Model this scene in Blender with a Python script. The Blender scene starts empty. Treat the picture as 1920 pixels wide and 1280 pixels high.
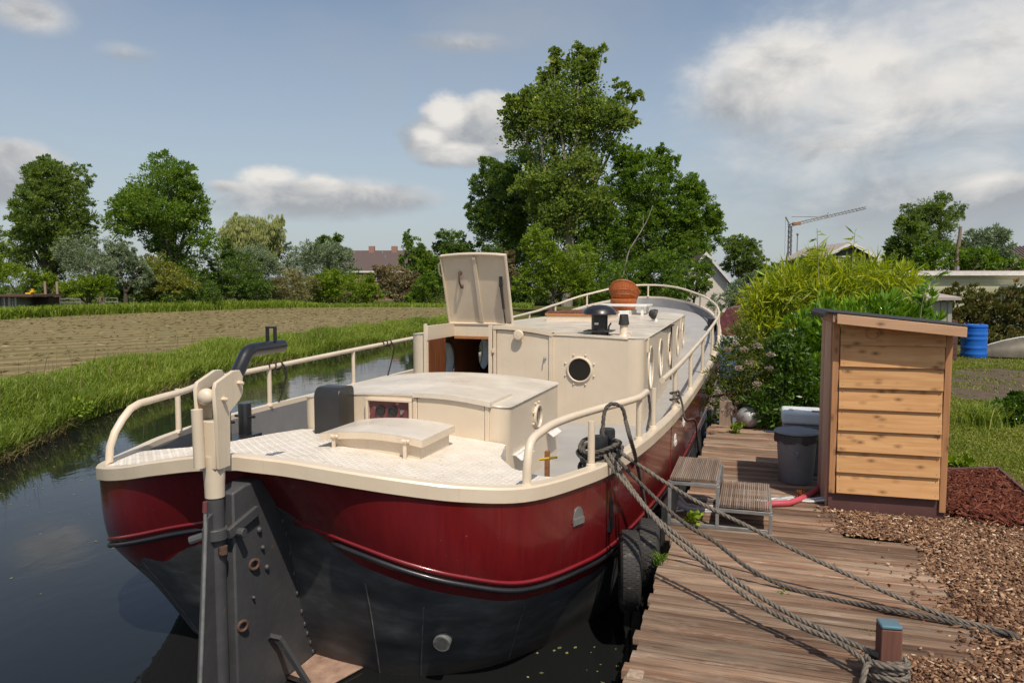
import bpy, bmesh, math, random
import numpy as np
from mathutils import Vector, Matrix
random.seed(7); RNG = np.random.default_rng(11)
scene = bpy.context.scene
col = scene.collection
rad = math.radians

# ------------------------------------------------------------------ camera
CZ, FPX, YAW, PITCH = 2.55, 1409.0, rad(18.1), rad(4.26)
cam_d = bpy.data.cameras.new('camera'); cam = bpy.data.objects.new('camera', cam_d); col.objects.link(cam)
cam.location = (0, 0, CZ); cam.rotation_euler = (math.pi/2 - PITCH, 0, YAW)
cam_d.sensor_width = 36; cam_d.lens = 36*FPX/1920; cam_d.clip_start = .05; cam_d.clip_end = 3000
scene.camera = cam
FWD = np.array([-math.sin(YAW)*math.cos(PITCH), math.cos(YAW)*math.cos(PITCH), -math.sin(PITCH)])
RGT = np.array([math.cos(YAW), math.sin(YAW), 0]); UPV = np.cross(RGT, FWD)
def ray(px, py): return FWD + RGT*(px-960)/FPX - UPV*(py-640)/FPX
def at_z(px, py, z):
    d = ray(px, py); return np.array([0, 0, CZ]) + d*(z-CZ)/d[2]
def at_y(px, py, y):
    d = ray(px, py); return np.array([0, 0, CZ]) + d*y/d[1]
def at_d(px, py, depth): return np.array([0, 0, CZ]) + ray(px, py)*depth

# ------------------------------------------------------------------ world and sun
SUN = np.array([.33, -.42, .845]); SUN /= np.linalg.norm(SUN)
world = bpy.data.worlds.new('World'); scene.world = world; world.use_nodes = True
def build_world():
    nt = world.node_tree; nt.nodes.clear(); N = nt.nodes.new; L = nt.links.new
    def math_n(op, a, b=None, c=None, clamp=False):
        n = N('ShaderNodeMath'); n.operation = op; n.use_clamp = clamp
        for i, v in enumerate((a, b, c)):
            if v is None: continue
            if isinstance(v, (int, float)): n.inputs[i].default_value = v
            else: L(v, n.inputs[i])
        return n.outputs[0]
    sky = N('ShaderNodeTexSky'); sky.sky_type = 'NISHITA'; sky.sun_disc = False
    sky.sun_elevation = math.asin(SUN[2]); sky.sun_rotation = math.atan2(SUN[0], SUN[1])
    sky.air_density = 1.0; sky.dust_density = 1.2; sky.ozone_density = 1.0
    hsv = N('ShaderNodeHueSaturation'); hsv.inputs['Saturation'].default_value = SKY_SAT; L(sky.outputs[0], hsv.inputs['Color'])
    tint = N('ShaderNodeMix'); tint.data_type = 'RGBA'; tint.blend_type = 'MULTIPLY'; tint.inputs[0].default_value = 1; L(hsv.outputs[0], tint.inputs[6]); tint.inputs[7].default_value = (1.06, 1.04, 1.0, 1)
    bgs = N('ShaderNodeBackground'); bgs.inputs[1].default_value = SKY_STR; L(tint.outputs[2], bgs.inputs[0])
    tc = N('ShaderNodeTexCoord'); sep = N('ShaderNodeSeparateXYZ'); L(tc.outputs['Generated'], sep.inputs[0])
    X, Y, Z = sep.outputs
    az = math_n('ARCTAN2', X, Y); el = math_n('ARCSINE', Z)
    # flowing coordinates: azimuth, elevation; cloud tops billow, bases are flatter
    comb = N('ShaderNodeCombineXYZ'); L(az, comb.inputs[0]); L(math_n('MULTIPLY', el, 1.7), comb.inputs[1])
    def noise(scale, detail, rough, off=(0, 0, 0), dist=0.0):
        mp = N('ShaderNodeMapping'); mp.inputs['Location'].default_value = off; L(comb.outputs[0], mp.inputs[0])
        n = N('ShaderNodeTexNoise'); n.inputs['Scale'].default_value = scale; n.inputs['Detail'].default_value = detail
        n.inputs['Roughness'].default_value = rough; n.inputs['Distortion'].default_value = dist
        L(mp.outputs[0], n.inputs['Vector']); return n.outputs[0]
    nb = noise(5.0, 9, .58, (3.1, 1.7, 0)); nf = noise(26.0, 7, .6, (9, 4, 0), .2); nl = noise(2.3, 6, .55, (5.4, 2.2, 0)); ne = noise(9.0, 8, .6, (1.4, 7.7, 0), .3)
    def ell(a0, e0, ra, re):
        dx = math_n('DIVIDE', math_n('SUBTRACT', az, a0), ra); dy = math_n('DIVIDE', math_n('SUBTRACT', el, e0), re)
        r = math_n('SQRT', math_n('ADD', math_n('MULTIPLY', dx, dx), math_n('MULTIPLY', dy, dy)))
        return math_n('SUBTRACT', 1.0, r), dy
    cloud_sets = []
    def px2ae(px, py):
        d = ray(px, py); d = d/np.linalg.norm(d); return math.atan2(d[0], d[1]), math.asin(d[2])
    def cumulus(blobs, soft, namp, bright):
        # blobs: px, py, half width px, half height px
        m = None; t = None
        for (px, py, w, h) in blobs:
            a, e = px2ae(px, py); k, dy = ell(a, e, w/FPX, h/FPX)
            if m is None: m, t = k, dy
            else:
                m2 = math_n('SMOOTH_MAX', m, k, .25); t = math_n('MAXIMUM', t, dy); m = m2
        m = math_n('ADD', m, math_n('MULTIPLY', math_n('SUBTRACT', nb, .5), namp))
        m = math_n('ADD', m, math_n('MULTIPLY', math_n('SUBTRACT', nf, .5), namp*.45))
        mr = N('ShaderNodeMapRange'); mr.interpolation_type = 'SMOOTHSTEP'; L(m, mr.inputs[0])
        mr.inputs[1].default_value = 0.0; mr.inputs[2].default_value = soft
        # shade: bright billowing tops, grey bases
        sh = math_n('ADD', math_n('MULTIPLY', t, .42), math_n('MULTIPLY', math_n('SUBTRACT', ne, .5), 2.4))
        sh = math_n('ADD', sh, bright, clamp=True)
        cloud_sets.append((mr.outputs[0], sh))
    for c in CLOUDS: cumulus(*c)
    # thin veil and scattered cloud over the whole sky
    veil = N('ShaderNodeMapRange'); veil.interpolation_type = 'SMOOTHSTEP'; L(nl, veil.inputs[0]); veil.inputs[1].default_value = .44; veil.inputs[2].default_value = .85
    veil_f = math_n('MULTIPLY', veil.outputs[0], .55)
    # low haze of cloud towards the horizon
    hz = N('ShaderNodeMapRange'); L(el, hz.inputs[0]); hz.inputs[1].default_value = .0; hz.inputs[2].default_value = .36; hz.inputs[3].default_value = .78; hz.inputs[4].default_value = 0.0
    def bg(colr, st):
        b = N('ShaderNodeBackground'); b.inputs[0].default_value = (*colr, 1); b.inputs[1].default_value = st; return b
    def mix(f, a, b):
        m = N('ShaderNodeMixShader'); L(f, m.inputs[0]); L(a, m.inputs[1]); L(b, m.inputs[2]); return m.outputs[0]
    cur = mix(hz.outputs[0], bgs.outputs[0], bg(HAZE_COL, 1).outputs[0])
    cur = mix(veil_f, cur, bg(VEIL_COL, 1).outputs[0])
    for (f, sh) in cloud_sets:
        rmp = N('ShaderNodeValToRGB'); L(sh, rmp.inputs[0]); cr = rmp.color_ramp
        cr.elements[0].position = .15; cr.elements[0].color = (*CL_DARK, 1); cr.elements[1].position = .95; cr.elements[1].color = (*CL_LIGHT, 1)
        b = N('ShaderNodeBackground'); L(rmp.outputs[0], b.inputs[0])
        cur = mix(f, cur, b.outputs[0])
    out = N('ShaderNodeOutputWorld'); L(cur, out.inputs[0])
SKY_STR, SKY_SAT = .098, .90
HAZE_COL = (.385, .43, .475); VEIL_COL = (.36, .385, .42); CL_DARK = (.33, .35, .375); CL_LIGHT = (.70, .675, .64)
CLOUDS = [
    ([(1680, 200, 440, 230), (1450, 170, 200, 110), (1900, 80, 520, 220), (1760, 370, 460, 120)], 1.15, .9, .24),
    ([(1395, 175, 150, 75), (1490, 115, 170, 75), (1640, 120, 130, 50)], .85, 1.2, .62),
    ([(1780, 150, 120, 50), (1560, 275, 160, 30)], 1.2, 1.1, .45),
    ([(850, 262, 118, 56), (930, 240, 90, 62), (840, 225, 60, 40)], .34, .9, .34),
    ([(834, 216, 52, 36), (800, 258, 44, 34), (842, 288, 90, 26)], .60, 1.5, .62),
    ([(560, 372, 215, 50), (690, 370, 170, 38)], .7, 1.0, .32),
    ([(505, 333, 84, 30), (585, 348, 66, 24), (435, 350, 50, 16)], .60, 1.5, .60),
    ([(20, 325, 95, 58), (10, 298, 55, 34)], .35, .8, .55),
    ([(50, 25, 80, 40)], .9, .9, .55),
    ([(870, 82, 150, 24)], 1.3, .9, .3),
    ([(1880, 355, 80, 34)], .6, .8, .5),
    ([(235, 100, 60, 20)], 1.6, .8, .4),
]
build_world()
sl = bpy.data.lights.new('sun', 'SUN'); sl.energy = 3.7; sl.angle = rad(.53); sl.color = (1, .905, .77)
so = bpy.data.objects.new('sun', sl); col.objects.link(so); so.location = (20, -40, 60)
so.rotation_euler = Vector(-SUN).to_track_quat('-Z', 'Y').to_euler()
vs = scene.view_settings; scene.display_settings.display_device = 'sRGB'
vs.view_transform = 'Standard'; vs.look = 'None'; vs.gamma = 1; vs.exposure = 0.22; vs.use_curve_mapping = False
scene.render.film_transparent = False
scene.cycles.max_bounces = 6; scene.cycles.transparent_max_bounces = 8; scene.cycles.caustics_reflective = False; scene.cycles.caustics_refractive = False
# ------------------------------------------------------------------ helpers
ROOTS = {}
def tag(o, label=None, cat=None, group=None, kind=None):
    if label: o['label'] = label
    if cat: o['category'] = cat
    if group: o['group'] = group
    if kind: o['kind'] = kind
    return o
def thing(name, label, cat, loc=(0, 0, 0), rz=0.0, group=None):
    o = bpy.data.objects.new(name, None); col.objects.link(o); o.empty_display_size = .2
    o.location = loc; o.rotation_euler = (0, 0, rz); tag(o, label, cat, group)
    ROOTS[o.name] = (np.array(loc, float), rz); return o
def root_of(o):
    while o.parent is not None: o = o.parent
    return o
def to_local(V, parent):
    r = root_of(parent)
    loc, rz = ROOTS.get(r.name, (np.array(r.location), r.rotation_euler.z))
    V = V - loc
    if rz:
        c, s = math.cos(-rz), math.sin(-rz); V = np.c_[V[:, 0]*c - V[:, 1]*s, V[:, 0]*s + V[:, 1]*c, V[:, 2]]
    return V
def unit(v):
    v = np.asarray(v, float); return v/max(np.linalg.norm(v), 1e-9)
def catmull(pts, n):
    P = np.asarray(pts, float)
    if len(P) < 3: return np.array([P[0] + (P[-1]-P[0])*t for t in np.linspace(0, 1, n)])
    d = np.r_[0, np.cumsum(np.linalg.norm(np.diff(P, axis=0), axis=1))]
    out = np.zeros((n, P.shape[1])); q = np.linspace(0, d[-1], n)
    m = np.zeros_like(P)
    m[1:-1] = (P[2:]-P[:-2])/(d[2:]-d[:-2])[:, None]; m[0] = (P[1]-P[0])/(d[1]-d[0]); m[-1] = (P[-1]-P[-2])/(d[-1]-d[-2])
    idx = np.clip(np.searchsorted(d, q, side='right')-1, 0, len(P)-2)
    h = (d[idx+1]-d[idx]); t = (q-d[idx])/h
    t2, t3 = t*t, t*t*t
    out = ((2*t3-3*t2+1)[:, None]*P[idx] + (t3-2*t2+t)[:, None]*h[:, None]*m[idx] + (-2*t3+3*t2)[:, None]*P[idx+1] + (t3-t2)[:, None]*h[:, None]*m[idx+1])
    return out
def depth_of(o):
    d = 0
    while o.parent is not None: o = o.parent; d += 1
    return d
def flat(parent):      # thing > part > sub-part and no further
    while parent is not None and depth_of(parent) >= 2: parent = parent.parent
    return parent
class MB:
    def __init__(s): s.v = []; s.f = []; s.m = []; s.n = 0; s.mi = 0
    def add(s, V, Fc):
        V = np.asarray(V, float).reshape(-1, 3); s.v.append(V)
        for f in Fc: s.f.append([i + s.n for i in f]); s.m.append(s.mi)
        s.n += len(V); return s
    def box(s, c, size, R=None):
        h = np.array(size)/2; B = np.array([[x, y, z] for x in (-1, 1) for y in (-1, 1) for z in (-1, 1)], float)*h
        if R is not None: B = B @ np.array(R).T
        return s.add(B + np.array(c), [(0, 1, 3, 2), (4, 6, 7, 5), (0, 4, 5, 1), (2, 3, 7, 6), (0, 2, 6, 4), (1, 5, 7, 3)])
    def box2(s, a, b):
        a = np.array(a, float); b = np.array(b, float); return s.box((a+b)/2, np.abs(b-a))
    def bar(s, p0, p1, w, h, up=(0, 0, 1)):
        p0 = np.array(p0, float); p1 = np.array(p1, float); d = unit(p1-p0); x = np.cross(d, up)
        if np.linalg.norm(x) < 1e-4: x = np.cross(d, (0, 1, 0))
        x = unit(x); z = np.cross(x, d); R = np.stack([x, d, z], 1)
        return s.box((p0+p1)/2, (w, np.linalg.norm(p1-p0), h), R)
    def tube(s, path, r, n=10, caps=True, closed=False):
        P = np.asarray(path, float); k = len(P); r = np.broadcast_to(np.asarray(r, float), (k,))
        T = np.gradient(P, axis=0) if not closed else np.roll(P, -1, 0)-np.roll(P, 1, 0)
        T /= np.maximum(np.linalg.norm(T, axis=1), 1e-9)[:, None]
        ref = np.array([0, 0, 1.0]) if abs(T[0][2]) < .9 else np.array([0, 1.0, 0])
        V = []; x = unit(np.cross(T[0], ref))
        for i in range(k):
            x = unit(x - T[i]*(x @ T[i])); y = np.cross(T[i], x)
            a = np.linspace(0, 2*math.pi, n, endpoint=False)
            V.append(P[i] + r[i]*(np.cos(a)[:, None]*x + np.sin(a)[:, None]*y))
        V = np.concatenate(V); F = []
        for i in range(k if closed else k-1):
            j = (i+1) % k
            for a in range(n): F.append((i*n+a, i*n+(a+1) % n, j*n+(a+1) % n, j*n+a))
        if caps and not closed: F.append(tuple(range(n-1, -1, -1))); F.append(tuple((k-1)*n+a for a in range(n)))
        return s.add(V, F)
    def cyl(s, p0, p1, r0, r1=None, n=16): return s.tube([p0, p1], [r0, r0 if r1 is None else r1], n)
    def lathe(s, prof, c, n=24, axis='z', R=None):
        pr = np.asarray(prof, float); k = len(pr); a = np.linspace(0, 2*math.pi, n, endpoint=False); V = []
        for (r, z) in pr: V.append(np.c_[r*np.cos(a), r*np.sin(a), np.full(n, z)])
        V = np.concatenate(V)
        if axis == 'x': V = V[:, [2, 0, 1]]
        if axis == 'y': V = V[:, [1, 2, 0]]
        if R is not None: V = V @ np.array(R).T
        F = [(i*n+j, i*n+(j+1) % n, (i+1)*n+(j+1) % n, (i+1)*n+j) for i in range(k-1) for j in range(n)]
        if pr[0][0] > 1e-4: F.append(tuple(range(n-1, -1, -1)))
        if pr[-1][0] > 1e-4: F.append(tuple((k-1)*n+j for j in range(n)))
        return s.add(V + np.array(c), F)
    def ball(s, c, r, n=14, m=8):
        r = np.broadcast_to(np.asarray(r, float), (3,)); t = np.linspace(0, math.pi, m+1)
        V = []; 
        for th in t:
            a = np.linspace(0, 2*math.pi, n, endpoint=False); V.append(np.c_[np.sin(th)*np.cos(a), np.sin(th)*np.sin(a), np.full(n, -math.cos(th))])
        V = np.concatenate(V)*r + np.array(c)
        return s.add(V, [(i*n+j, i*n+(j+1) % n, (i+1)*n+(j+1) % n, (i+1)*n+j) for i in range(m) for j in range(n)])
    def grid(s, G):
        G = np.asarray(G, float); a, b = G.shape[:2]
        return s.add(G.reshape(-1, 3), [(i*b+j, (i+1)*b+j, (i+1)*b+j+1, i*b+j+1) for i in range(a-1) for j in range(b-1)])
    def prism(s, poly, mapf, t0, t1):
        # poly: 2D outline; mapf(u,v,t) -> xyz; closed solid between t0 and t1
        n = len(poly); V = [mapf(u, v, t0) for u, v in poly] + [mapf(u, v, t1) for u, v in poly]
        F = [tuple(range(n-1, -1, -1)), tuple(range(n, 2*n))] + [(i, (i+1) % n, n+(i+1) % n, n+i) for i in range(n)]
        return s.add(V, F)
    def panel(s, outline, holes, mapf, depth=0.0):
        # flat sheet with holes, mapped to 3D; reveal of the holes goes 'depth' along t
        bm = bmesh.new(); loops = []
        for lp in [outline] + list(holes):
            vs_ = [bm.verts.new((u, v, 0)) for u, v in lp]
            for i in range(len(vs_)): bm.edges.new((vs_[i], vs_[(i+1) % len(vs_)]))
        bmesh.ops.triangle_fill(bm, use_beauty=True, use_dissolve=False, edges=bm.edges[:])
        bm.verts.index_update()
        V = [mapf(v.co.x, v.co.y, 0) for v in bm.verts]; F = [tuple(v.index for v in f.verts) for f in bm.faces]
        bm.free(); s.add(V, F)
        if depth:
            for lp in holes:
                n = len(lp); V = [mapf(u, v, 0) for u, v in lp] + [mapf(u, v, depth) for u, v in lp]
                s.add(V, [(i, (i+1) % n, n+(i+1) % n, n+i) for i in range(n)])
        return s
    def build_each(s, name, mat, parent=None, per=1, **kw):
        # one object for every 'per' shapes added
        k = 0; fi = 0; out = []
        while k < len(s.v):
            m = MB(); lo = sum(len(v) for v in s.v[:k]); vs_ = s.v[k:k+per]; hi = lo + sum(len(v) for v in vs_)
            m.v = list(vs_); m.n = hi-lo; m.f = [[i-lo for i in f] for f in s.f if lo <= f[0] < hi]; m.m = [0]*len(m.f); out.append(m.build(name, mat, parent, **kw)); k += per
        return out
    def build(s, name, mat, parent=None, smooth=35, bevel=0, kind=None, label=None, cat=None, group=None, origin=None, fix=False, attr=None, segs=2):
        parent = flat(parent); V = np.concatenate(s.v) if s.v else np.zeros((0, 3))
        me = bpy.data.meshes.new(name)
        o = bpy.data.objects.new(name, me); col.objects.link(o)
        if parent is not None: V = to_local(V, parent); o.parent = parent
        else:
            if origin is None: origin = np.array([(V[:, 0].min()+V[:, 0].max())/2, (V[:, 1].min()+V[:, 1].max())/2, V[:, 2].min()])
            V = V - np.array(origin); o.location = origin
        me.from_pydata(V.tolist(), [], s.f)
        mats = mat if isinstance(mat, (list, tuple)) else [mat]
        for m in mats: me.materials.append(m)
        if len(mats) > 1: me.polygons.foreach_set('material_index', s.m)
        if fix:
            bm = bmesh.new(); bm.from_mesh(me); bmesh.ops.recalc_face_normals(bm, faces=bm.faces); bm.to_mesh(me); bm.free()
        if attr is not None:
            a = me.attributes.new(attr[0], 'FLOAT', 'POINT'); a.data.foreach_set('value', np.asarray(attr[1], dtype=np.float32))
        if smooth is not None:
            me.polygons.foreach_set('use_smooth', [True]*len(me.polygons)); me.set_sharp_from_angle(angle=rad(smooth))
        if bevel:
            b = o.modifiers.new('bevel', 'BEVEL'); b.width = bevel; b.segments = segs; b.limit_method = 'ANGLE'; b.angle_limit = rad(40)
        tag(o, label, cat, group, kind); return o
def fast_mesh(name, V, quads, mat, parent=None, tint=None, smooth=False, origin=None):
    V = np.asarray(V, dtype=np.float64); parent = flat(parent)
    me = bpy.data.meshes.new(name); o = bpy.data.objects.new(name, me); col.objects.link(o)
    if parent is not None: V = to_local(V, parent); o.parent = parent
    else:
        if origin is None: origin = np.array([V[:, 0].mean(), V[:, 1].mean(), V[:, 2].min()])
        V = V - origin; o.location = origin
    q = np.asarray(quads, dtype=np.int32); nf, k = q.shape
    me.vertices.add(len(V)); me.vertices.foreach_set('co', V.astype(np.float32).ravel())
    me.loops.add(nf*k); me.loops.foreach_set('vertex_index', q.ravel())
    me.polygons.add(nf); me.polygons.foreach_set('loop_start', np.arange(0, nf*k, k, dtype=np.int32))
    try: me.polygons.foreach_set('loop_total', np.full(nf, k, dtype=np.int32))
    except Exception: pass
    if smooth: me.polygons.foreach_set('use_smooth', np.ones(nf, dtype=bool))
    me.materials.append(mat); me.update(calc_edges=True); me.validate()
    if tint is not None:
        a = me.attributes.new('tint', 'FLOAT', 'POINT'); a.data.foreach_set('value', np.asarray(tint, dtype=np.float32))
    return o

# ------------------------------------------------------------------ materials
def new_mat(name):
    m = bpy.data.materials.new(name); m.use_nodes = True; nt = m.node_tree; nt.nodes.clear()
    out = nt.nodes.new('ShaderNodeOutputMaterial'); return m, nt, out
def coords(nt, scale=(1, 1, 1), rnd=False, rot=(0, 0, 0)):
    tc = nt.nodes.new('ShaderNodeTexCoord'); mp = nt.nodes.new('ShaderNodeMapping')
    mp.inputs['Scale'].default_value = scale; mp.inputs['Rotation'].default_value = rot
    nt.links.new(tc.outputs['Object'], mp.inputs['Vector'])
    if rnd:
        oi = nt.nodes.new('ShaderNodeObjectInfo'); mm = nt.nodes.new('ShaderNodeMath'); mm.operation = 'MULTIPLY'; mm.inputs[1].default_value = 137.0
        nt.links.new(oi.outputs['Random'], mm.inputs[0]); cb = nt.nodes.new('ShaderNodeCombineXYZ')
        for i in range(3): nt.links.new(mm.outputs[0], cb.inputs[i])
        nt.links.new(cb.outputs[0], mp.inputs['Location'])
    return mp.outputs[0]
def noise_n(nt, vec, scale, detail=5, rough=.55, dist=0):
    n = nt.nodes.new('ShaderNodeTexNoise'); n.inputs['Scale'].default_value = scale; n.inputs['Detail'].default_value = detail
    n.inputs['Roughness'].default_value = rough; n.inputs['Distortion'].default_value = dist; nt.links.new(vec, n.inputs['Vector']); return n.outputs['Fac']
def ramp(nt, fac, stops):
    r = nt.nodes.new('ShaderNodeValToRGB'); nt.links.new(fac, r.inputs[0]); e = r.color_ramp.elements
    while len(e) < len(stops): e.new(.5)
    for i, (p, c) in enumerate(stops): e[i].position = p; e[i].color = (*c, 1) if len(c) == 3 else c
    return r.outputs[0]
def mixc(nt, fac, a, b, mode='MIX'):
    m = nt.nodes.new('ShaderNodeMix'); m.data_type = 'RGBA'; m.blend_type = mode
    for sock, v in ((m.inputs[0], fac), (m.inputs[6], a), (m.inputs[7], b)):
        if isinstance(v, (int, float)): sock.default_value = v
        elif isinstance(v, tuple): sock.default_value = (*v, 1)
        else: nt.links.new(v, sock)
    return m.outputs[2]
def pm(name, c, rough=.5, c2=None, scale=4, var=None, bump=0, bscale=40, metal=0, coat=0, stretch=(1, 1, 1), speck=None, rnd=False, spec=.5, rvar=.12):
    m, nt, out = new_mat(name); b = nt.nodes.new('ShaderNodeBsdfPrincipled'); nt.links.new(b.outputs[0], out.inputs[0])
    vec = coords(nt, stretch, rnd); n1 = noise_n(nt, vec, scale, 6, .6)
    c2 = c2 or tuple(x*.78 for x in c)
    cc = ramp(nt, n1, [(.3, c2), (.7, c)])
    if speck:
        n3 = noise_n(nt, vec, speck[1], 3, .5); f = ramp(nt, n3, [(speck[2], (0, 0, 0)), (speck[2]+.06, (1, 1, 1))]); cc = mixc(nt, f, cc, speck[0])
    if rnd:
        oi = nt.nodes.new('ShaderNodeObjectInfo'); hs = nt.nodes.new('ShaderNodeHueSaturation')
        mr = nt.nodes.new('ShaderNodeMapRange'); nt.links.new(oi.outputs['Random'], mr.inputs[0]); mr.inputs[3].default_value = .72; mr.inputs[4].default_value = 1.22
        nt.links.new(mr.outputs[0], hs.inputs['Value']); nt.links.new(cc, hs.inputs['Color']); cc = hs.outputs[0]
    nt.links.new(cc, b.inputs['Base Color'])
    mr = nt.nodes.new('ShaderNodeMapRange'); nt.links.new(n1, mr.inputs[0]); mr.inputs[3].default_value = max(rough-rvar, .02); mr.inputs[4].default_value = min(rough+rvar, 1)
    nt.links.new(mr.outputs[0], b.inputs['Roughness'])
    b.inputs['Metallic'].default_value = metal; b.inputs['Coat Weight'].default_value = coat; b.inputs['Coat Roughness'].default_value = .12
    b.inputs['Specular IOR Level'].default_value = spec
    if bump:
        n2 = noise_n(nt, vec, bscale, 4, .6); bp = nt.nodes.new('ShaderNodeBump'); bp.inputs['Strength'].default_value = bump; bp.inputs['Distance'].default_value = .01
        nt.links.new(n2, bp.inputs['Height']); nt.links.new(bp.outputs[0], b.inputs['Normal'])
    return m
def paint_mat(name, c, c2, rough, streak, coat=.2):
    m, nt, out = new_mat(name); b = nt.nodes.new('ShaderNodeBsdfPrincipled'); nt.links.new(b.outputs[0], out.inputs[0])
    v = coords(nt); n1 = noise_n(nt, v, 2.2, 7, .62); n2 = noise_n(nt, coords(nt, (14, 14, .55)), 1.7, 6, .7); n3 = noise_n(nt, v, 19, 5, .65); n5 = noise_n(nt, v, 5, 4, .5)
    cc = ramp(nt, n1, [(.32, c2), (.68, c)]); cc = mixc(nt, ramp(nt, n2, [(.56, (0, 0, 0)), (.80, (.42, .42, .42))]), cc, streak)
    cc = mixc(nt, ramp(nt, n3, [(.69, (0, 0, 0)), (.74, (.55, .55, .55))]), cc, tuple(x*.7 for x in streak))
    nt.links.new(cc, b.inputs['Base Color']); mr = nt.nodes.new('ShaderNodeMapRange'); nt.links.new(n1, mr.inputs[0]); mr.inputs[1].default_value = .3; mr.inputs[2].default_value = .7; mr.inputs[3].default_value = rough-.1; mr.inputs[4].default_value = rough+.16
    nt.links.new(mr.outputs[0], b.inputs['Roughness']); b.inputs['Coat Weight'].default_value = coat; b.inputs['Coat Roughness'].default_value = .15
    bp = nt.nodes.new('ShaderNodeBump'); bp.inputs['Strength'].default_value = .22; bp.inputs['Distance'].default_value = .012; nt.links.new(n5, bp.inputs['Height']); nt.links.new(bp.outputs[0], b.inputs['Normal']); return m
def wood_mat(name, light, dark, along='x', rough=.75, knots=False, grey=None, bump=.5, var=(.75, 1.2), worn=False):
    m, nt, out = new_mat(name); b = nt.nodes.new('ShaderNodeBsdfPrincipled'); nt.links.new(b.outputs[0], out.inputs[0])
    st = {'x': (.9, 16, 16), 'y': (16, .9, 16), 'z': (16, 16, .9)}[along]; s2 = {'x': (.35, 1, 1), 'y': (1, .35, 1), 'z': (1, 1, .35)}[along]
    vec = coords(nt, st, True); n1 = noise_n(nt, vec, 1.6, 7, .65, .6)
    vec2 = coords(nt, s2, True); n2 = noise_n(nt, vec2, 3.2, 5, .6)
    cc = ramp(nt, n1, [(.32, dark), (.66, light)])
    if grey is not None:
        f = ramp(nt, n2, [(.42, (0, 0, 0)), (.68, (1, 1, 1))]); cc = mixc(nt, f, cc, mixc(nt, n1, tuple(x*.6 for x in grey), grey))
    if worn:
        st3 = {'x': (1.6, 75, 75), 'y': (75, 1.6, 75), 'z': (75, 75, 1.6)}[along]; n6 = noise_n(nt, coords(nt, st3, True), 1.0, 5, .7, .3)
        cc = mixc(nt, ramp(nt, n6, [(.36, (.85, .85, .85)), (.47, (0, 0, 0))]), cc, tuple(x*.45 for x in dark))
        n7 = noise_n(nt, coords(nt, (2.2, 7, 7), True), 2.0, 6, .7); cc = mixc(nt, ramp(nt, n7, [(.56, (0, 0, 0)), (.74, (.75, .75, .75))]), cc, (.50, .41, .33))
        n8 = noise_n(nt, coords(nt, (1, 3, 3), True), 2.4, 6, .65); cc = mixc(nt, ramp(nt, n8, [(.30, (.6, .6, .6)), (.46, (0, 0, 0))]), cc, (.07, .035, .024))
    if knots:
        n4 = noise_n(nt, coords(nt, (1, 1, 1), True), 3.0, 3, .5); cc = mixc(nt, ramp(nt, n4, [(.55, (0, 0, 0)), (.7, (.45, .45, .45))]), cc, dark)
        vr = nt.nodes.new('ShaderNodeTexVoronoi'); vr.inputs['Scale'].default_value = 7.5; nt.links.new(coords(nt, {'x': (.8, 1.6, 1.6), 'y': (1.6, .8, 1.6), 'z': (1.6, 1.6, .8)}[along], True), vr.inputs['Vector'])
        f = ramp(nt, vr.outputs['Distance'], [(.06, (1, 1, 1)), (.15, (.5, .5, .5)), (.33, (0, 0, 0))]); cc = mixc(nt, f, cc, tuple(x*.42 for x in dark))
    oi = nt.nodes.new('ShaderNodeObjectInfo'); hs = nt.nodes.new('ShaderNodeHueSaturation')
    mr = nt.nodes.new('ShaderNodeMapRange'); nt.links.new(oi.outputs['Random'], mr.inputs[0]); mr.inputs[3].default_value = var[0]; mr.inputs[4].default_value = var[1]
    nt.links.new(mr.outputs[0], hs.inputs['Value']); nt.links.new(cc, hs.inputs['Color']); nt.links.new(hs.outputs[0], b.inputs['Base Color'])
    b.inputs['Roughness'].default_value = rough; b.inputs['Specular IOR Level'].default_value = .25
    bp = nt.nodes.new('ShaderNodeBump'); bp.inputs['Strength'].default_value = bump; bp.inputs['Distance'].default_value = .006
    nt.links.new(n6 if worn else n1, bp.inputs['Height']); nt.links.new(bp.outputs[0], b.inputs['Normal']); return m
def leaf_mat(name, dark, light, extra=None, trans=.3, rough=.5, spec=.3):
    m, nt, out = new_mat(name)
    at = nt.nodes.new('ShaderNodeAttribute'); at.attribute_name = 'tint'
    st = [(0, dark), (.75, light), (1, extra or light)]
    c = ramp(nt, at.outputs['Fac'], st)
    b = nt.nodes.new('ShaderNodeBsdfPrincipled'); nt.links.new(c, b.inputs['Base Color']); b.inputs['Roughness'].default_value = rough; b.inputs['Specular IOR Level'].default_value = spec
    t = nt.nodes.new('ShaderNodeBsdfTranslucent'); hs = nt.nodes.new('ShaderNodeHueSaturation'); hs.inputs['Saturation'].default_value = 1.15; hs.inputs['Value'].default_value = 1.5
    hs.inputs['Hue'].default_value = .485
    nt.links.new(c, hs.inputs['Color']); nt.links.new(hs.outputs[0], t.inputs[0])
    mx = nt.nodes.new('ShaderNodeMixShader'); mx.inputs[0].default_value = trans; nt.links.new(b.outputs[0], mx.inputs[1]); nt.links.new(t.outputs[0], mx.inputs[2])
    nt.links.new(mx.outputs[0], out.inputs[0]); return m
M = {}
M['cream'] = paint_mat('cream_paint', (.68, .575, .445), (.625, .52, .39), .34, (.47, .35, .225))
M['roof'] = paint_mat('roof_paint', (.70, .63, .53), (.56, .49, .40), .33, (.47, .40, .32), .12)
M['deck'] = pm('tread_paint', (.74, .68, .60), .38, (.60, .545, .465), 5, bump=.1, bscale=60, speck=((.42, .34, .25), 30, .66))
M['grey_deck'] = pm('grey_deck_paint', (.37, .362, .35), .55, (.31, .303, .295), 3, bump=.08, bscale=60)
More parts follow.
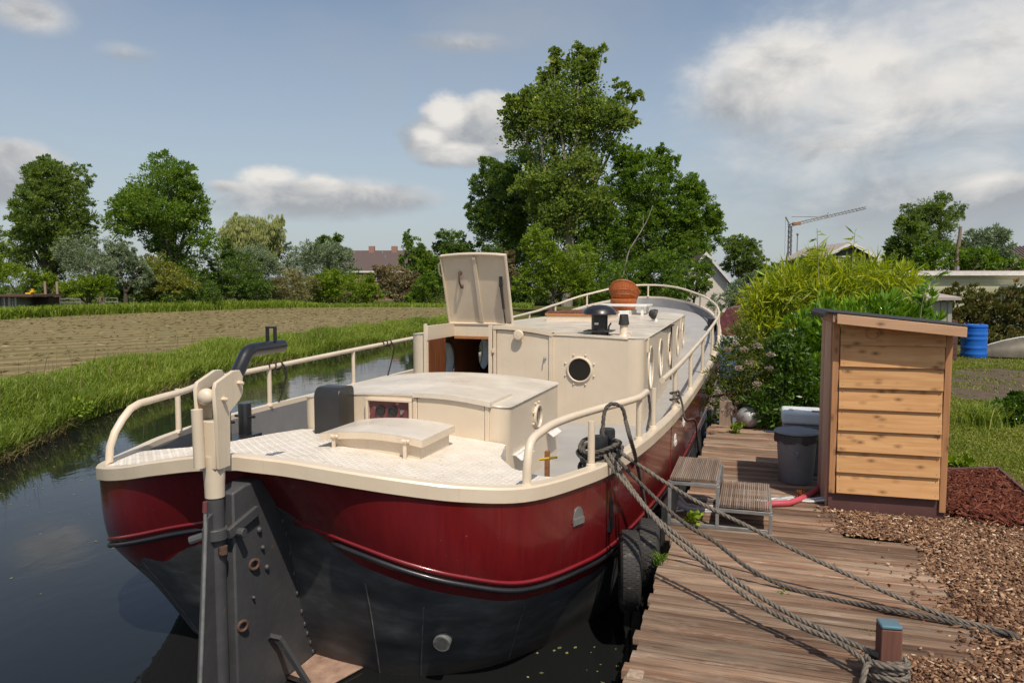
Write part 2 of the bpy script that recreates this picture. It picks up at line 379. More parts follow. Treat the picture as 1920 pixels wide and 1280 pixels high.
M['bul'] = pm('grey_bulwark_paint', (.19, .188, .192), .5, (.155, .153, .157), 4)
M['black'] = pm('black_paint', (.018, .018, .021), .34, (.012, .012, .014), 5, coat=.2)
M['plastic_black'] = pm('black_plastic', (.028, .027, .027), .38, (.02, .02, .02), 6, bump=.08, bscale=90)
M['rubber'] = pm('tyre_rubber', (.035, .033, .031), .75, (.02, .019, .018), 9, bump=.3, bscale=60, speck=((.10, .09, .075), 14, .6))
M['red'] = pm('red_paint', (.20, .009, .014), .25, (.15, .007, .010), 3, coat=.4)
M['rudder'] = pm('rudder_grey_paint', (.075, .076, .08), .5, (.05, .05, .053), 3, bump=.25, bscale=22, speck=((.16, .09, .06), 9, .68))
M['rust'] = pm('rusty_steel', (.13, .065, .042), .8, (.06, .036, .028), 14, bump=.4, bscale=50)
M['pale_rust'] = pm('pale_rusty_plate', (.42, .28, .21), .8, (.20, .12, .085), 9, bump=.3, bscale=40)
M['white'] = pm('white_paint', (.78, .77, .74), .4, (.68, .67, .64), 4)
M['galv'] = pm('galvanised_steel', (.36, .36, .35), .5, (.24, .24, .235), 9, metal=.55, bump=.1)
M['glass_dark'] = pm('dark_glass', (.02, .018, .016), .06, (.012, .012, .012), 3, coat=.6, rvar=.03)
M['panelwood'] = wood_mat('varnished_panelling', (.24, .085, .035), (.13, .045, .02), 'z', .4, bump=.2)
M['interior'] = pm('dark_interior', (.035, .018, .012), .6)
M['trim_wood'] = wood_mat('varnished_trim', (.42, .19, .075), (.28, .11, .04), 'x', .4, bump=.2)
M['maroon'] = pm('maroon_panel', (.17, .05, .05), .45, (.12, .035, .04), 6, speck=((.32, .18, .16), 22, .62))
M['teak'] = wood_mat('weathered_slat', (.27, .19, .14), (.12, .08, .057), 'y', .85, grey=(.26, .22, .19))
M['blue'] = pm('blue_plastic', (.012, .13, .55), .35, (.010, .11, .46), 5, bump=.05)
M['bluepaint'] = pm('worn_blue_paint', (.06, .17, .23), .6, (.11, .13, .14), 14, speck=((.2, .15, .12), 20, .6))
M['yellow'] = pm('yellow_plastic', (.75, .48, .02), .4)
M['rope'] = pm('weathered_rope', (.24, .205, .165), .9, (.085, .072, .058), 30, bump=.6, bscale=220)
M['ropedark'] = pm('dark_weathered_rope', (.135, .115, .096), .9, (.055, .048, .041), 30, bump=.6, bscale=220)
M['cord'] = pm('black_cord', (.022, .018, .016), .8)
M['wicker'] = pm('orange_wicker', (.46, .14, .035), .5, (.30, .075, .018), 18, bump=.3, bscale=70)
M['binpl'] = pm('grey_bin_plastic', (.24, .25, .26), .5, (.18, .185, .19), 5, bump=.1, bscale=30, speck=((.22, .22, .22), 40, .66))
M['crate'] = pm('pale_grey_plastic', (.62, .66, .68), .45, (.54, .58, .60), 6)
M['steelball'] = pm('scuffed_silver_plastic', (.42, .42, .41), .42, (.22, .22, .21), 10, metal=.35, bump=.25, bscale=25)
M['hose'] = pm('pink_hose', (.52, .09, .115), .4, (.42, .06, .08), 6)
M['cable'] = pm('white_cable', (.66, .64, .60), .5)
M['cablegrey'] = pm('grey_cable', (.33, .34, .36), .5)
M['jetty'] = wood_mat('jetty_plank_wood', (.32, .19, .12), (.115, .064, .042), 'x', .85, grey=(.40, .30, .215), bump=1.0, var=(.62, 1.25), worn=True)
M['jettydark'] = wood_mat('jetty_beam_wood', (.11, .07, .05), (.05, .03, .02), 'y', .9)
M['pine'] = wood_mat('new_pine_board', (.62, .36, .165), (.47, .235, .095), 'x', .6, knots=True, bump=.25, var=(.9, 1.1))
M['pinez'] = wood_mat('stained_pine_post', (.46, .24, .115), (.35, .165, .075), 'z', .65, knots=True, bump=.25, var=(.92, 1.08))
M['fascia'] = wood_mat('pale_fascia_board', (.58, .36, .22), (.47, .28, .165), 'x', .65, knots=True, bump=.25)
M['sidewood'] = wood_mat('grey_brown_board', (.54, .34, .235), (.38, .23, .155), 'z', .75, knots=False, bump=.3)
M['felt'] = pm('black_roofing_felt', (.03, .031, .035), .75, (.02, .02, .023), 12, bump=.4, bscale=120)
M['redplinth'] = pm('red_brown_plinth', (.115, .048, .042), .6, (.085, .036, .032), 4, bump=.15, bscale=14)
M['postwood'] = wood_mat('red_stained_post', (.20, .09, .065), (.11, .05, .038), 'z', .75, bump=.5)
M['stump'] = wood_mat('weathered_post', (.34, .26, .19), (.16, .11, .08), 'z', .9, bump=.8)
M['bark'] = pm('bark', (.115, .092, .07), .9, (.055, .043, .033), 6, bump=.6, bscale=18, stretch=(1, 1, .25))
M['palebark'] = pm('pale_bark', (.30, .27, .22), .9, (.14, .12, .10), 6, bump=.4, bscale=18, stretch=(1, 1, .25))
M['brick'] = pm('pink_brick', (.36, .20, .16), .85, (.26, .14, .11), 30)
M['tiles'] = pm('brown_roof_tiles', (.105, .072, .065), .7, (.075, .052, .048), 8)
M['render'] = pm('cream_render', (.66, .60, .52), .85, (.58, .52, .45), 2)
M['whitewood'] = pm('white_bargeboard', (.74, .70, .66), .6)
M['cladding'] = pm('pale_olive_cladding', (.47, .46, .30), .6, (.41, .40, .26), 2)
M['roofgrey'] = pm('grey_pink_felt_roof', (.40, .34, .31), .85, (.30, .26, .24), 3)
M['shedpanel'] = pm('grey_green_panel', (.34, .34, .28), .7, (.27, .27, .22), 3)
M['darkpane'] = pm('window_pane', (.05, .06, .065), .08, (.03, .035, .04), 3, rvar=.03)
M['crane'] = pm('crane_steel', (.22, .225, .23), .5, (.17, .17, .18), 4)
M['craneorange'] = pm('rust_orange_steel', (.32, .16, .08), .6)
M['dinghy'] = pm('weathered_dinghy_hull', (.17, .145, .105), .5, (.09, .08, .055), 4, bump=.15, coat=.1)
# ------------------------------------------------------------------ ground, water, field
WZ, GZ, JZ = -.25, .42, .45
# waterline of the far bank: y -> x
BY = np.array([-40, -5, 4, 8.3, 11.8, 15.4, 21.4, 34, 60, 90]); BX = np.array([-6., -7.6, -9.4, -11.2, -13.2, -14.6, -16.1, -17.0, -18.0, -19.])
def bank_x(y): return np.interp(y, BY, BX)
def right_x(y): return np.interp(y, [-50, 12.5, 20, 26, 40, 90], [-.30, -.30, .0, 3.6, 5.5, 6])
def ground_sheet():
    ys = np.r_[-60, -25, np.arange(-12, 14, 1.0), np.arange(14, 46, 2.0), np.arange(46, 70, 4), 90, 130, 200, 320, 600, 1100]
    G = []
    for y in ys:
        bl = float(bank_x(y)); br = float(right_x(y)); bot = -1.3 if y < 62 else GZ
        wz = WZ if y < 62 else GZ; lo = lambda z: z if y < 62 else GZ
        xs = [(-900, GZ), (-300, GZ), (-120, GZ), (-60, GZ), (-35, GZ), (bl-5, GZ), (bl-2.2, GZ), (bl-1.3, lo(GZ-.03)), (bl-.7, lo(.22)), (bl-.25, lo(-.12)), (bl+.15, lo(-.4)), (bl+.9, bot), ((bl+br)/2, bot), (br-.06, bot), (br, lo(GZ-.07)), (br+.25, GZ-.03)]
        xs += [(br+dx, GZ) for dx in (.8, 1.4, 2.2, 3.2, 4.6, 6.5, 9, 13, 20, 32, 60, 120, 300, 900)]
        G.append([(x, y, z + (random.uniform(-.012, .012) if abs(x) < 30 else 0)) for x, z in xs])
    m, nt, out = new_mat('earth_and_grass'); b = nt.nodes.new('ShaderNodeBsdfPrincipled'); nt.links.new(b.outputs[0], out.inputs[0]); b.inputs['Roughness'].default_value = .95; b.inputs['Specular IOR Level'].default_value = .1
    v = coords(nt); n1 = noise_n(nt, v, .35, 8, .65); n2 = noise_n(nt, v, 9, 6, .7)
    c = ramp(nt, n1, [(.38, (.085, .105, .02)), (.5, (.115, .12, .03)), (.62, (.14, .105, .05))]); c = mixc(nt, n2, c, (.05, .055, .014), 'MIX')
    nt.links.new(c, b.inputs['Base Color']); bp = nt.nodes.new('ShaderNodeBump'); bp.inputs['Strength'].default_value = .6; bp.inputs['Distance'].default_value = .03
    nt.links.new(n2, bp.inputs['Height']); nt.links.new(bp.outputs[0], b.inputs['Normal'])
    MB().grid(np.array(G)).build('ground', m, kind='structure', origin=(0, 0, 0))
ground_sheet()
def water():
    m, nt, out = new_mat('canal_water_surface'); b = nt.nodes.new('ShaderNodeBsdfPrincipled'); nt.links.new(b.outputs[0], out.inputs[0])
    b.inputs['Base Color'].default_value = (.010, .011, .011, 1); b.inputs['Roughness'].default_value = .03; b.inputs['IOR'].default_value = 1.36
    v = coords(nt, (1, .6, 1)); n = noise_n(nt, v, 2.2, 4, .55, .4); n2 = noise_n(nt, v, 9, 3, .5)
    bp = nt.nodes.new('ShaderNodeBump'); bp.inputs['Strength'].default_value = .14; bp.inputs['Distance'].default_value = .02; nt.links.new(n, bp.inputs['Height'])
    bp2 = nt.nodes.new('ShaderNodeBump'); bp2.inputs['Strength'].default_value = .05; bp2.inputs['Distance'].default_value = .004; nt.links.new(n2, bp2.inputs['Height']); nt.links.new(bp.outputs[0], bp2.inputs['Normal'])
    nt.links.new(bp2.outputs[0], b.inputs['Normal'])
    ys = np.r_[-60, -20, 0, 10, 20, 30, 45, 61]; G = []
    for y in ys:
        bl, br = float(bank_x(y))+.05, float(right_x(y))-.03; G.append([(x, y, WZ) for x in np.linspace(bl, br, 6)])
    MB().grid(np.array(G)).build('canal_water', m, kind='structure', smooth=None)
water()
ROWD = np.array([.44, .90])      # direction of the hay rows
def field():
    m, nt, out = new_mat('mown_hay_field'); b = nt.nodes.new('ShaderNodeBsdfPrincipled'); nt.links.new(b.outputs[0], out.inputs[0]); b.inputs['Roughness'].default_value = .95; b.inputs['Specular IOR Level'].default_value = .08
    a = math.atan2(ROWD[1], ROWD[0])
    tc = nt.nodes.new('ShaderNodeTexCoord'); mp = nt.nodes.new('ShaderNodeMapping'); mp.vector_type = 'TEXTURE'; mp.inputs['Rotation'].default_value = (0, 0, a); nt.links.new(tc.outputs['Object'], mp.inputs[0])
    def st(s):
        q = nt.nodes.new('ShaderNodeMapping'); q.inputs['Scale'].default_value = s; nt.links.new(mp.outputs[0], q.inputs[0]); return q.outputs[0]
    n1 = noise_n(nt, st((.25, 1.1, 1)), 1.0, 6, .6); n2 = noise_n(nt, st((.9, 6, 1)), 1.3, 6, .7); n3 = noise_n(nt, st((1, 1, 1)), .16, 4, .5)
    w = nt.nodes.new('ShaderNodeTexWave'); w.bands_direction = 'Y'; w.inputs['Scale'].default_value = .20; w.inputs['Distortion'].default_value = 1.6; w.inputs['Detail'].default_value = 3; w.inputs['Detail Scale'].default_value = 1.2; nt.links.new(st((.15, 1, 1)), w.inputs['Vector'])
    c = ramp(nt, n2, [(.3, (.12, .095, .05)), (.5, (.175, .14, .075)), (.7, (.24, .195, .105))])
    f = ramp(nt, w.outputs['Fac'], [(.62, (0, 0, 0)), (.93, (.7, .7, .7))]); c = mixc(nt, f, c, (.36, .275, .15))
    g = ramp(nt, n3, [(.36, (.12, .12, .12)), (.62, (.45, .45, .45))]); c = mixc(nt, g, c, (.14, .135, .048)); c = mixc(nt, ramp(nt, n1, [(.35, (.3, .3, .3)), (.6, (0, 0, 0))]), c, (.11, .085, .045))
    nt.links.new(c, b.inputs['Base Color']); bp = nt.nodes.new('ShaderNodeBump'); bp.inputs['Strength'].default_value = .8; bp.inputs['Distance'].default_value = .05
    nt.links.new(n2, bp.inputs['Height']); nt.links.new(bp.outputs[0], b.inputs['Normal'])
    near = [(float(bank_x(y))-1.9, y) for y in (-20, 0, 8, 12, 16, 22, 34, 50)]
    far = [at_z(p[0], p[1], GZ)[:2] for p in ((985, 577), (850, 576), (700, 575), (520, 577), (300, 585), (150, 591), (0, 599))]
    poly = near + [tuple(p) for p in far] + [(-75, 20), (-75, -20)]
    bm = bmesh.new(); bm.faces.new([bm.verts.new((x, y, GZ+.02)) for x, y in poly]); bmesh.ops.triangulate(bm, faces=bm.faces[:])
    me = bpy.data.meshes.new('hay_field'); bm.to_mesh(me); bm.free(); o = bpy.data.objects.new('hay_field', me); col.objects.link(o); me.materials.append(m); o['kind'] = 'structure'
field()
# hay lying in rows on the field (small fibres, real geometry)
def leaf_quads(P, D, S, L, W, droop=None):
    # P base, D unit long axis, S unit side, L length, W half width -> diamonds
    L = np.asarray(L).reshape(-1, 1); W = np.asarray(W).reshape(-1, 1)
    mid = P + D*L*.45
    tip = P + D*L
    if droop is not None: tip = tip - np.array([0, 0, 1.0])*(droop.reshape(-1, 1)*L)
    V = np.stack([P, mid+S*W, tip, mid-S*W], 1).reshape(-1, 3)
    Q = np.arange(len(P)*4).reshape(-1, 4); return V, Q
def rand_dirs(n, zmin=-1, zmax=1):
    z = RNG.uniform(zmin, zmax, n); a = RNG.uniform(0, 2*math.pi, n); r = np.sqrt(1-z*z); return np.c_[r*np.cos(a), r*np.sin(a), z]
def side_of(D):
    r = rand_dirs(len(D)); s = np.cross(D, r); return s/np.maximum(np.linalg.norm(s, axis=1), 1e-6)[:, None]
M['hay'] = leaf_mat('cut_hay', (.14, .112, .055), (.25, .20, .105), (.36, .30, .175), .1, .9, .1)
def hay():
    n = 52000; nd = np.array([-ROWD[1], ROWD[0]])
    # scatter in camera fan, concentrate on rows 2.4 m apart
    t = RNG.uniform(-10, 75, n); k = RNG.integers(-14, 46, n); off = k*2.4 + RNG.normal(0, .42, n)
    base = np.array([-15., 12.]); P = base + t[:, None]*ROWD + off[:, None]*nd
    bx = bank_x(P[:, 1]) - 2.0; ok = (P[:, 0] < bx) & (P[:, 0] > -48) & (P[:, 1] > 4)
    rel = np.c_[P, np.full(len(P), GZ)] - np.array([0, 0, CZ]); dep = rel @ FWD; px = 960+FPX*(rel @ RGT)/dep; py = 640-FPX*(rel @ UPV)/dep
    lim = np.interp(px, [0, 150, 300, 520, 985], [601, 593, 587, 579, 579])
    ok &= (px > -40) & (px < 1000) & (py > lim) & (dep > 3)
    P = np.c_[P[ok], np.full(ok.sum(), GZ+.03) + RNG.uniform(0, .05, ok.sum())]; m = len(P)
    a = math.atan2(ROWD[1], ROWD[0]) + RNG.normal(0, .9, m); D = np.c_[np.cos(a), np.sin(a), RNG.normal(.05, .12, m)]; D /= np.linalg.norm(D, axis=1)[:, None]
    S = side_of(D); V, Q = leaf_quads(P, D, S, RNG.uniform(.15, .42, m), RNG.uniform(.012, .03, m))
    tag(fast_mesh('hay_swaths', V, Q, M['hay'], tint=np.repeat(RNG.uniform(0, 1, m), 4)), 'dry cut hay lying in pale rows across the mown field', 'hay', kind='stuff')
hay()
# ------------------------------------------------------------------ the barge
CX = -3.2
barge = thing('barge', 'moored dutch barge with dark red hull, cream cabins and grey rudder beside the wooden jetty', 'boat', (CX, 4.0, WZ))
GUN = np.array([(4.03, 0, 1.45), (4.06, .35, 1.43), (4.11, .75, 1.385), (4.2, 1.1, 1.335), (4.34, 1.45, 1.285), (4.62, 1.79, 1.24), (5.2, 2.03, 1.215), (5.8, 2.18, 1.205), (7, 2.31, 1.19), (9, 2.38, 1.15), (12, 2.4, 1.12), (15, 2.4, 1.13), (18, 2.39, 1.27), (19.5, 2.32, 1.5), (20.8, 2.15, 1.74), (21.9, 1.75, 1.94), (22.7, 1.15, 2.1), (23.15, .5, 2.2), (23.25, 0, 2.22)])
STK = np.array([(4.42, 0, .90), (4.35, .3, .895), (4.27, .7, .84), (4.28, 1.1, .745), (4.40, 1.42, .655), (4.67, 1.75, .555), (5.27, 1.99, .49), (5.9, 2.14, .46), (7.2, 2.28, .44), (9, 2.36, .42), (12, 2.39, .42), (15, 2.39, .43), (18, 2.36, .55), (19.5, 2.26, .68), (20.7, 2.04, .8), (21.6, 1.62, .9), (22.3, 1.05, .98), (22.7, .45, 1.03), (22.8, 0, 1.05)])
LV2 = np.array([(4.62, 0, .12), (4.57, .33, .12), (4.53, .66, .12), (4.55, .97, .12), (4.66, 1.25, .12), (4.92, 1.58, .12), (5.5, 1.91, .12), (6.2, 2.1, .12), (7.3, 2.25, .12), (9, 2.34, .12), (12, 2.38, .12), (15, 2.38, .12), (18, 2.32, .14), (19.4, 2.16, .16), (20.5, 1.85, .18), (21.3, 1.43, .2), (21.9, .92, .2), (22.3, .4, .2), (22.4, 0, .2)])
LV3 = np.array([(4.8, 0, -.32), (4.76, .3, -.32), (4.74, .6, -.32), (4.77, .86, -.32), (4.88, 1.12, -.32), (5.14, 1.42, -.32), (5.7, 1.76, -.32), (6.4, 2.0, -.32), (7.4, 2.18, -.32), (9, 2.3, -.32), (12, 2.36, -.32), (15, 2.36, -.32), (18, 2.26, -.32), (19.2, 2.05, -.32), (20.2, 1.7, -.32), (21.0, 1.3, -.32), (21.6, .82, -.32), (21.95, .36, -.32), (22.05, 0, -.32)])
LV4 = LV3.copy(); LV4[:, 1] *= .9; LV4[:, 2] = -1.0; LV4[:, 0] = LV4[:, 0] + .25*np.exp(-(LV4[:, 0]-4.7)**2)
PORT_DZ = np.interp(np.arange(19), [0, 1, 3, 5, 6, 8, 10], [0, .02, .08, .115, .10, .05, 0])
NS = 110
def lvl(A, side, n=NS):
    B = A.copy()
    if side < 0 and A is GUN: B[:, 2] = B[:, 2] - PORT_DZ
    if side < 0 and A is STK: B[:, 2] = B[:, 2] - PORT_DZ*.5
    w = np.linspace(0, 18, n)
    # sample by control index so that all levels share a parameter
    i = np.arange(19); out = np.zeros((n, 3))
    d = np.zeros_like(B); d[1:-1] = (B[2:]-B[:-2])/2; d[0] = B[1]-B[0]; d[-1] = B[-1]-B[-2]; d[0, 0] = 0; d[-1, 0] = 0
    k = np.clip(w.astype(int), 0, 17); t = (w-k)[:, None]; t2, t3 = t*t, t**3
    out = (2*t3-3*t2+1)*B[k] + (t3-2*t2+t)*d[k] + (-2*t3+3*t2)*B[k+1] + (t3-t2)*d[k+1]
    return np.c_[CX + side*out[:, 1], out[:, 0], out[:, 2]]
def offset_plan(C, side, d):
    # move a side curve by d outward (plan normal)
    T = np.gradient(C[:, :2], axis=0); T /= np.linalg.norm(T, axis=1)[:, None]
    Nn = np.c_[T[:, 1], -T[:, 0]]
    if side < 0: Nn = -Nn
    Nn[0] = (0, -1); Nn[-1] = (0, 1)
    o = C.copy(); o[:, :2] += Nn*d; 
    o[0, 0] = CX; o[-1, 0] = CX; return o
HULL = {}
def hull():
    mb = MB(); paint = []
    for side in (1, -1):
        Ls = [lvl(A, side) for A in (GUN, STK, LV2, LV3, LV4)]
        ks = []; rows = []
        par = np.r_[np.linspace(0, 1, 9)[:-1], np.linspace(1, 2, 9)[:-1], np.linspace(2, 3, 6)[:-1], np.linspace(3, 4, 4)]
        A = np.stack(Ls); dA = np.zeros_like(A); dA[1:-1] = (A[2:]-A[:-2])/2; dA[0] = A[1]-A[0]; dA[-1] = A[-1]-A[-2]
        for p in par:
            k = min(int(p), 3); t = p-k; t2, t3 = t*t, t**3
            R = (2*t3-3*t2+1)*A[k] + (t3-2*t2+t)*dA[k] + (-2*t3+3*t2)*A[k+1] + (t3-t2)*dA[k+1]
            R[:, 2] = (1-t)*A[k][:, 2] + t*A[k+1][:, 2]; rows.append(R)
        G = np.array(rows); HULL[side] = G
        b = np.abs(Ls[0][:, 0]-CX); line = Ls[1][:, 2] - (.135 if side > 0 else .20 + .03*np.sin(np.arange(NS)*.9)) + np.where(Ls[0][:, 1] < 8, .30*np.clip(1-b/.80, 0, 1)**1.1, 0)
        paint.append((G[:, :, 2] - line[None, :]).ravel())
        if side < 0: G = G[:, ::-1]; paint[-1] = (HULL[side][:, ::-1, 2] - line[::-1][None, :]).ravel()
        mb.grid(G[:, ::-1] if False else G)
    m, nt, out = new_mat('hull_paint'); p = nt.nodes.new('ShaderNodeBsdfPrincipled'); nt.links.new(p.outputs[0], out.inputs[0])
    at = nt.nodes.new('ShaderNodeAttribute'); at.attribute_name = 'paint'; v = coords(nt); nb = noise_n(nt, v, 6, 5, .6); ns = noise_n(nt, coords(nt, (9, 9, .7)), 2.2, 5, .7); nsp = noise_n(nt, v, 55, 2, .5)
    def mth(op, a, bb):
        q = nt.nodes.new('ShaderNodeMath'); q.operation = op
        for i, x in enumerate((a, bb)):
            if isinstance(x, (int, float)): q.inputs[i].default_value = x
            else: nt.links.new(x, q.inputs[i])
        return q.outputs[0]
    edge = mth('ADD', at.outputs['Fac'], mth('MULTIPLY', mth('SUBTRACT', nb, .5), .012))
    f = nt.nodes.new('ShaderNodeMapRange'); nt.links.new(edge, f.inputs[0]); f.inputs[1].default_value = -.002; f.inputs[2].default_value = .002
    red = ramp(nt, ns, [(.3, (.118, .007, .009)), (.7, (.165, .010, .012))]); red = mixc(nt, ramp(nt, nsp, [(.77, (0, 0, 0)), (.79, (.5, .5, .5))]), red, (.35, .20, .16))
    blk = ramp(nt, noise_n(nt, coords(nt, (1, 1, 2.5)), 2.4, 7, .65), [(.3, (.034, .035, .037)), (.5, (.064, .066, .068)), (.7, (.135, .136, .136))])
    # dried weed and silt near the water
    sx = nt.nodes.new('ShaderNodeSeparateXYZ'); tcn = nt.nodes.new('ShaderNodeTexCoord'); nt.links.new(tcn.outputs['Object'], sx.inputs[0])
    h = mth('ADD', sx.outputs[2], mth('MULTIPLY', mth('SUBTRACT', nb, .5), .35)); hr = nt.nodes.new('ShaderNodeMapRange'); nt.links.new(h, hr.inputs[0]); hr.inputs[1].default_value = .12; hr.inputs[2].default_value = .02; hr.inputs[3].default_value = 0; hr.inputs[4].default_value = .7
    blk = mixc(nt, hr.outputs[0], blk, (.10, .075, .055))
    nt.links.new(mixc(nt, f.outputs[0], blk, red), p.inputs['Base Color'])
    rr = nt.nodes.new('ShaderNodeMapRange'); nt.links.new(f.outputs[0], rr.inputs[0]); rr.inputs[3].default_value = .6; rr.inputs[4].default_value = .24; nt.links.new(rr.outputs[0], p.inputs['Roughness'])
    cw = mth('MULTIPLY', f.outputs[0], .45); nt.links.new(cw, p.inputs['Coat Weight']); p.inputs['Coat Roughness'].default_value = .08
    bp = nt.nodes.new('ShaderNodeBump'); bp.inputs['Strength'].default_value = .12; bp.inputs['Distance'].default_value = .02; nt.links.new(noise_n(nt, v, 3.0, 3, .5), bp.inputs['Height']); nt.links.new(bp.outputs[0], p.inputs['Normal'])
    o = mb.build('hull', m, barge, smooth=50, fix=True, attr=('paint', np.concatenate(paint)))
hull()
def full_curve(A, n=NS):   # port bow -> stern -> starboard bow
    return np.concatenate([lvl(A, -1, n)[::-1], lvl(A, 1, n)[1:]])
def full_off(A, d, n=NS):
    return np.concatenate([offset_plan(lvl(A, -1, n), -1, d)[::-1], offset_plan(lvl(A, 1, n), 1, d)[1:]])
# gunwale strip
def gunwale():
    o = full_off(GUN, .014); i = full_off(GUN, -.068); up = np.array([0, 0, 1.])
    prof = [o-.098*up, o-.012*up, o+full_off(GUN, .006)*0-.0*up, i, i-.05*up]
    oo = full_off(GUN, .004)
    prof = [full_off(GUN, .002)-.105*up, o-.098*up, o-.012*up, oo+.002*up, i+.002*up, i-.05*up]
    MB().grid(np.array(prof)).build('gunwale', M['cream'], barge, smooth=28, fix=True)
    # inner face of the bulwark
    k = i[:, 1] > 5.0; half = len(i)//2; idx = np.arange(len(i))
    lo = np.concatenate([hull_in(-1, .03)[::-1], hull_in(1, .03)[1:]])
    for sgn in (-1, 1):
        kk = k & ((idx <= half) if sgn < 0 else (idx >= half))
        MB().grid(np.array([i[kk]-np.array([0, 0, .05]), lo[kk]])).build('bulwark_lining', M['bul'], barge, smooth=60)
def hull_in(side, extra):
    # inner hull outline at deck height: follows the flare of the plating
    G = HULL[side]; out = np.zeros((NS, 3))
    for j in range(NS):
        z = float(side_deck_z(G[0, j, 1])); zz = G[:, j, 2]; z = min(z, zz[0]-.15); o = np.argsort(zz)
        out[j] = [np.interp(z, zz[o], G[o, j, q]) for q in range(2)] + [z]
    return offset_plan(out, side, -.06-extra*.0)
def side_deck_z(y): return np.interp(y, [4, 14, 17, 19, 20.5, 22, 23.3], [.62, .64, .82, 1.15, 1.45, 1.72, 1.9])
gunwale()
def side_deck():
    B, A = hull_in(1, 0), hull_in(-1, 0); k = (lvl(GUN, 1)[:, 1] > 4.9); A, B = A[k], B[k]; G = []
    for t in np.linspace(0, 1, 9):
        R = A*(1-t)+B*t; R[:, 2] += .012; G.append(R)
    MB().grid(np.array(G)).build('side_deck', M['grey_deck'], barge, smooth=60)
side_deck()
def strakes():
    for nm, dz, r, d, mat, a, bnd in (('rubbing_ridge', .018, .017, .002, M['red'], 0, .16), ('rubbing_strake', -.034, .020, .001, M['black'], 0, .52)):
        for side in (-1, 1):
            C = offset_plan(lvl(STK, side, 160), side, d); C[:, 2] += dz; b = np.abs(C[:, 0]-CX); k = (b > bnd) | (C[:, 1] > 10)
            C = C[k]; rr = np.full(len(C), r); rr[0] = r*.4
            MB().tube(C, rr, 8).build(nm, mat, barge, smooth=60)
strakes()
M['seam'] = pm('scraped_weld', (.20, .19, .185), .6, (.06, .055, .055), 12)
# vertical weld seams of the plating
def seams():
    mb = MB(); G = HULL[1]
    for j, (k0, k1) in ((13, (11, 24)), (20, (12, 24)), (31, (12, 24))):
        mb.tube(G[k0:k1, j], .0055, 5)
    G = HULL[-1]
    for j, (k0, k1) in ((20, (11, 24)), (30, (9, 24))): mb.tube(G[k0:k1, j], .0055, 5)
    mb.build_each('weld_seam', M['seam'], barge, smooth=60)
seams()
def upper_seams():
    mb = MB(); G = HULL[1]
    for j in (28, 41, 52, 66): mb.tube(G[0:9, j], .0035, 5)
    mb.build_each('plate_seam', M['red'], barge, smooth=60)
upper_seams()
def hull_pt(px, py, side=1, dmax=30):
    # hull vertex nearest to an image ray
    G = HULL[side].reshape(-1, 3); rel = G - np.array([0, 0, CZ]); dep = rel @ FWD
    x = 960+FPX*(rel @ RGT)/dep; y = 640-FPX*(rel @ UPV)/dep; d = (x-px)**2+(y-py)**2; d[dep > dmax] = 1e9
    idx = int(d.argmin()); j = idx % HULL[side].shape[1]; i = idx // HULL[side].shape[1]
    p = HULL[side][i, j]; tu = HULL[side][min(i+1, HULL[side].shape[0]-1), j]-HULL[side][max(i-1, 0), j]; tv = HULL[side][i, min(j+1, NS-1)]-HULL[side][i, max(j-1, 0)]
    n = unit(np.cross(tu, tv)); 
    if (n @ (p-np.array([CX, 8, 0]))) < 0: n = -n
    return p, n, unit(tv), unit(-tu)
# half-moon fairlead recesses and exhaust
for (px, py, s) in ((1078, 976, 1.0), (1265, 834, 1.0), (1283, 793, 1.0)):
    p, n, t, u = hull_pt(px, py); mb = MB()
    arc = [(.072*s*math.cos(a), .115*s*math.sin(a)) for a in np.linspace(0, math.pi, 13)]
    mb.prism(arc, lambda a, b, w: p + t*a + u*b + n*w, -.01, .006)
    mb.prism([(-.075, -.018), (.075, -.018), (.070, .03), (-.070, .03)], lambda a, b, w: p + t*a + u*b + n*w, .0061, .014)
    mb.build('fairlead', M['galv' if s == 1 and px < 1100 else 'white'], barge, fix=True)
p, n, t, u = hull_pt(832, 1196); d = unit(np.array([.12, -.93, -.22]))
mb = MB(); R = .060; mb.tube([p-d*.1, p+d*.055, p+d*.055, p-d*.06], [R, R, R*.84, R*.84], 18, caps=False)
mb.build('exhaust_pipe', M['galv'], barge, smooth=40)
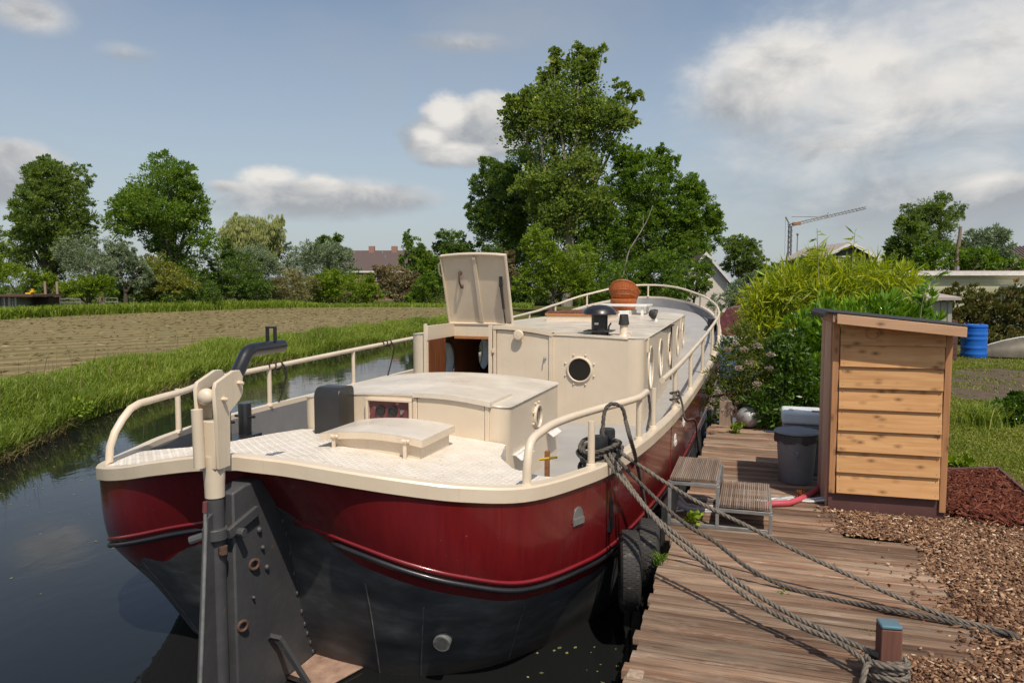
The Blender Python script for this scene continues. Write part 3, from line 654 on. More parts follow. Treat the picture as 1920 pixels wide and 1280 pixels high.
# deadwood between stern post and hull, with bolts
def deadwood():
    mb = MB(); th = .075
    out = [(3.885, -1.0), (3.885, 1.24), (4.0, 1.262), (4.33, 1.275), (4.44, .9), (4.64, .12), (4.82, -.36), (4.95, -1.0)]
    mb.prism(out, lambda a, b, w: np.array([CX+w, a, b]), -th, th)
    mb.build('deadwood', M['rudder'], barge, bevel=.012, fix=True)
    mb = MB(); e = np.array([(4.36, 1.2), (4.45, .86), (4.64, .12), (4.80, -.28)])
    for t in np.linspace(0, 1, 15):
        q = np.array([np.interp(t, np.linspace(0, 1, 4), e[:, 0]), np.interp(t, np.linspace(0, 1, 4), e[:, 1])])
        mb.ball((CX+th+.004, q[0]-.035+random.uniform(-.006, .006), q[1]), (.009, .014, .02), 8, 5)
    mb.tube([(CX+th+.002, a, b) for a, b in e - np.array([.012, 0])], .009, 6)
    mb.build('weld_bead', M['rudder'], barge, smooth=60)
    mb = MB()
    for (a, b, r) in ((4.13, .93, .022), (4.16, .80, .016), (4.2, .65, .02), (4.05, .50, .012)): mb.ball((CX+th+.006, a, b), (.018, r, r), 10, 6)
    mb.build_each('bolt', M['rudder'], barge, smooth=60)
    for (a, b) in ((4.06, .72), (3.93, .36)):
        mb = MB(); mb.tube([(CX+th+.012+.012*math.cos(x), a+.032*math.cos(x), b+.032*math.sin(x)) for x in np.linspace(0, 2*math.pi, 14, endpoint=False)], .011, 8, closed=True)
        mb.build('ring_bolt', M['rust'], barge, smooth=60)
    mb = MB(); sx = lambda px, py, X: np.array([0, 0, CZ]) + ray(px, py)*X/ray(px, py)[0]; q0 = sx(505, 1192, CX+th+.01); mb.tube([q0, sx(523, 1196, CX+th+.05), sx(590, 1300, CX+.30)], [.022, .024, .024], 4); mb.build('strut', M['rudder'], barge, smooth=None)
    mb = MB(); mb.prism([(CX+.078, 4.40), (CX+.40, 4.34), (CX+.55, 4.80), (CX+.078, 4.80)], lambda a, b, w: np.array([a, b, w]), -.24, -.222); mb.build('stern_fin_plate', M['pale_rust'], barge, bevel=.006, fix=True)
deadwood()
# rudder, hinged aft and turned to port
def rudder():
    p0 = np.array([CX, 3.81, 0]); td = unit(np.array([-.09, 1.0, 0])); sd = np.array([td[1], -td[0], 0]); Z = np.array([0, 0, 1.])
    L = lambda t, s, z: p0 + td*t + sd*s + Z*z
    rd = MB().tube([L(0, 0, -1.0), L(0, 0, 1.235)], .055, 16).build('rudder', M['rudder'], barge, smooth=40)
    MB().prism([(.05, -1.0), (.05, 1.17), (-.10, 1.13), (-.16, .6), (-.33, -1.0)], lambda a, b, w: L(a, w, b), -.018, .018).build('blade', M['rudder'], rd, bevel=.004, fix=True)
    MB().tube([L(-.115, .01, 1.2), L(-.12, .012, 1.05), L(-.175, .012, .5), L(-.345, .012, -1.0)], .012, 8).build('edge_rod', M['galv'], rd, smooth=60)
    MB().tube([L(-.118, .01, 1.17), L(-.114, .01, 1.235)], [.016, .014], 8).build('rod_end', M['maroon'], rd)
    mb = MB(); mb.tube([L(0, 0, 1.235), L(0, 0, 1.33), L(0, 0, 1.36), L(0, 0, 1.5)], [.060, .062, .064, .066], 18); 
    mb.build('rudder_head', M['cream'], rd, smooth=40)
    ck = [(-.05, 1.42), (-.07, 1.75), (-.08, 1.92), (-.06, 1.96), (.12, 2.015), (.19, 2.01), (.22, 1.97), (.22, 1.86), (.18, 1.82), (.075, 1.76), (.06, 1.42)]
    for s in (-.064, .064): MB().prism(ck, lambda a, b, w: L(a, s+w, b), -.012, .012).build('cheek_plate', M['cream'], rd, bevel=.004, fix=True)
    MB().prism([(-.06, -.052), (-.06, .052), (.05, .052), (.05, -.052)], lambda a, b, w: L(a, b, w), 1.42, 1.72).build('head_block', M['cream'], rd, bevel=.006, fix=True)
    mb = MB(); mb.tube([L(-.10, -.03, 1.44), L(-.105, -.034, 1.80), L(-.105, -.034, 1.80), L(-.105, -.034, 1.6)], [.034, .034, .028, .028], 18, caps=False); mb.tube([L(-.10, -.03, 1.44), L(-.10, -.03, 1.442)], .034, 18); mb.build('socket_tube', M['cream'], rd, smooth=40)
    mb = MB()
    for t, z in ((.0, 1.85), (.17, 1.93)):
        for s in (-.076, .076): mb.cyl(L(t, s, z), L(t, s+.022*np.sign(s), z), .017, n=6); mb.cyl(L(t, s*1.2, z), L(t, s*1.2+.02*np.sign(s), z), .01, n=8)
    mb.build_each('cheek_bolt', M['cream'], rd, per=2)
    tl = MB().tube(np.array([L(-.045, 0, 1.87), L(.14, 0, 1.90), L(.24, 0, 1.94), L(.36, 0, 2.07), L(.39, 0, 2.10), L(.44, 0, 2.115), L(.84, 0, 2.115)]), .046, 16).build('tiller', M['black'], rd, smooth=45)
    MB().lathe([(.053, 0), (.053, .02), (.045, .04), (.025, .052), (0.001, .056)], L(-.045, 0, 1.87), 20, R=np.stack([sd, Z, -td], 1)).build('tiller_end_cap', M['cream'], rd, smooth=50, fix=True)
    mb = MB()
    for s in (-.03, .03): mb.box(L(.70, s, 2.205), (.012, .03, .10), np.stack([sd, td, Z], 1))
    mb.box(L(.70, 0, 2.255), (.072, .03, .012), np.stack([sd, td, Z], 1)); mb.build('tiller_bracket', M['black'], rd)
    mb = MB(); mb.tube([L(-.01, 0, .97), L(-.01, 0, 1.04)], .078, 14); mb.bar((CX+.085, 3.82, 1.0), (CX+.092, 4.10, 1.075), .03, .065); mb.cyl((CX+.09, 3.9, .99), (CX+.145, 3.9, .99), .03, n=8); mb.cyl((CX-.07, 3.80, .98), (CX-.16, 3.76, .95), .028, n=10); mb.build('rudder_hinge', M['rudder'], rd, bevel=.004)
    mb = MB(); mb.tube([L(-.02, .058, .88), L(-.02, .058, .93)], .03, 8); mb.build('rust_patch', M['rust'], rd)
rudder()
# ---------------------------------------------------------------- stern deck with raised tread pattern
def stern_deck():
    C = full_off(GUN, -.062); k = C[:, 1] < 5.25; rim = C[k]; rim = rim[rim[:, 1] < 5.25]
    fe = np.array([(-5.10, 5.27, 1.09), (-4.75, 5.45, 1.11), (-4.56, 5.68, 1.125), (-4.45, 6.1, 1.12), (-4.28, 6.345, 1.13), (-3.2, 6.345, 1.22), (-2.13, 6.345, 1.12), (-2.0, 5.8, 1.13), (-1.78, 5.47, 1.13), (-1.5, 5.28, 1.14), (-1.29, 5.22, 1.16)])
    d = np.r_[0, np.cumsum(np.linalg.norm(np.diff(rim, axis=0), axis=1))]; q = np.linspace(0, d[-1], 90)
    rim = np.stack([np.interp(q, d, rim[:, i]) for i in range(3)], 1)
    dd = np.r_[0, np.cumsum(np.linalg.norm(np.diff(fe, axis=0), axis=1))]; qf = np.linspace(0, dd[-1], 90); fr = np.stack([np.interp(qf, dd, fe[:, i]) for i in range(3)], 1)
    rim[:, 2] += -.012
    G = []
    for t in np.linspace(0, 1, 14):
        R = rim*(1-t)+fr*t; tz = 1-math.exp(-t*4.6); R[:, 2] = rim[:, 2]*(1-tz)+fr[:, 2]*tz; G.append(R)
    G = np.array(G); G[-3:, :, 2] = np.minimum(G[-3:, :, 2], 2); sk = fr.copy(); sk[:, 2] -= .5
    mb = MB(); mb.grid(G); mb.grid(np.array([fr, sk])); mb.build('stern_deck', M['deck'], barge, smooth=40)
    # lugs: sample the deck surface
    tris = []; V = []; F = []
    P = G.reshape(-1, 3)
    from mathutils.bvhtree import BVHTree
    a, b = G.shape[:2]; faces = [(i*b+j, (i+1)*b+j, (i+1)*b+j+1, i*b+j+1) for i in range(a-1) for j in range(b-1)]
    bv = BVHTree.FromPolygons([tuple(p) for p in P], faces)
    sp = .043; n = 0; i = 0; VV = []; QQ = []
    for ix in range(-56, 57):
        for iy in range(0, 62):
            x = CX + ix*sp; y = 3.95 + iy*sp
            if (y > 5.28 and y < 6.0 and -3.42 < x < -2.46): continue
            h = bv.ray_cast(Vector((x, y, 3)), Vector((0, 0, -1)))
            if h[0] is None: continue
            ang = rad(45) if (ix+iy) % 2 else rad(-45); c, s = math.cos(ang), math.sin(ang); z = h[0].z
            l, w, e = .0175, .0065, .0026
            base = [(-l, 0), (0, -w), (l, 0), (0, w)]; top = [(-l*.7, 0), (0, -w*.55), (l*.7, 0), (0, w*.55)]
            k0 = len(VV)
            nx, ny, nz = h[1]; nz = abs(nz) or 1
            for pts, zz in ((base, -.0005), (top, e)):
                for (u, v) in pts:
                    dx, dy = u*c-v*s, u*s+v*c; VV.append((x+dx, y+dy, z+zz-(nx*dx+ny*dy)/nz*(1 if h[1].z > 0 else -1)))
            for q in range(4): QQ.append((k0+q, k0+(q+1) % 4, k0+4+(q+1) % 4, k0+4+q))
            QQ.append((k0+4, k0+5, k0+6, k0+7))
    o = fast_mesh('tread_pattern', np.array(VV), QQ, M['deck'], barge); o['kind'] = 'stuff'
stern_deck()
def clear_glass():
    m, nt, out = new_mat('clear_window_glass'); t = nt.nodes.new('ShaderNodeBsdfTransparent'); g = nt.nodes.new('ShaderNodeBsdfGlossy'); g.inputs['Roughness'].default_value = .03; t.inputs[0].default_value = (.86, .9, .88, 1)
    f = nt.nodes.new('ShaderNodeFresnel'); f.inputs[0].default_value = 1.45; x = nt.nodes.new('ShaderNodeMixShader'); nt.links.new(f.outputs[0], x.inputs[0]); nt.links.new(t.outputs[0], x.inputs[1]); nt.links.new(g.outputs[0], x.inputs[2]); nt.links.new(x.outputs[0], out.inputs[0]); return m
M['glass_clear'] = clear_glass()
M['glass_side'] = pm('pale_lit_glass', (.55, .53, .50), .10, (.45, .43, .40), 3, coat=.5, rvar=.05)  # lit look of the starboard panes is put into their pale colour
# ---------------------------------------------------------------- cabins
def rrect(x0, x1, y0, y1, r, n=7, r2=None):
    # counter-clockwise rounded rectangle from the aft left corner
    r2 = r if r2 is None else r2; out = []
    def seg(p, q, m=14):
        return [(p[0]+(q[0]-p[0])*k/m, p[1]+(q[1]-p[1])*k/m) for k in range(1, m)]
    for (cx, cy, a0, rr) in ((x0+r, y0+r, math.pi, r), (x1-r, y0+r, 1.5*math.pi, r), (x1-r2, y1-r2, 0, r2), (x0+r2, y1-r2, .5*math.pi, r2)):
        arc = [(cx+rr*math.cos(a0 + (math.pi/2)*k/(n-1)), cy+rr*math.sin(a0 + (math.pi/2)*k/(n-1))) for k in range(n)]
        if out: out += seg(out[-1], arc[0])
        out += arc
    return out + seg(out[-1], out[0])
def roof_surface(mb, xs, yr, zf, t=.0):
    # strips across x; yr(x) -> list of (y0,y1) intervals
    for a, b in zip(xs[:-1], xs[1:]):
        m = (a+b)/2; ia, ib, im = yr(a), yr(b), yr(m)
        for k in range(len(im)):
            A = ia[k] if len(ia) == len(im) else im[k]; B = ib[k] if len(ib) == len(im) else im[k]
            mb.add([(a, A[0], zf(a, A[0])), (b, B[0], zf(b, B[0])), (b, B[1], zf(b, B[1])), (a, A[1], zf(a, A[1]))], [(0, 1, 2, 3)])
def ellipse(cu, cv, ru, rv, n=24): return [(cu+ru*math.cos(a), cv+rv*math.sin(a)) for a in np.linspace(0, 2*math.pi, n, endpoint=False)]
def frame_ring(mb, cu, cv, ru, rv, mapf, w, n=28):
    mb.tube([mapf(u, v, .0) for u, v in ellipse(cu, cv, ru, rv, n)], w, 8, closed=True)
def oval_wall(mb, ys, zc, ru, rv, y0, y1, z0, zt, mapf, depth):
    # long wall with a row of oval openings: a ring patch round each oval, plain strips between
    edge = y0; m = 28
    def strip(a, b):
        if b-a > 1e-4: mb.grid(np.array([[mapf(a, z0, 0), mapf(b, z0, 0)], [mapf(a, zt(a), 0), mapf(b, zt(b), 0)]]))
    for yc in ys:
        a, b = yc-.42, yc+.42; strip(edge, a); edge = b; top = zt(yc)
        E = []; Rr = []
        for k in range(m):
            t = 2*math.pi*(k+.5)/m; c, s = math.cos(t), math.sin(t); E.append(mapf(yc+ru*c, zc+rv*s, 0))
            hz = (zt(yc)-zc) if s > 0 else (zc-z0); q = min(.42/max(abs(c), 1e-6), hz/max(abs(s), 1e-6)); Rr.append((yc+q*c, zc+q*s))
        # snap the nearest boundary points to the corners
        for cy, cz in ((a, z0), (b, z0), (b, top), (a, top)):
            k = min(range(m), key=lambda i: (Rr[i][0]-cy)**2+(Rr[i][1]-cz)**2); Rr[k] = (cy, cz)
        Rr = [mapf(u, zt(u) if abs(v-top) < 1e-6 else v, 0) for u, v in Rr]; D = [mapf(yc+ru*math.cos(2*math.pi*(k+.5)/m), zc+rv*math.sin(2*math.pi*(k+.5)/m), depth) for k in range(m)]
        mb.add(E+Rr+D, [(k, (k+1) % m, m+(k+1) % m, m+k) for k in range(m)] + [(k, (k+1) % m, 2*m+(k+1) % m, 2*m+k) for k in range(m)])
    strip(edge, y1)
def porthole(name, parent, cu, cv, r, mapf, nb=8, ring=.016):
    # mapf(u,v,outwards) ; ring, glass, bolts
    mb = MB(); prof = [(r, .0), (r, .022), (r*1.06, .03), (r*1.16, .024), (r*1.2, .0)]; n = 30
    V = []; 
    for (rr, t) in prof:
        for a in np.linspace(0, 2*math.pi, n, endpoint=False): V.append(mapf(cu+rr*math.cos(a), cv+rr*math.sin(a), t))
    mb.add(V, [(i*n+j, i*n+(j+1) % n, (i+1)*n+(j+1) % n, (i+1)*n+j) for i in range(len(prof)-1) for j in range(n)])
    ph = mb.build(name, M['cream'], parent, smooth=50, fix=True)
    mb = MB()
    for k in range(nb):
        a = 2*math.pi*(k+.5)/nb; c = mapf(cu+r*1.42*math.cos(a), cv+r*1.42*math.sin(a), .006); mb.ball(c, .014, 8, 5)
    mb.build_each('bolt', M['cream'], ph, smooth=60)
    MB().prism(ellipse(cu, cv, r*1.02, r*1.02), lambda u, v, w: mapf(u, v, w), -.012, .006).build('glass', M['glass_dark'], ph, smooth=20, fix=True)
    return ph
def aft_cabin():
    x0, x1, y0, y1, zb = CX-1.07, CX+1.07, 6.36, 8.2, .60
    zf = lambda x, y=0: 1.45 + .075*(1-min(1, abs(x-CX)/1.07)**2)
    ol = rrect(x0, x1, y0, y1, .13, 7, .03); mb = MB(); n = len(ol)
    mb.add([(x, y, zb) for x, y in ol] + [(x, y, zf(x)-.012) for x, y in ol], [(i, (i+1) % n, n+(i+1) % n, n+i) for i in range(n)])
    c = mb.build('aft_cabin', M['cream'], barge, smooth=30)
    def yr(x):
        k = [y for (xx, y) in ol]; r = .13; e = max(0, r-(x-x0), r-(x1-x)); a = y0 + (r-math.sqrt(max(0, r*r-e*e)) if e > 0 else 0); return [(a-.008, y1+.01)]
    xs = np.r_[x0-.006, x0+.02, x0+.05, x0+.09, np.linspace(x0+.13, x1-.13, 15), x1-.09, x1-.05, x1-.02, x1+.006]
    mb = MB(); roof_surface(mb, xs, lambda x: yr(min(max(x, x0), x1)), lambda x, y: zf(x)+.004)
    # rolled edge
    o2 = [(x + .004*np.sign(x-CX), y) for x, y in ol]; mb.tube([(x, y, zf(x)-.006) for x, y in o2], .010, 6, closed=True)
    mb.build('roof', M['roof'], c, smooth=40)
    # companion door with sliding lid
    door = MB().prism([(-3.0, 1.0), (-2.335, 1.0), (-2.335, 1.485)] + [(x, 1.505 + .022*(1-((x+2.67)/.33)**2)) for x in np.linspace(-2.4, -2.95, 8)] + [(-3.0, 1.50)], lambda a, b, w: np.array([a, y0-w, b]), -.01, .025).build('companion_door', M['cream'], c, bevel=.004, fix=True, smooth=40)
    mb = MB(); mb.box2((-3.045, y0-.03, .98), (-3.005, y0+.01, 1.50)); mb.box2((-2.33, y0-.03, .98), (-2.29, y0+.01, 1.47)); mb.build_each('door_frame', M['cream'], c, bevel=.004)
    MB().tube([(-2.58, y0-.02, 1.12), (-2.58, y0-.09, 1.125), (-2.50, y0-.10, 1.14)], [.012, .011, .008], 8).build('door_handle', M['cream'], door, smooth=50)
    mb = MB(); xs2 = np.linspace(-3.04, -2.27, 12); top = lambda x: zf(x)+.03+.012*(1-((x+2.66)/.4)**2)
    G = np.array([[(x, y, top(x)) for x in xs2] for y in (y0-.05, y0+.60)]); mb.grid(G); lo = G-np.array([0, 0, .045]); mb.grid(np.array([G[0], lo[0]])); mb.grid(np.array([G[1], lo[1]])); mb.grid(np.array([G[:, 0], lo[:, 0]])); mb.grid(np.array([G[:, -1], lo[:, -1]]))
    mb.build('sliding_lid', M['roof'], c, smooth=30, fix=True)
    # instrument box with maroon face
    mb = MB(); mb.box2((-3.53, y0-.06, 1.46), (-3.05, y0+.0, 1.485)); mb.box2((-3.53, y0-.06, 1.0), (-3.505, y0, 1.46)); mb.box2((-3.075, y0-.06, 1.0), (-3.05, y0, 1.46)); mb.build('instrument_box', M['cream'], c, bevel=.004)
    pn = MB().box2((-3.505, y0-.02, 1.02), (-3.075, y0-.005, 1.458)).build('instrument_panel', M['maroon'], c, bevel=.002)
    for x in (-3.385, -3.255): MB().lathe([(.047, 0), (.047, .022), (.038, .022), (.036, .012), (.001, .012)], (x, y0-.02, 1.365), 20, R=np.array([[1, 0, 0], [0, 0, -1], [0, 1, 0]])).build('gauge', M['plastic_black'], pn, smooth=40, fix=True)
    mb = MB(); mb.cyl((-3.15, y0-.02, 1.365), (-3.15, y0-.05, 1.365), .016, n=10); mb.box((-3.15, y0-.055, 1.365), (.012, .02, .04)); mb.cyl((-3.44, y0-.02, 1.28), (-3.44, y0-.035, 1.28), .01, n=8); mb.cyl((-3.32, y0-.02, 1.25), (-3.32, y0-.035, 1.25), .01, n=8); mb.build_each('switch', M['galv'], pn)
    porthole('porthole', c, 7.33, 1.215, .105, lambda u, v, w: np.array([x1+w+.002, u, v]), 8)
    for (yy, l, z) in ((6.75, .42, .98), (7.85, .34, .98)):
        mb = MB(); mb.box((x1+.02, yy, z), (.04, l, .012)); mb.box((x1+.06, yy, z-.025), (.07, l, .008), np.array(Matrix.Rotation(rad(38), 3, 'Y')))
        for k in (-.3, 0, .3): mb.ball((x1+.03, yy+k*l, z+.01), .012, 6, 4)
        mb.build('hinge_plate', M['white'], c, bevel=.002)
    return c
aft_cabin()
def deck_hatch():
    x0, x1, y0, y1 = -3.36, -2.52, 5.36, 5.96; h = MB().box2((x0+.06, y0, 1.05), (x1, y1, 1.315)).build('deck_hatch', M['cream'], barge, bevel=.006)
    xs = np.linspace(x0-.05, x1+.04, 14); z = lambda x: 1.335 + .04*(1-((x-(x0+x1)/2)/.47)**2)
    G = np.array([[(x, y, z(x)) for x in xs] for y in (y0-.045, y1+.03)]); lo = G.copy(); lo[:, :, 2] = G[:, :, 2]-.058
    mb = MB(); mb.grid(G)
    lid = mb.build('hatch_lid', M['roof'], h, smooth=40)
    mb = MB(); g2 = G + np.array([0, 0, -.001]); mb.grid(np.array([g2[0], lo[0]])); mb.grid(np.array([g2[1], lo[1]])); mb.grid(np.array([g2[:, 0], lo[:, 0]])); mb.grid(np.array([g2[:, -1], lo[:, -1]])); mb.grid(lo); mb.build('lid_rim', M['cream'], h, smooth=30, fix=True)
    for x in (x0+.10, x1-.10):
        mb = MB(); mb.bar((x, y0-.065, z(x)-.025), (x, y0-.065, 1.13), .028, .012, (0, 1, 0)); mb.cyl((x-.02, y0-.07, z(x)-.03), (x+.02, y0-.07, z(x)-.03), .018, n=10); mb.ball((x+.03, y0-.07, z(x)-.028), .016, 8, 5); mb.build('clamp', M['cream'], h, smooth=40)
deck_hatch()
def engine_box():
    x0, x1, y0, y1 = -3.93, -3.665, 6.05, 6.335; z0, z1 = 1.12, 1.60
    pr = [(y0, z0), (y1, z0), (y1, z1-.07)] + [(y1-.05+.05*math.cos(a), z1-.05+.05*math.sin(a)) for a in np.linspace(.3, math.pi/2, 4)] + [(y0+.09-.09*math.sin(a), z1-.09+.09*math.cos(a)) for a in np.linspace(0, math.pi/2, 6)]
    MB().prism(pr, lambda a, b, w: np.array([w, a, b]), x0, x1).build('engine_control_box', M['plastic_black'], barge, bevel=.008, smooth=40, fix=True)
engine_box()
HW0, HWK = 1.74, .030
MY0, MY1 = 10.15, 19.7
def main_cabin():
    hw = lambda y: HW0 - HWK*(y-MY0)
    zb, ze = .60, 1.82; r = .20
    zf = lambda x, y: ze + .055*(1-min(1, abs(x-CX)/hw(y))**2)
    dx0, dx1, dz1 = -4.62, -3.66, 1.80      # doorway
    hx0, hx1, hy1 = -4.62, -3.66, 11.17     # hatch above it
    c = MB(); 
    # aft wall, between the rounded corners, with the doorway cut out
    xa, xb = CX-HW0+r, CX+HW0-r
    top = [(x, zf(x, MY0)) for x in np.linspace(xb, dx1, 9)] + [(dx1, .70), (dx0, .70)] + [(x, zf(x, MY0)) for x in np.linspace(dx0, xa, 4)]
    phx, phz, phr = -2.33, 1.385, .155
    c.panel([(xa, zb), (xb, zb)] + top, [ellipse(phx, phz, phr, phr, 28)], lambda u, v, w: np.array([u, MY0+w, v]), .05)
    # rounded corners
    for s in (-1, 1):
        A = []; 
        for a in np.linspace(0, math.pi/2, 8):
            x = CX+s*(HW0-r+r*math.sin(a)); y = MY0+r-r*math.cos(a); A.append(((x, y, zb), (x, y, zf(x, y))))
        c.grid(np.array(A))
    # side walls with oval openings
    ys = [11.15, 12.75, 14.6, 16.75, 18.55]; WZC, RU, RV = 1.335, .31, .315
    for s in (-1, 1):
        mp = lambda u, v, w, s=s: np.array([CX+s*(hw(u)-w), u, v])
        oval_wall(c, ys, WZC, RU, RV, MY0+r, MY1-.3, zb, lambda y: zf(CX+hw(y), y), mp, 0)
    # forward end
    A = []
    for a in np.linspace(0, math.pi, 14):
        x = CX+(hw(MY1-.3))*math.cos(a); y = MY1-.3+.3*math.sin(a)**.6; A.append(((x, y, zb), (x, y, zf(x, MY1))))
    c.grid(np.array(A))
    cab = c.build('main_cabin', M['cream'], barge, smooth=35)
    # roof with the hatch opening
    def yr(x):
        e = max(0, r-(HW0-abs(x-CX))); a = MY0 + (r-math.sqrt(max(0, r*r-e*e)) if e > 0 else 0)
        t = min(1, abs(x-CX)/hw(MY1-.3)); yend = MY1-.3+.3*max(0, 1-t*t)**.3
        # taper of the sides
        if abs(x-CX) > hw(MY1-.3): yend = MY0+(HW0-abs(x-CX))/HWK
        yend = max(yend, a+.02)
        if hx0 <= x <= hx1: return [(hy1, yend)]
        return [(a-.012, yend)]
    xs = np.r_[CX-HW0+.001, CX-HW0+.02, CX-HW0+.06, CX-HW0+.12, np.linspace(CX-HW0+.2, hx0-1e-4, 3), np.linspace(hx0+1e-4, hx1-1e-4, 5), np.linspace(hx1+1e-4, CX+HW0-.34, 11), CX+HW0-.27, CX+HW0-.2, CX+HW0-.12, CX+HW0-.06, CX+HW0-.02, CX+HW0-.001]
    mb = MB()
    for a, b in zip(xs[:-1], xs[1:]):
        m = (a+b)/2; A, B = yr(a if (hx0 <= a <= hx1) == (hx0 <= m <= hx1) else m), yr(b if (hx0 <= b <= hx1) == (hx0 <= m <= hx1) else m)
        A, B = A[0], B[0]; k = 14; ga = np.linspace(A[0], A[1], k); gb = np.linspace(B[0], B[1], k)
        mb.grid(np.array([[(a, y, zf(a, y)+.004) for y in ga], [(b, y, zf(b, y)+.004) for y in gb]]))
    mb.build('roof', M['roof'], cab, smooth=40)
    mb = MB()
    for s in (-1, 1): mb.tube([(CX+s*(hw(y)+.004), y, zf(CX+hw(y), y)-.006) for y in np.linspace(MY0+r, MY1-.35, 14)], .013, 6)
    mb.tube([(x, MY0-.004, zf(x, MY0)-.008) for x in np.linspace(dx1+.9, xb, 8)], .012, 6)
    mb.build('roof_edge', M['cream'], cab, smooth=60)
    # hatch coaming (cream band round the opening) and its two posts
    mb = MB(); zt = 1.955
    mb.box2((hx0-.03, MY0-.02, 1.74), (hx0, hy1, zt)); mb.box2((hx1, MY0-.02, 1.74), (hx1+.03, hy1, zt)); mb.box2((hx0-.03, hy1, 1.74), (hx1+.03, hy1+.03, zt))
    mb.box2((hx0-.055, MY0-.045, .70), (hx0-.012, MY0-.002, zt+.03)); mb.box2((hx1+.0, MY0-.045, .70), (hx1+.055, MY0-.002, zt+.03)); mb.build('hatch_coaming', M['cream'], cab, bevel=.004)
    MB().box2((hx0, hy1-.02, 1.70), (hx1, hy1+.0, 1.738)).build('coaming_trim', M['trim_wood'], cab, bevel=.003)
    # interior: panelled linings with the same oval openings, dark bulkhead and floor
    for s in (-1, 1):
        mp = lambda u, v, w, s=s: np.array([CX+s*(hw(u)-.152-w), u, v])
        mb = MB(); oval_wall(mb, ys, WZC, RU, RV, MY0+.05, MY1-.6, .35, lambda y: 1.78, mp, .0)
        mb.build('cabin_lining', M['panelwood'], cab, smooth=None)
        for y in ys:
            mb = MB(); frame_ring(mb, y, WZC, RU, RV, lambda u, v, w: mp(u, v, .01), .022, 26); mb.build('inner_window_ring', M['interior'], cab, smooth=60)
    MB().box2((CX-1.62, 14.9, .35), (CX+1.62, 14.95, 1.78)).build('bulkhead', M['interior'], cab, smooth=None)
    MB().box2((CX-1.68, MY0+.03, .30), (CX+1.68, 15, .35)).build('cabin_floor', M['interior'], cab, smooth=None)
    MB().box2((hx1+.03, MY0+.05, 1.77), (CX+1.66, 14.95, 1.79)).build('ceiling_lining', M['interior'], cab, smooth=None)
    mb = MB(); mb.box2((dx0-.02, MY0+.03, .35), (dx0-.0, MY0+.62, 1.74))
    for k in range(9): mb.box2((dx0-.001, MY0+.05+k*.066, .4), (dx0+.006, MY0+.105+k*.066, 1.735))
    mb.build('stair_panelling', M['panelwood'], cab, smooth=None)
    # oval windows: glass and frame, one part each
    for s in (-1, 1):
        for y in ys:
            mp = lambda u, v, w, s=s: np.array([CX+s*(hw(u)+w), u, v])
            mb = MB(); frame_ring(mb, y, WZC, RU, RV, lambda u, v, w: mp(u, v, .004), .015, 32); wf = mb.build('oval_window', M['cream'], cab, smooth=60); mb = MB(); el = ellipse(y, WZC, RU, RV, 28); mb.grid(np.array([[mp(u, v, 0) for u, v in el+el[:1]], [mp(u, v, -.15) for u, v in el+el[:1]]])); mb.build('window_reveal', M['white'], wf, smooth=60)
            mb = MB(); V = [mp(u, v, -.148) for u, v in ellipse(y, WZC, RU, RV, 26)]; mb.add(V, [tuple(range(26))]); mb.build('glass', M['glass_side'] if s > 0 else M['glass_clear'], wf, smooth=None)
            mb = MB(); mb.ball(mp(y-.24, WZC-.02, -.03), .022, 8, 5); mb.cyl(mp(y-.24, WZC-.02, -.03), mp(y-.17, WZC-.02, -.04), .009, n=6); mb.build('window_catch', M['cream'], wf, smooth=60)
    mb = MB(); mb.box2((CX+hw(10.75)-.004, 10.66, 1.60), (CX+hw(10.75)+.03, 10.80, 1.80)); mb.box2((CX+hw(17.6)-.004, 17.55, 1.55), (CX+hw(17.6)+.03, 17.68, 1.84)); mb.build_each('side_bracket', M['cream'], cab, bevel=.004)
    porthole('porthole', cab, phx, phz, phr, lambda u, v, w: np.array([u, MY0-w-.002, v]), 8)
    # closed right-hand door leaf with arched top
    lx0, lx1 = -3.585, -2.715
    topz = lambda x: 1.965 - .085*((x-lx0)/(lx1-lx0))**2 - .0*(x-lx0)
    leaf = MB().prism([(lx0+.05, .70), (lx1-.05, .70)] + [(x, topz(x)-.05) for x in np.linspace(lx1-.05, lx0+.05, 10)], lambda a, b, w: np.array([a, MY0-w, b]), .004, .03).build('door_leaf', M['cream'], cab, bevel=.004, fix=True)
    mb = MB(); mb.box2((lx0, MY0-.05, .70), (lx0+.043, MY0-.002, topz(lx0))); mb.box2((lx1-.043, MY0-.05, .70), (lx1, MY0-.002, topz(lx1)))
    xs3 = np.linspace(lx0, lx1, 10)
    mb.grid(np.array([[(x, MY0-.06, topz(x)+.012) for x in xs3], [(x, MY0+.1, topz(x)+.012) for x in xs3]])); mb.grid(np.array([[(x, MY0-.06, topz(x)+.012) for x in xs3], [(x, MY0-.06, topz(x)-.036) for x in xs3]])); mb.grid(np.array([[(x, MY0-.06, topz(x)-.036) for x in xs3], [(x, MY0-.0, topz(x)-.036) for x in xs3]]))
    mb.grid(np.array([[(x, MY0+.1, topz(x)+.012) for x in xs3], [(x, MY0+.1, 1.80) for x in xs3]]))
    mb.build('door_surround', M['cream'], cab, smooth=30, bevel=0)
    R = np.array([[1, 0, 0], [0, 0, -1], [0, 1, 0]])
    MB().lathe([(.045, 0), (.045, .05), (.074, .055), (.076, .075), (.06, .095), (.001, .1)], (-3.19, MY0-.03, 1.855), 24, R=R).build('door_vent', M['cream'], leaf, smooth=40, fix=True)
    mb = MB(); mb.ball((-2.82, MY0-.045, 1.53), .022, 8, 5); mb.tube([(-2.82, MY0-.03, 1.53), (-2.82, MY0-.08, 1.53), (-2.82, MY0-.085, 1.48)], .009, 6); mb.build('door_latch', M['galv'], leaf, smooth=50)
    mb = MB()
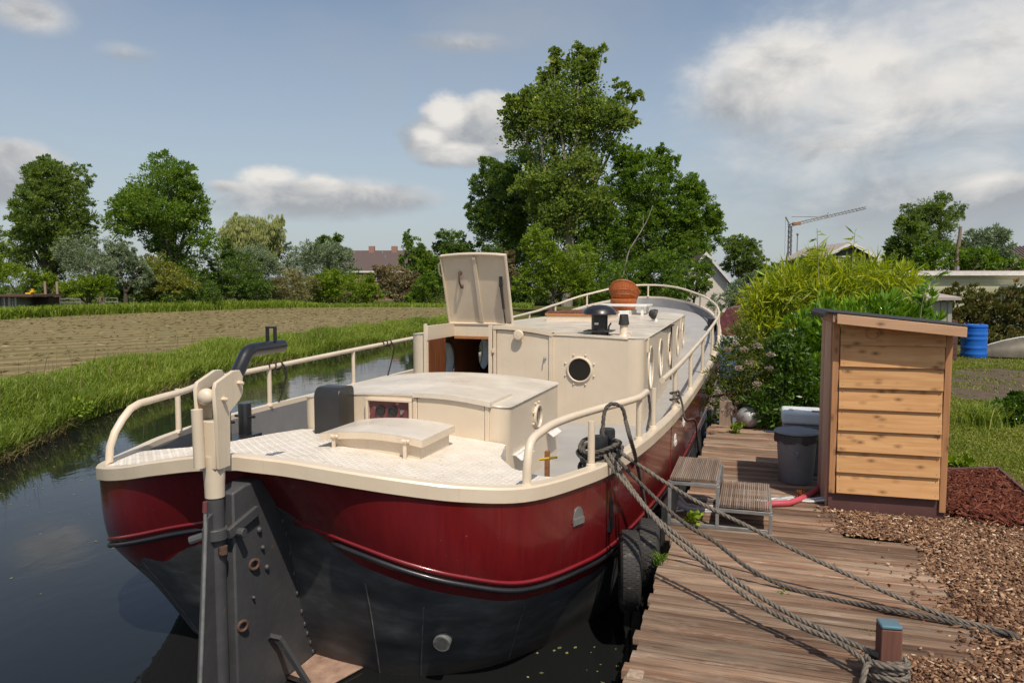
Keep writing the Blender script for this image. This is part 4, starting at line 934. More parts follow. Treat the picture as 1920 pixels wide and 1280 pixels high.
    for z in (1.62,): mb.box2((hx1+.06, MY0-.07, z-.03), (hx1+.10, MY0-.045, z+.03))
    mb.build('door_hinge', M['cream'], cab, bevel=.003)
    return cab, zf
CAB, ROOFZ = main_cabin()
def hatch_lid():
    lid = MB(); x0, x1 = -4.70, -3.65; B0 = np.array([0, 11.20, 1.95]); up = unit(np.array([0, -.36, 1.05])); nrm = unit(np.cross(np.array([1., 0, 0]), up))   # nrm: underside/aft or fore
    if nrm[1] > 0: nrm = -nrm
    L = lambda u, v, w: np.array([u, 0, 0]) + B0 + up*v + nrm*w
    H = 1.13; cm = lambda x: .03*(1-((x-(x0+x1)/2)/.53)**2)
    xs = np.linspace(x0, x1, 9)
    lid.prism([(x0, 0), (x1, 0), (x1, H)] + [(x, H+cm(x)) for x in xs[::-1][1:-1]] + [(x0, H)], L, -.018, 0)
    o = lid.build('roof_hatch_lid', M['cream'], CAB, bevel=.003, fix=True)
    mb = MB(); mb.prism([(x0-.012, 0), (x0+.006, 0), (x0+.006, H), (x0-.012, H)], L, -.03, .05); mb.prism([(x1-.006, 0), (x1+.012, 0), (x1+.012, H), (x1-.006, H)], L, -.03, .05)
    mb.grid(np.array([[L(x, H+cm(x), -.03) for x in xs], [L(x, H+cm(x), .055) for x in xs]])); mb.grid(np.array([[L(x, H+cm(x), .055) for x in xs], [L(x, H+cm(x)-.018, .055) for x in xs]])); mb.prism([(x0, -.012), (x1, -.012), (x1, .012), (x0, .012)], L, -.03, .05)
    mb.build('lid_rim', M['cream'], o, smooth=30)
    mb = MB(); mb.prism([(-4.18, .03), (-4.125, .03), (-4.125, H-.06), (-4.18, H-.06)], L, .002, .035); mb.cyl(L(-4.153, H-.05, 0), L(-4.153, H-.05, .05), .028, n=12); mb.build('lid_rib', M['cream'], o, bevel=.003)
    mb = MB(); mb.tube([L(-4.42, .62, .0), L(-4.42, .62, .05), L(-4.43, .72, .06), L(-4.42, .84, .05), L(-4.42, .84, 0)], .014, 8); mb.ball(L(-4.42, .62, .01), .032, 8, 5); mb.ball(L(-4.42, .84, .01), .032, 8, 5); mb.build('lid_handle', M['rust'], o, smooth=60)
    mb = MB(); mb.tube([L(x0, .78, .01), L(x0-.055, .80, .01), L(x0-.07, .86, .01), L(x0-.06, .98, .01), L(x0, 1.04, .01)], .014, 8); mb.build('lid_grab_rail', M['cream'], o, smooth=60)
    mb = MB(); mb.tube([L(-3.76, .02, .03), L(-3.76, .26, .035)], .010, 8); mb.tube([L(-3.76, .26, .035), L(-3.76, .62, .04)], .021, 10); mb.box(L(-3.76, .70, .02), (.05, .03, .16)); mb.build('gas_strut', M['black'], o, smooth=50)
hatch_lid()
# ---------------------------------------------------------------- fittings on the roof
def roof_fittings():
    def on(px, py):
        p = at_z(px, py, 1.86)
        for _ in range(4): p = at_z(px, py, ROOFZ(p[0], p[1]))
        return p
    p = np.array([-2.13, 10.52, ROOFZ(-2.13, 10.52)])
    v = MB().lathe([(.115, 0), (.115, .30)], p, 28).build('roof_ventilator', M['plastic_black'], CAB, smooth=40)
    MB().box(p+np.array([0, 0, .055]), (.40, .36, .016)).build('flange', M['plastic_black'], v, bevel=.006)
    MB().lathe([(.10, .29), (.235, .285), (.245, .30), (.225, .345), (.17, .39), (.09, .418), (.001, .425)], p, 32).build('mushroom_cap', M['black'], v, smooth=50)
    mb = MB(); mb.tube([p+np.array(q) for q in ((.12, -.02, .0), (.135, -.03, .06), (.14, -.03, .12), (.17, -.03, .17))], .012, 6); mb.build('cable', M['plastic_black'], v, smooth=60)
    MB().box(p+np.array([-.02, -.1175, .16]), (.055, .004, .03), np.array(Matrix.Rotation(rad(8), 3, 'Z'))).build('sticker', M['white'], v)
    p = np.array([-1.80, 10.62, ROOFZ(-1.80, 10.62)-.003]); q = MB().lathe([(.085, 0), (.06, .03), (.056, .14), (.05, .17)], p, 20).build('flue', M['cream'], CAB, smooth=40)
    MB().lathe([(.062, .155), (.078, .16), (.058, .305), (.001, .31)], p+np.array([0, 0, -.0]), 20).build('flue_cap', M['rubber'], q, smooth=30)
    mb = MB(); mb.tube([p+np.array((.10+.03*math.cos(a), -.12, .035+.03*math.sin(a))) for a in np.linspace(0, 2*math.pi, 14, endpoint=False)], .008, 6, closed=True); mb.build('eye_ring', M['cream'], CAB, smooth=60)
    p = on(1227, 602); q = MB().lathe([(.06, 0), (.055, .05)], p, 16).build('scoop_vent', M['white'], CAB, smooth=40)
    mb = MB(); mb.lathe([(.105, 0), (.10, .06), (.06, .13), (.001, .15)], p+np.array([.03, -.03, .13]), 18, R=np.array(Matrix.Rotation(rad(-70), 3, 'Y') @ Matrix.Rotation(rad(20), 3, 'X'))); mb.build('scoop', M['rubber'], q, smooth=50)
    # skylight hatch with slatted wooden top
    a = on(1024, 601); x0, x1, y0, y1 = a[0], a[0]+1.15, a[1], a[1]+1.5; z = ROOFZ(CX, y0)
    sk = MB().box2((x0, y0, z-.05), (x1, y1, z+.09)).build('skylight_hatch', M['cream'], CAB, bevel=.006)
    MB().box2((x0-.02, y0-.02, z+.092), (x1+.02, y1+.02, z+.135)).build('hatch_board', M['trim_wood'], sk, bevel=.004)
    for k in range(17):
        xx = x0 + .02 + k*(x1-x0-.04)/16; MB().box2((xx-.022, y0-.02, z+.137), (xx+.022, y1+.02, z+.160)).build('slat', M['maroonwood'], sk, bevel=.003)
    # white framed skylight further forward
    x0, x1, y0, y1 = -3.85, -2.78, 17.0, 18.2; z = ROOFZ(CX, y0)
    s2 = MB().box2((x0, y0, z-.05), (x1, y1, z+.10)).build('skylight', M['white'], CAB, bevel=.006)
    MB().box2((x0+.08, y0+.08, z+.102), (x1-.08, y1-.08, z+.11)).build('pane', M['darkpane'], s2)
    s3 = MB().box2((x0+.2, y0+.35, z+.185), (x1+.35, y1+.25, z+.225)).build('skylight_cover', M['white'], CAB, bevel=.006)
    mb = MB()
    for (x, y) in ((x0+.3, y0+.42), (x1+.25, y0+.42), (x1+.25, y1+.1), (x0+.3, y1+.1)): mb.box2((x-.03, y-.03, z-.03), (x+.03, y+.03, z+.184))
    mb.build_each('cover_leg', M['white'], s3)
M['maroonwood'] = wood_mat('stained_slat', (.20, .085, .06), (.10, .04, .03), 'y', .6)
roof_fittings()
# ---------------------------------------------------------------- rails
RZ = lambda y: np.interp(y, [5, 8, 10.5, 14, 17, 19, 20.8, 22.2, 22.9, 23.3], [1.55, 1.59, 1.64, 1.70, 1.79, 1.88, 2.06, 2.32, 2.50, 2.58])
def gun_at(y, side, inset=.055):
    C = offset_plan(lvl(GUN, side, 220), side, -inset); k = int(np.abs(C[:, 1]-y).argmin()) if y < 22.9 else len(C)-1; return C[k]
def rails():
    G1 = offset_plan(lvl(GUN, 1, 260), 1, -.055); G0 = offset_plan(lvl(GUN, -1, 260), -1, -.055)
    for side, y_end, posts in ((1, 6.9, (5.42, 6.62)), (-1, None, (5.85, 7.5, 9.6, 11.8, 14, 16.2, 18.4, 20.4, 22.0))):
        f = gun_at(4.70, side); s = side
        st = [f, f+np.array([0, .02, .14]), f+np.array([s*.0, .09, .26]), (f[0]+s*.012, 4.96, 1.53), (f[0]+s*.05, 5.22, 1.553), (f[0]+s*.17, 5.75, 1.556)]
        C = (G1 if side > 0 else G0); k = (C[:, 1] > 6.45) & (C[:, 1] < (y_end or 99)); R = C[k][::6].copy() if side < 0 else C[k][::4].copy(); R[:, 2] = RZ(R[:, 1])
        pts = [np.array(q) for q in st] + list(R)
        if side < 0:   # carry on round the bow and down the starboard side to the gap
            C2 = G1[::-1]; k2 = (C2[:, 1] > 7.0); R2 = C2[k2][::6].copy(); R2[:, 2] = RZ(R2[:, 1]); pts += list(R2)
            posts2 = [(1, y) for y in (7.25, 8.75, 10.6, 12.9, 15.6, 18.6, 20.6, 22.0)] + [(1, 23.3)]
        P = catmull(pts, 70 if side > 0 else 300)
        rl = MB().tube(P, .031, 12).build('handrail', M['cream'], barge, smooth=60)
        for sd, y in [(side, y) for y in posts] + (posts2 if side < 0 else []):
            g = gun_at(y, sd); t = g.copy(); t[2] = RZ(y)-.01; t[0] -= 0
            MB().tube([g+np.array([0, 0, -.01]), g+np.array([0, 0, .015]), g+np.array([0, 0, .02]), t], [.042, .037, .0275, .0265], 10).build('rail_post', M['cream'], rl, smooth=50)
    g = gun_at(7.0, 1); 
rails()
def bitts():
    for (x, y, nm) in ((-1.17, 5.98, 1), (-5.02, 6.3, -1)):
        z = 1.0; b = MB().box2((x-.12, y-.28, z-.38), (x+.12, y+.28, z+.02)).build('mooring_bitts', M['black'], barge, bevel=.01)
        for dy in (-.16, .16):
            h = .34 if nm > 0 else .32
            MB().lathe([(.066, 0), (.066, h-.02), (.06, h), (.001, h)], (x, y+dy, z+.02), 20).build('bollard', M['black'], b, smooth=40)
        mb = MB(); mb.cyl((x-.12, y-.16, z+.2), (x+.12, y-.16, z+.2), .014, n=8); mb.cyl((x-.12, y+.16, z+.2), (x+.12, y+.16, z+.2), .014, n=8); mb.build_each('cross_pin', M['black'], b, smooth=50)
    mb = MB(); g = gun_at(20.3, 1); mb.box2((g[0]-.2, 20.0, g[2]-.45), (g[0]-.02, 20.5, g[2]+.04)); mb.build('bow_bollard_box', M['black'], barge, bevel=.01)
    q = at_y(1026, 838, 6.0); mb = MB(); mb.box((q[0], 6.0, .92), (.035, .05, .50)); mb.build('wooden_block', M['trim_wood'], barge, bevel=.004)
    MB().tube([at_y(1012, 861, 5.6), at_y(1044, 857, 5.55)], .010, 8).build('yellow_handle', M['yellow'], barge, smooth=50)
bitts()
# ------------------------------------------------------------------ jetty
def at_x(px, py, X):
    d = ray(px, py); return np.array([0, 0, CZ]) + d*X/d[0]
def plank_mesh(name, w, t, mat, segs=9, jit=.004):
    # unit length along x, irregular worn edges
    V = []; F = []; b = .006
    xs = np.linspace(-.5, .5, segs)
    for x in xs:
        j = [random.uniform(-jit, jit) for _ in range(4)]
        V += [(x, -w/2+j[0], -t), (x, -w/2+j[0], -b), (x, -w/2+b+j[0], j[2]*.5), (x, w/2-b+j[1], j[3]*.5), (x, w/2+j[1], -b), (x, w/2+j[1], -t)]
    for i in range(segs-1):
        for k in range(6): F.append((i*6+k, i*6+(k+1) % 6, (i+1)*6+(k+1) % 6, (i+1)*6+k))
    F.append(tuple(range(5, -1, -1))); F.append(tuple((segs-1)*6+k for k in range(6)))
    me = bpy.data.meshes.new(name); me.from_pydata(V, [], F); me.materials.append(mat)
    bm = bmesh.new(); bm.from_mesh(me); bmesh.ops.recalc_face_normals(bm, faces=bm.faces); bm.to_mesh(me); bm.free()
    me.polygons.foreach_set('use_smooth', [True]*len(me.polygons)); me.set_sharp_from_angle(angle=rad(50)); return me
def jetty():
    j = thing('jetty', 'weathered wooden plank jetty running along the dark red barge', 'jetty', (0, 7, JZ))
    ms = [plank_mesh('plank', .1225, .045, M['jetty']) for _ in range(5)]
    y = 3.05; 
    while y < 11.75:
        x0 = -.645 + random.uniform(-.025, .025)
        if 6.3 < y < 7.6: x0 = -.70
        x1 = (.66 if y < 4.62 else (1.27 + (y-4.8)*.02 if y < 6.78 else (.735 if y < 7.35 else (.70 if y < 8.4 else 1.0)))) + random.uniform(-.03, .03)
        o = bpy.data.objects.new('plank', random.choice(ms)); col.objects.link(o); o.parent = j
        o.location = ((x0+x1)/2, y-7, random.uniform(-.006, .005)); o.scale = ((x1-x0), 1, 1); o.rotation_euler = (random.uniform(-.02, .02), random.uniform(-.003, .003), random.uniform(-.004, .004) + (math.pi if random.random() < .5 else 0))
        y += .1385
    for x in (-.52, -.02, .5): MB().box2((x-.04, 3.0, JZ-.20), (x+.04, 11.7, JZ-.05)).build('joist', M['jettydark'], j, bevel=.006)
    MB().box2((1.0, 4.6, JZ-.16), (1.08, 6.9, JZ-.05)).build('joist', M['jettydark'], j)
    for yy in (3.3, 5.4, 7.6, 9.6, 11.4): MB().tube([(-.50, yy, -1.2), (-.50, yy, JZ-.06)], .075, 10).build('pile', M['jettydark'], j, smooth=50)
    MB().box2((-.62, 3.0, JZ-.16), (-.585, 11.7, JZ-.05)).build('edge_board', M['jettydark'], j)
jetty()
def steps():
    s = thing('boarding_steps', 'two-tread boarding steps with slatted treads on a galvanised frame beside the barge', 'steps', (-.28, 7.0, JZ))
    y0, y1 = 6.61, 7.43
    for (xa, xb, z) in ((-.70, -.30, .875), (-.285, .145, .67)):
        n = 24; w = (xb-xa)/n
        for k in range(n):
            x = xa + (k+.5)*w; g = .003 if (k % 8) not in (0, 7) else .003
            MB().box2((x-w*.36, y0-.01+random.uniform(-.004, .004), z-.022), (x+w*.36, y1+.01+random.uniform(-.004, .004), z+random.uniform(-.001, .002))).build('slat', M['teak'], s, smooth=None)
        for yy in (y0+.06, (y0+y1)/2, y1-.06): MB().box2((xa+.01, yy-.03, z-.034), (xb-.01, yy+.03, z-.0225)).build('batten', M['teak'], s, smooth=None)
        f = MB()
        for (p, q) in (((xa, y0), (xb, y0)), ((xa, y1), (xb, y1))): f.bar((p[0], p[1], z-.05), (q[0], q[1], z-.05), .025, .03)
        for x in (xa, xb): f.bar((x, y0+.013, z-.05), (x, y1-.013, z-.05), .024, .028)
        f.build('tread_frame', M['galv'], s, bevel=.002)
    for x, z in ((-.70, .875), (-.2925, .85), (.145, .645)):
        for yy in (y0, y1): MB().box2((x-.0145, yy-.0145, JZ), (x+.0145, yy+.0145, z-.03)).build('leg', M['galv'], s, bevel=.002)
    for yy in (y0, y1): MB().box2((-.683, yy-.012, JZ+.003), (.128, yy+.012, JZ+.03)).build('foot_rail', M['galv'], s, bevel=.002)
steps()
# ------------------------------------------------------------------ shed
def shed():
    O = np.array([.672, 7.53, GZ]); rz = rad(2.2)
    s = thing('wooden_cupboard_shed', 'small new pine clad utility shed with sloping black felt roof beside the jetty', 'shed', tuple(O), rz)
    c_, s_ = math.cos(rz), math.sin(rz); W, D = .99, .78
    Wd = lambda p: np.array([O[0]+p[0]*c_-p[1]*s_, O[1]+p[0]*s_+p[1]*c_, O[2]+p[2]])
    def bx(a, b, name, mat, parent=s, bevel=.003, kind=None):
        mb = MB(); a = np.array(a, float); b = np.array(b, float); mb.box2(a, b); mb.v = [np.array([Wd(p) for p in v]) for v in mb.v]; return mb.build(name, mat, parent, bevel=bevel, kind=kind)
    z0 = .215; zt = 1.80
    bx((0, .02, -.1), (W, D, z0), 'plinth', M['redplinth'])
    top = lambda x: 1.87-.10*x
    # corner posts
    for x in (0, W-.055): bx((x, -.002, z0-.03 if x == 0 else z0-.14), (x+.055, .055, top(x)-.05), 'corner_post', M['pinez'])
    # lapped boards across the front
    n = 8; h = (zt-.0-z0)/n
    for k in range(n):
        zb = z0 + k*h - .02; x0, x1 = .062+random.uniform(-.003, .003), W-.062+random.uniform(-.004, .004)
        mb = MB(); off = random.uniform(-.002, .002)
        P = [(-.022+off, zb), (.0+off, zb), (.016, zb+h+.012), (.004, zb+h+.012)]
        tz = (lambda x, z: min(z, top(x)-.05))
        V = [(x, y, tz(x, z)) for x in (x0, x1) for y, z in P]
        mb.add(V, [(3, 2, 1, 0), (4, 5, 6, 7), (0, 1, 5, 4), (1, 2, 6, 5), (2, 3, 7, 6), (3, 0, 4, 7)]); mb.v = [np.array([Wd(p) for p in v]) for v in mb.v]
        o = mb.build('board', M['pine'], s, bevel=.003, fix=True)
        if k < 7:
            mb = MB()
            for x in (x0+.03, x1-.03):
                for dz in (.03, h-.04): mb.ball(Wd((x, -.021+.02*dz/h+off, zb+dz)), (.004, .002, .004), 6, 4)
            mb.build('nail', M['rust'], o, smooth=None)
    mb = MB(); mb.tube([Wd((.33+.058*math.cos(a), -.012, 1.70+.058*math.sin(a))) for a in np.linspace(0, 2*math.pi, 24, endpoint=False)], .007, 6, closed=True); mb.build('round_plug', M['pinez'], s, smooth=60)
    # left side of vertical boards and the other walls
    for k in range(5): bx((-.012+random.uniform(-.003, .002), .058+k*.145, .0), (.006, .058+k*.145+.138, 1.79), 'side_board', M['sidewood'])
    bx((.0, D-.02, .0), (W, D, 1.7), 'back_wall', M['sidewood']); bx((W-.012, .06, .0), (W, D-.02, 1.7), 'right_wall', M['pinez']); bx((.02, .03, 0), (W-.02, .06, 1.72), 'backing_board', M['sidewood'])
    # roof: deck, felt, fascia
    def slab(x0, x1, y0, y1, za, zb, name, mat, bev=.004, nx=2, edge=0):
        mb = MB(); V = [(x, y, top(x)+z) for x in (x0, x1) for y in (y0, y1) for z in (za, zb)]
        mb.add(V, [(0, 1, 3, 2), (4, 6, 7, 5), (0, 4, 5, 1), (2, 3, 7, 6), (0, 2, 6, 4), (1, 5, 7, 3)]); mb.v = [np.array([Wd(p) for p in v]) for v in mb.v]; return mb.build(name, mat, s, bevel=bev, fix=True)
    slab(-.02, W+.05, -.155, D+.05, -.045, .0, 'roof_deck', M['sidewood']); slab(.005, W+.06, -.18, -.157, -.085, .004, 'fascia_board', M['fascia'])
    slab(-.028, -.003, -.155, D+.05, -.075, .002, 'fascia_board', M['sidewood'])
    slab(-.085, W+.065, -.17, D+.08, .006, .024, 'roofing_felt', M['felt'], .006); 
    mb = MB(); V = [(x, y, z) for x, z in ((-.085, top(0)+.028), (-.12, top(0)+.0), (-.11, top(0)-.035), (-.085, top(0)+.006)) for y in (-.17, D+.08)]
    mb.add(V, [(0, 1, 3, 2), (2, 3, 5, 4), (4, 5, 7, 6), (6, 7, 1, 0), (0, 2, 4, 6), (1, 7, 5, 3)]); mb.v = [np.array([Wd(p) for p in v]) for v in mb.v]; mb.build('felt_edge', M['felt'], s, fix=True, bevel=.004)
shed()
# ------------------------------------------------------------------ bin, container, ball, posts
def dustbin():
    c = (.43, 8.52, JZ); b = thing('dustbin', 'grey plastic dustbin with lid and bin liner rim standing against the pine shed', 'bin', c)
    MB().lathe([(.165, 0), (.172, .01), (.205, .50), (.212, .505), (.214, .53), (.20, .53)], c, 32).build('bin_body', M['binpl'], b, smooth=40)
    mb = MB(); n = 44; V = []
    for k, (r, z) in enumerate(((.215, .525), (.232, .52), (.228, .47), (.226, .445))):
        for a in np.linspace(0, 2*math.pi, n, endpoint=False):
            q = .010*math.sin(a*9+k)+.006*math.sin(a*17); V.append((c[0]+(r+q*(k > 1))*math.cos(a), c[1]+(r+q*(k > 1))*math.sin(a), c[2]+z+(.016*math.sin(a*7)+.01*math.sin(a*13+2) if k == 3 else 0)))
    mb.add(V, [(i*n+j, i*n+(j+1) % n, (i+1)*n+(j+1) % n, (i+1)*n+j) for i in range(3) for j in range(n)]); mb.build('bin_liner', M['plastic_black'] if False else M['liner'], b, smooth=60)
    MB().lathe([(.232, .53), (.236, .54), (.225, .555), (.12, .575), (.001, .58)], c, 32).build('bin_lid', M['binpl'], b, smooth=40)
    mb = MB(); mb.tube([(c[0]-.02, c[1]-.195, c[2]+.36), (c[0]+.0, c[1]-.225, c[2]+.36), (c[0]+.0, c[1]-.225, c[2]+.32), (c[0]-.0, c[1]-.195, c[2]+.30)], .012, 8); mb.build('lid_catch', M['binpl'], b, smooth=50)
    mb = MB(); mb.box((c[0]-.27, c[1]-.05, c[2]+.53), (.10, .08, .012)); mb.build('lid_handle', M['binpl'], b, bevel=.004)
    k = thing('storage_box', 'pale grey lidded plastic storage box behind the grey dustbin', 'box', (.50, 9.05, JZ))
    MB().box2((.30, 8.83, JZ), (.70, 9.25, JZ+.56)).build('box_body', M['binpl'], k, bevel=.02)
    l = MB().box2((.285, 8.81, JZ+.561), (.715, 9.27, JZ+.70)).build('box_lid', M['crate'], k, bevel=.028, segs=3)
    mb = MB(); mb.box2((.60, 8.88, JZ+.701), (.68, 8.98, JZ+.704)); mb.build('sticker', M['maroon'], l)
    mb = MB(); mb.tube([(.36, 8.95, JZ+.70), (.44, 8.98, JZ+.712), (.55, 8.97, JZ+.70)], .012, 8); mb.build('lid_grip', M['crate'], l, smooth=60)
M['liner'] = pm('grey_bin_liner', (.075, .08, .085), .3, (.05, .055, .06), 12, bump=.3, bscale=40)
dustbin()
def ball_and_posts():
    tag(MB().ball((-.10, 11.55, JZ+.155), (.175, .175, .155), 24, 14).build('ball_buoy', M['steelball'], smooth=60), 'scuffed silver grey ball buoy lying at the far end of the jetty', 'buoy')
    p = at_z(1360, 800, JZ); mb = MB(); mb.prism([(-.10, 0), (.10, 0), (.085, .36), (.03, .385), (-.04, .37), (-.095, .375)], lambda a, b, w: np.array([p[0]+a, p[1]+w+.1, JZ+b]), 0, .07); mb.build('wooden_stump', M['stump'], bevel=.008, fix=True, label='short weathered wooden stump post between flowers at the far jetty end', cat='post')
    q = at_z(1669, 1275, JZ); q = np.array([.70, 4.28, GZ]); t = at_y(1668, 1170, 4.25)
    h = t[2]-GZ; pr = thing('mooring_post', 'red brown square mooring post with a worn blue top and rope tied round it', 'post', tuple(q), rad(8))
    def pv(z0, z1, nm, mat, par, w=.052, bv=.006):
        mb = MB(); mb.box((q[0], q[1], GZ+(z0+z1)/2), (2*w, 2*w, z1-z0), np.array(Matrix.Rotation(rad(8), 3, 'Z'))); return mb.build(nm, mat, par, bevel=bv)
    pv(-.2, h-.022, 'post_shaft', M['postwood'], pr); pv(h-.0215, h, 'post_cap', M['bluepaint'], pr, .0525, .008)
    q2 = at_z(1191, 1268, JZ-.01); z = at_y(1191, 1256, q2[1]+.03)[2]
    mb = MB(); mb.box2((q2[0]-.045, q2[1]-.04, -.9), (q2[0]+.045, q2[1]+.05, z)); mb.build('jetty_edge_post', M['stump'], bevel=.008, label='grey weathered post end at the near edge of the jetty beside the water', cat='post')
ball_and_posts()
# ------------------------------------------------------------------ ropes (three laid strands)
def rope(path, r, name, mat, label, cat='rope', parent=None, n=None, group=None, pitch=None):
    P = np.asarray(path, float); L = np.linalg.norm(np.diff(P, axis=0), axis=1).sum(); n = n or max(12, int(L/(r*.9))); C = catmull(P, n)
    T = np.gradient(C, axis=0); T /= np.linalg.norm(T, axis=1)[:, None]; x = unit(np.cross(T[0], (.3, .2, 1))); X = []; 
    for i in range(n): x = unit(x-T[i]*(x @ T[i])); X.append(x)
    X = np.array(X); Y = np.cross(T, X); s = np.linspace(0, L, n); pitch = pitch or r*7.5; mb = MB()
    for k in range(3):
        a = 2*math.pi*s/pitch + k*2*math.pi/3; mb.tube(C + (X*np.cos(a)[:, None] + Y*np.sin(a)[:, None])*r*.52, r*.56, 6)
    return mb.build(name, mat, parent, smooth=80, label=label, cat=cat, group=group)
def plane_pts(p0, p1, pxs):
    # points where image rays meet the vertical plane through p0 and p1
    d = np.array(p1)-np.array(p0); nrm = unit(np.array([d[1], -d[0], 0])); O = np.array([0, 0, CZ]); out = []
    for (x, y) in pxs:
        r = ray(x, y); out.append(O + r*((np.array(p0)-O) @ nrm)/(r @ nrm))
    return out
def ropes():
    g = gun_at(5.62, 1); g = g + np.array([.03, 0, .03]); bt = np.array([-1.10, 5.95, 1.22])
    post = np.array([.66, 4.24, GZ+.14])
    a1 = [bt, g] + plane_pts(g, post, [(1200, 940), (1260, 1006), (1330, 1062), (1410, 1125), (1500, 1174), (1580, 1208)]) + [post+np.array([-.02, -.03, -.03])]
    rope(a1, .0155, 'mooring_rope', M['rope'], 'lower of the two parallel weathered ropes leading down to the blue topped post')
    g2 = g + np.array([.02, .06, .012]); p2 = post + np.array([0, .03, .03])
    a2 = [bt+np.array([0, .05, .02]), g2] + plane_pts(g2, p2, [(1215, 955), (1290, 1018), (1380, 1088), (1480, 1150), (1560, 1188)]) + [p2]
    rope(a2, .0155, 'mooring_rope', M['rope'], 'upper of the two parallel weathered ropes leading down to the blue topped post')
    e = at_z(1868, 1190, GZ+.03); g3 = g + np.array([.03, .12, .01])
    b = [bt+np.array([0, .1, .0]), g3] + plane_pts(g3, e, [(1225, 930), (1290, 985), (1340, 1015), (1400, 1062), (1470, 1098), (1560, 1122)]) + [at_z(1660, 1141, JZ+.028), at_z(1760, 1160, JZ+.026), at_z(1840, 1182, GZ+.03), e]
    rope(b, .0152, 'mooring_rope', M['ropedark'], 'dark sagging rope that lies along the jetty planks towards the wood chips')
    g4 = g + np.array([.06, .16, .03]); e2 = e + np.array([.03, .06, .01])
    c = [bt+np.array([.02, .15, .03]), g4] + plane_pts(g4, e2, [(1290, 930), (1400, 985), (1500, 1035), (1600, 1081), (1700, 1126)]) + [at_z(1790, 1160, JZ+.03), e2]
    rope(c, .0152, 'mooring_rope', M['rope'], 'taut weathered rope crossing in front of the boarding steps')
    # coil on the bitts, several untidy turns
    path = []
    for k in range(7):
        rr = .155 + .02*math.sin(k*2.1); zz = 1.06 + .035*k
        for a in np.linspace(0, 2*math.pi, 14, endpoint=False): path.append((-1.17 + rr*.95*math.cos(a+k*.3)+random.uniform(-.012, .012), 5.86 + rr*1.75*math.sin(a+k*.3)+random.uniform(-.015, .015), zz + .03*a/(2*math.pi)+.02*math.sin(a*2+k)))
    rope(path, .0165, 'rope_coil', M['ropedark'], 'untidy coil of weathered mooring rope wound round the black deck bollards', 'rope')
    t = gun_at(5.9, 1); rz_ = RZ(5.9)
    d = [(-1.16, 5.80, 1.16), (-1.15, 5.83, 1.36), (t[0]-.075, 5.87, rz_-.01), (t[0]-.03, 5.9, rz_+.045), (t[0]+.05, 5.92, rz_+.02), (t[0]+.085, 5.93, rz_-.1)] + [at_x(x, y, -.86) for x, y in ((1180, 815), (1196, 875), (1206, 930), (1217, 990), (1222, 1035), (1214, 1075))]
    rope(d, .016, 'fender_rope', M['ropedark'], 'rope looped over the aft starboard rail and hanging down to the tyre fender')
    k = gun_at(8.75, 1); kk = [k+np.array([.0+.05*math.cos(a), .05*math.sin(a), .05+.012*a]) for a in np.linspace(0, 12, 26)] + [k+np.array([.09, .0, .02]), k+np.array([.115, -.01, -.12])] + [at_x(x, y, -.73) for x, y in ((1304, 790), (1308, 830), (1312, 868))]
    rope(kk, .013, 'fender_rope', M['ropedark'], 'rope knotted round a rail post and hanging beside the far red hull', 'rope')
    g6 = gun_at(6.9, 1); z1 = RZ(6.9)
    for dx in (0,): rope([(g6[0]+.01, 6.93, z1-.03), (g6[0]+.02, 6.96, z1-.2), (g6[0]-.0, 6.92, g6[2]+.02)], .014, 'boarding_rope', M['ropedark'], 'short twisted rope hanging from the end of the aft starboard rail', 'rope', pitch=.05)
    # turns round the post
    path = []
    for kx in range(4):
        for a in np.linspace(0, 2*math.pi, 12, endpoint=False): path.append((.70 + .088*math.cos(a)*(1+.12*(kx % 2)), 4.28 + .088*math.sin(a)*(1+.12*(kx % 2)), GZ+.04+.032*kx+.03*a/6.28+random.uniform(-.006, .006)))
    path += [(.60, 4.22, GZ+.14), (.57, 4.17, GZ+.09), (.56, 4.15, GZ+.05)]
    rope(path, .0165, 'post_lashing', M['rope'], 'thick rope wound several turns round the foot of the blue topped post')
    rope([e+np.array([-.02, 0, .01]), e+np.array([.05, -.03, .035]), e+np.array([.10, -.05, .01])], .02, 'rope_end', M['ropedark'], 'frayed dark rope end half buried in the wood chips', 'rope')
    for (y, nm) in ((7.6, 'nearer'), (10.55, 'farther')):
        gg = gun_at(y, -1); z = RZ(y); p = [(gg[0]+.038*math.cos(a), y+.02*a-.12, z+.038*math.sin(a)) for a in np.linspace(0, 14, 40)] + [(gg[0]+.06, y+.18, z-.06), (gg[0]+.02, y+.16, z-.3), (gg[0]-.05, y+.1, gg[2]-.1)]
        MB().tube(catmull(p, 90), .011, 6).build('black_lashing', M['cord'], smooth=60, label=f'{nm} of two black cords lashed round the port handrail', cat='cord')
ropes()
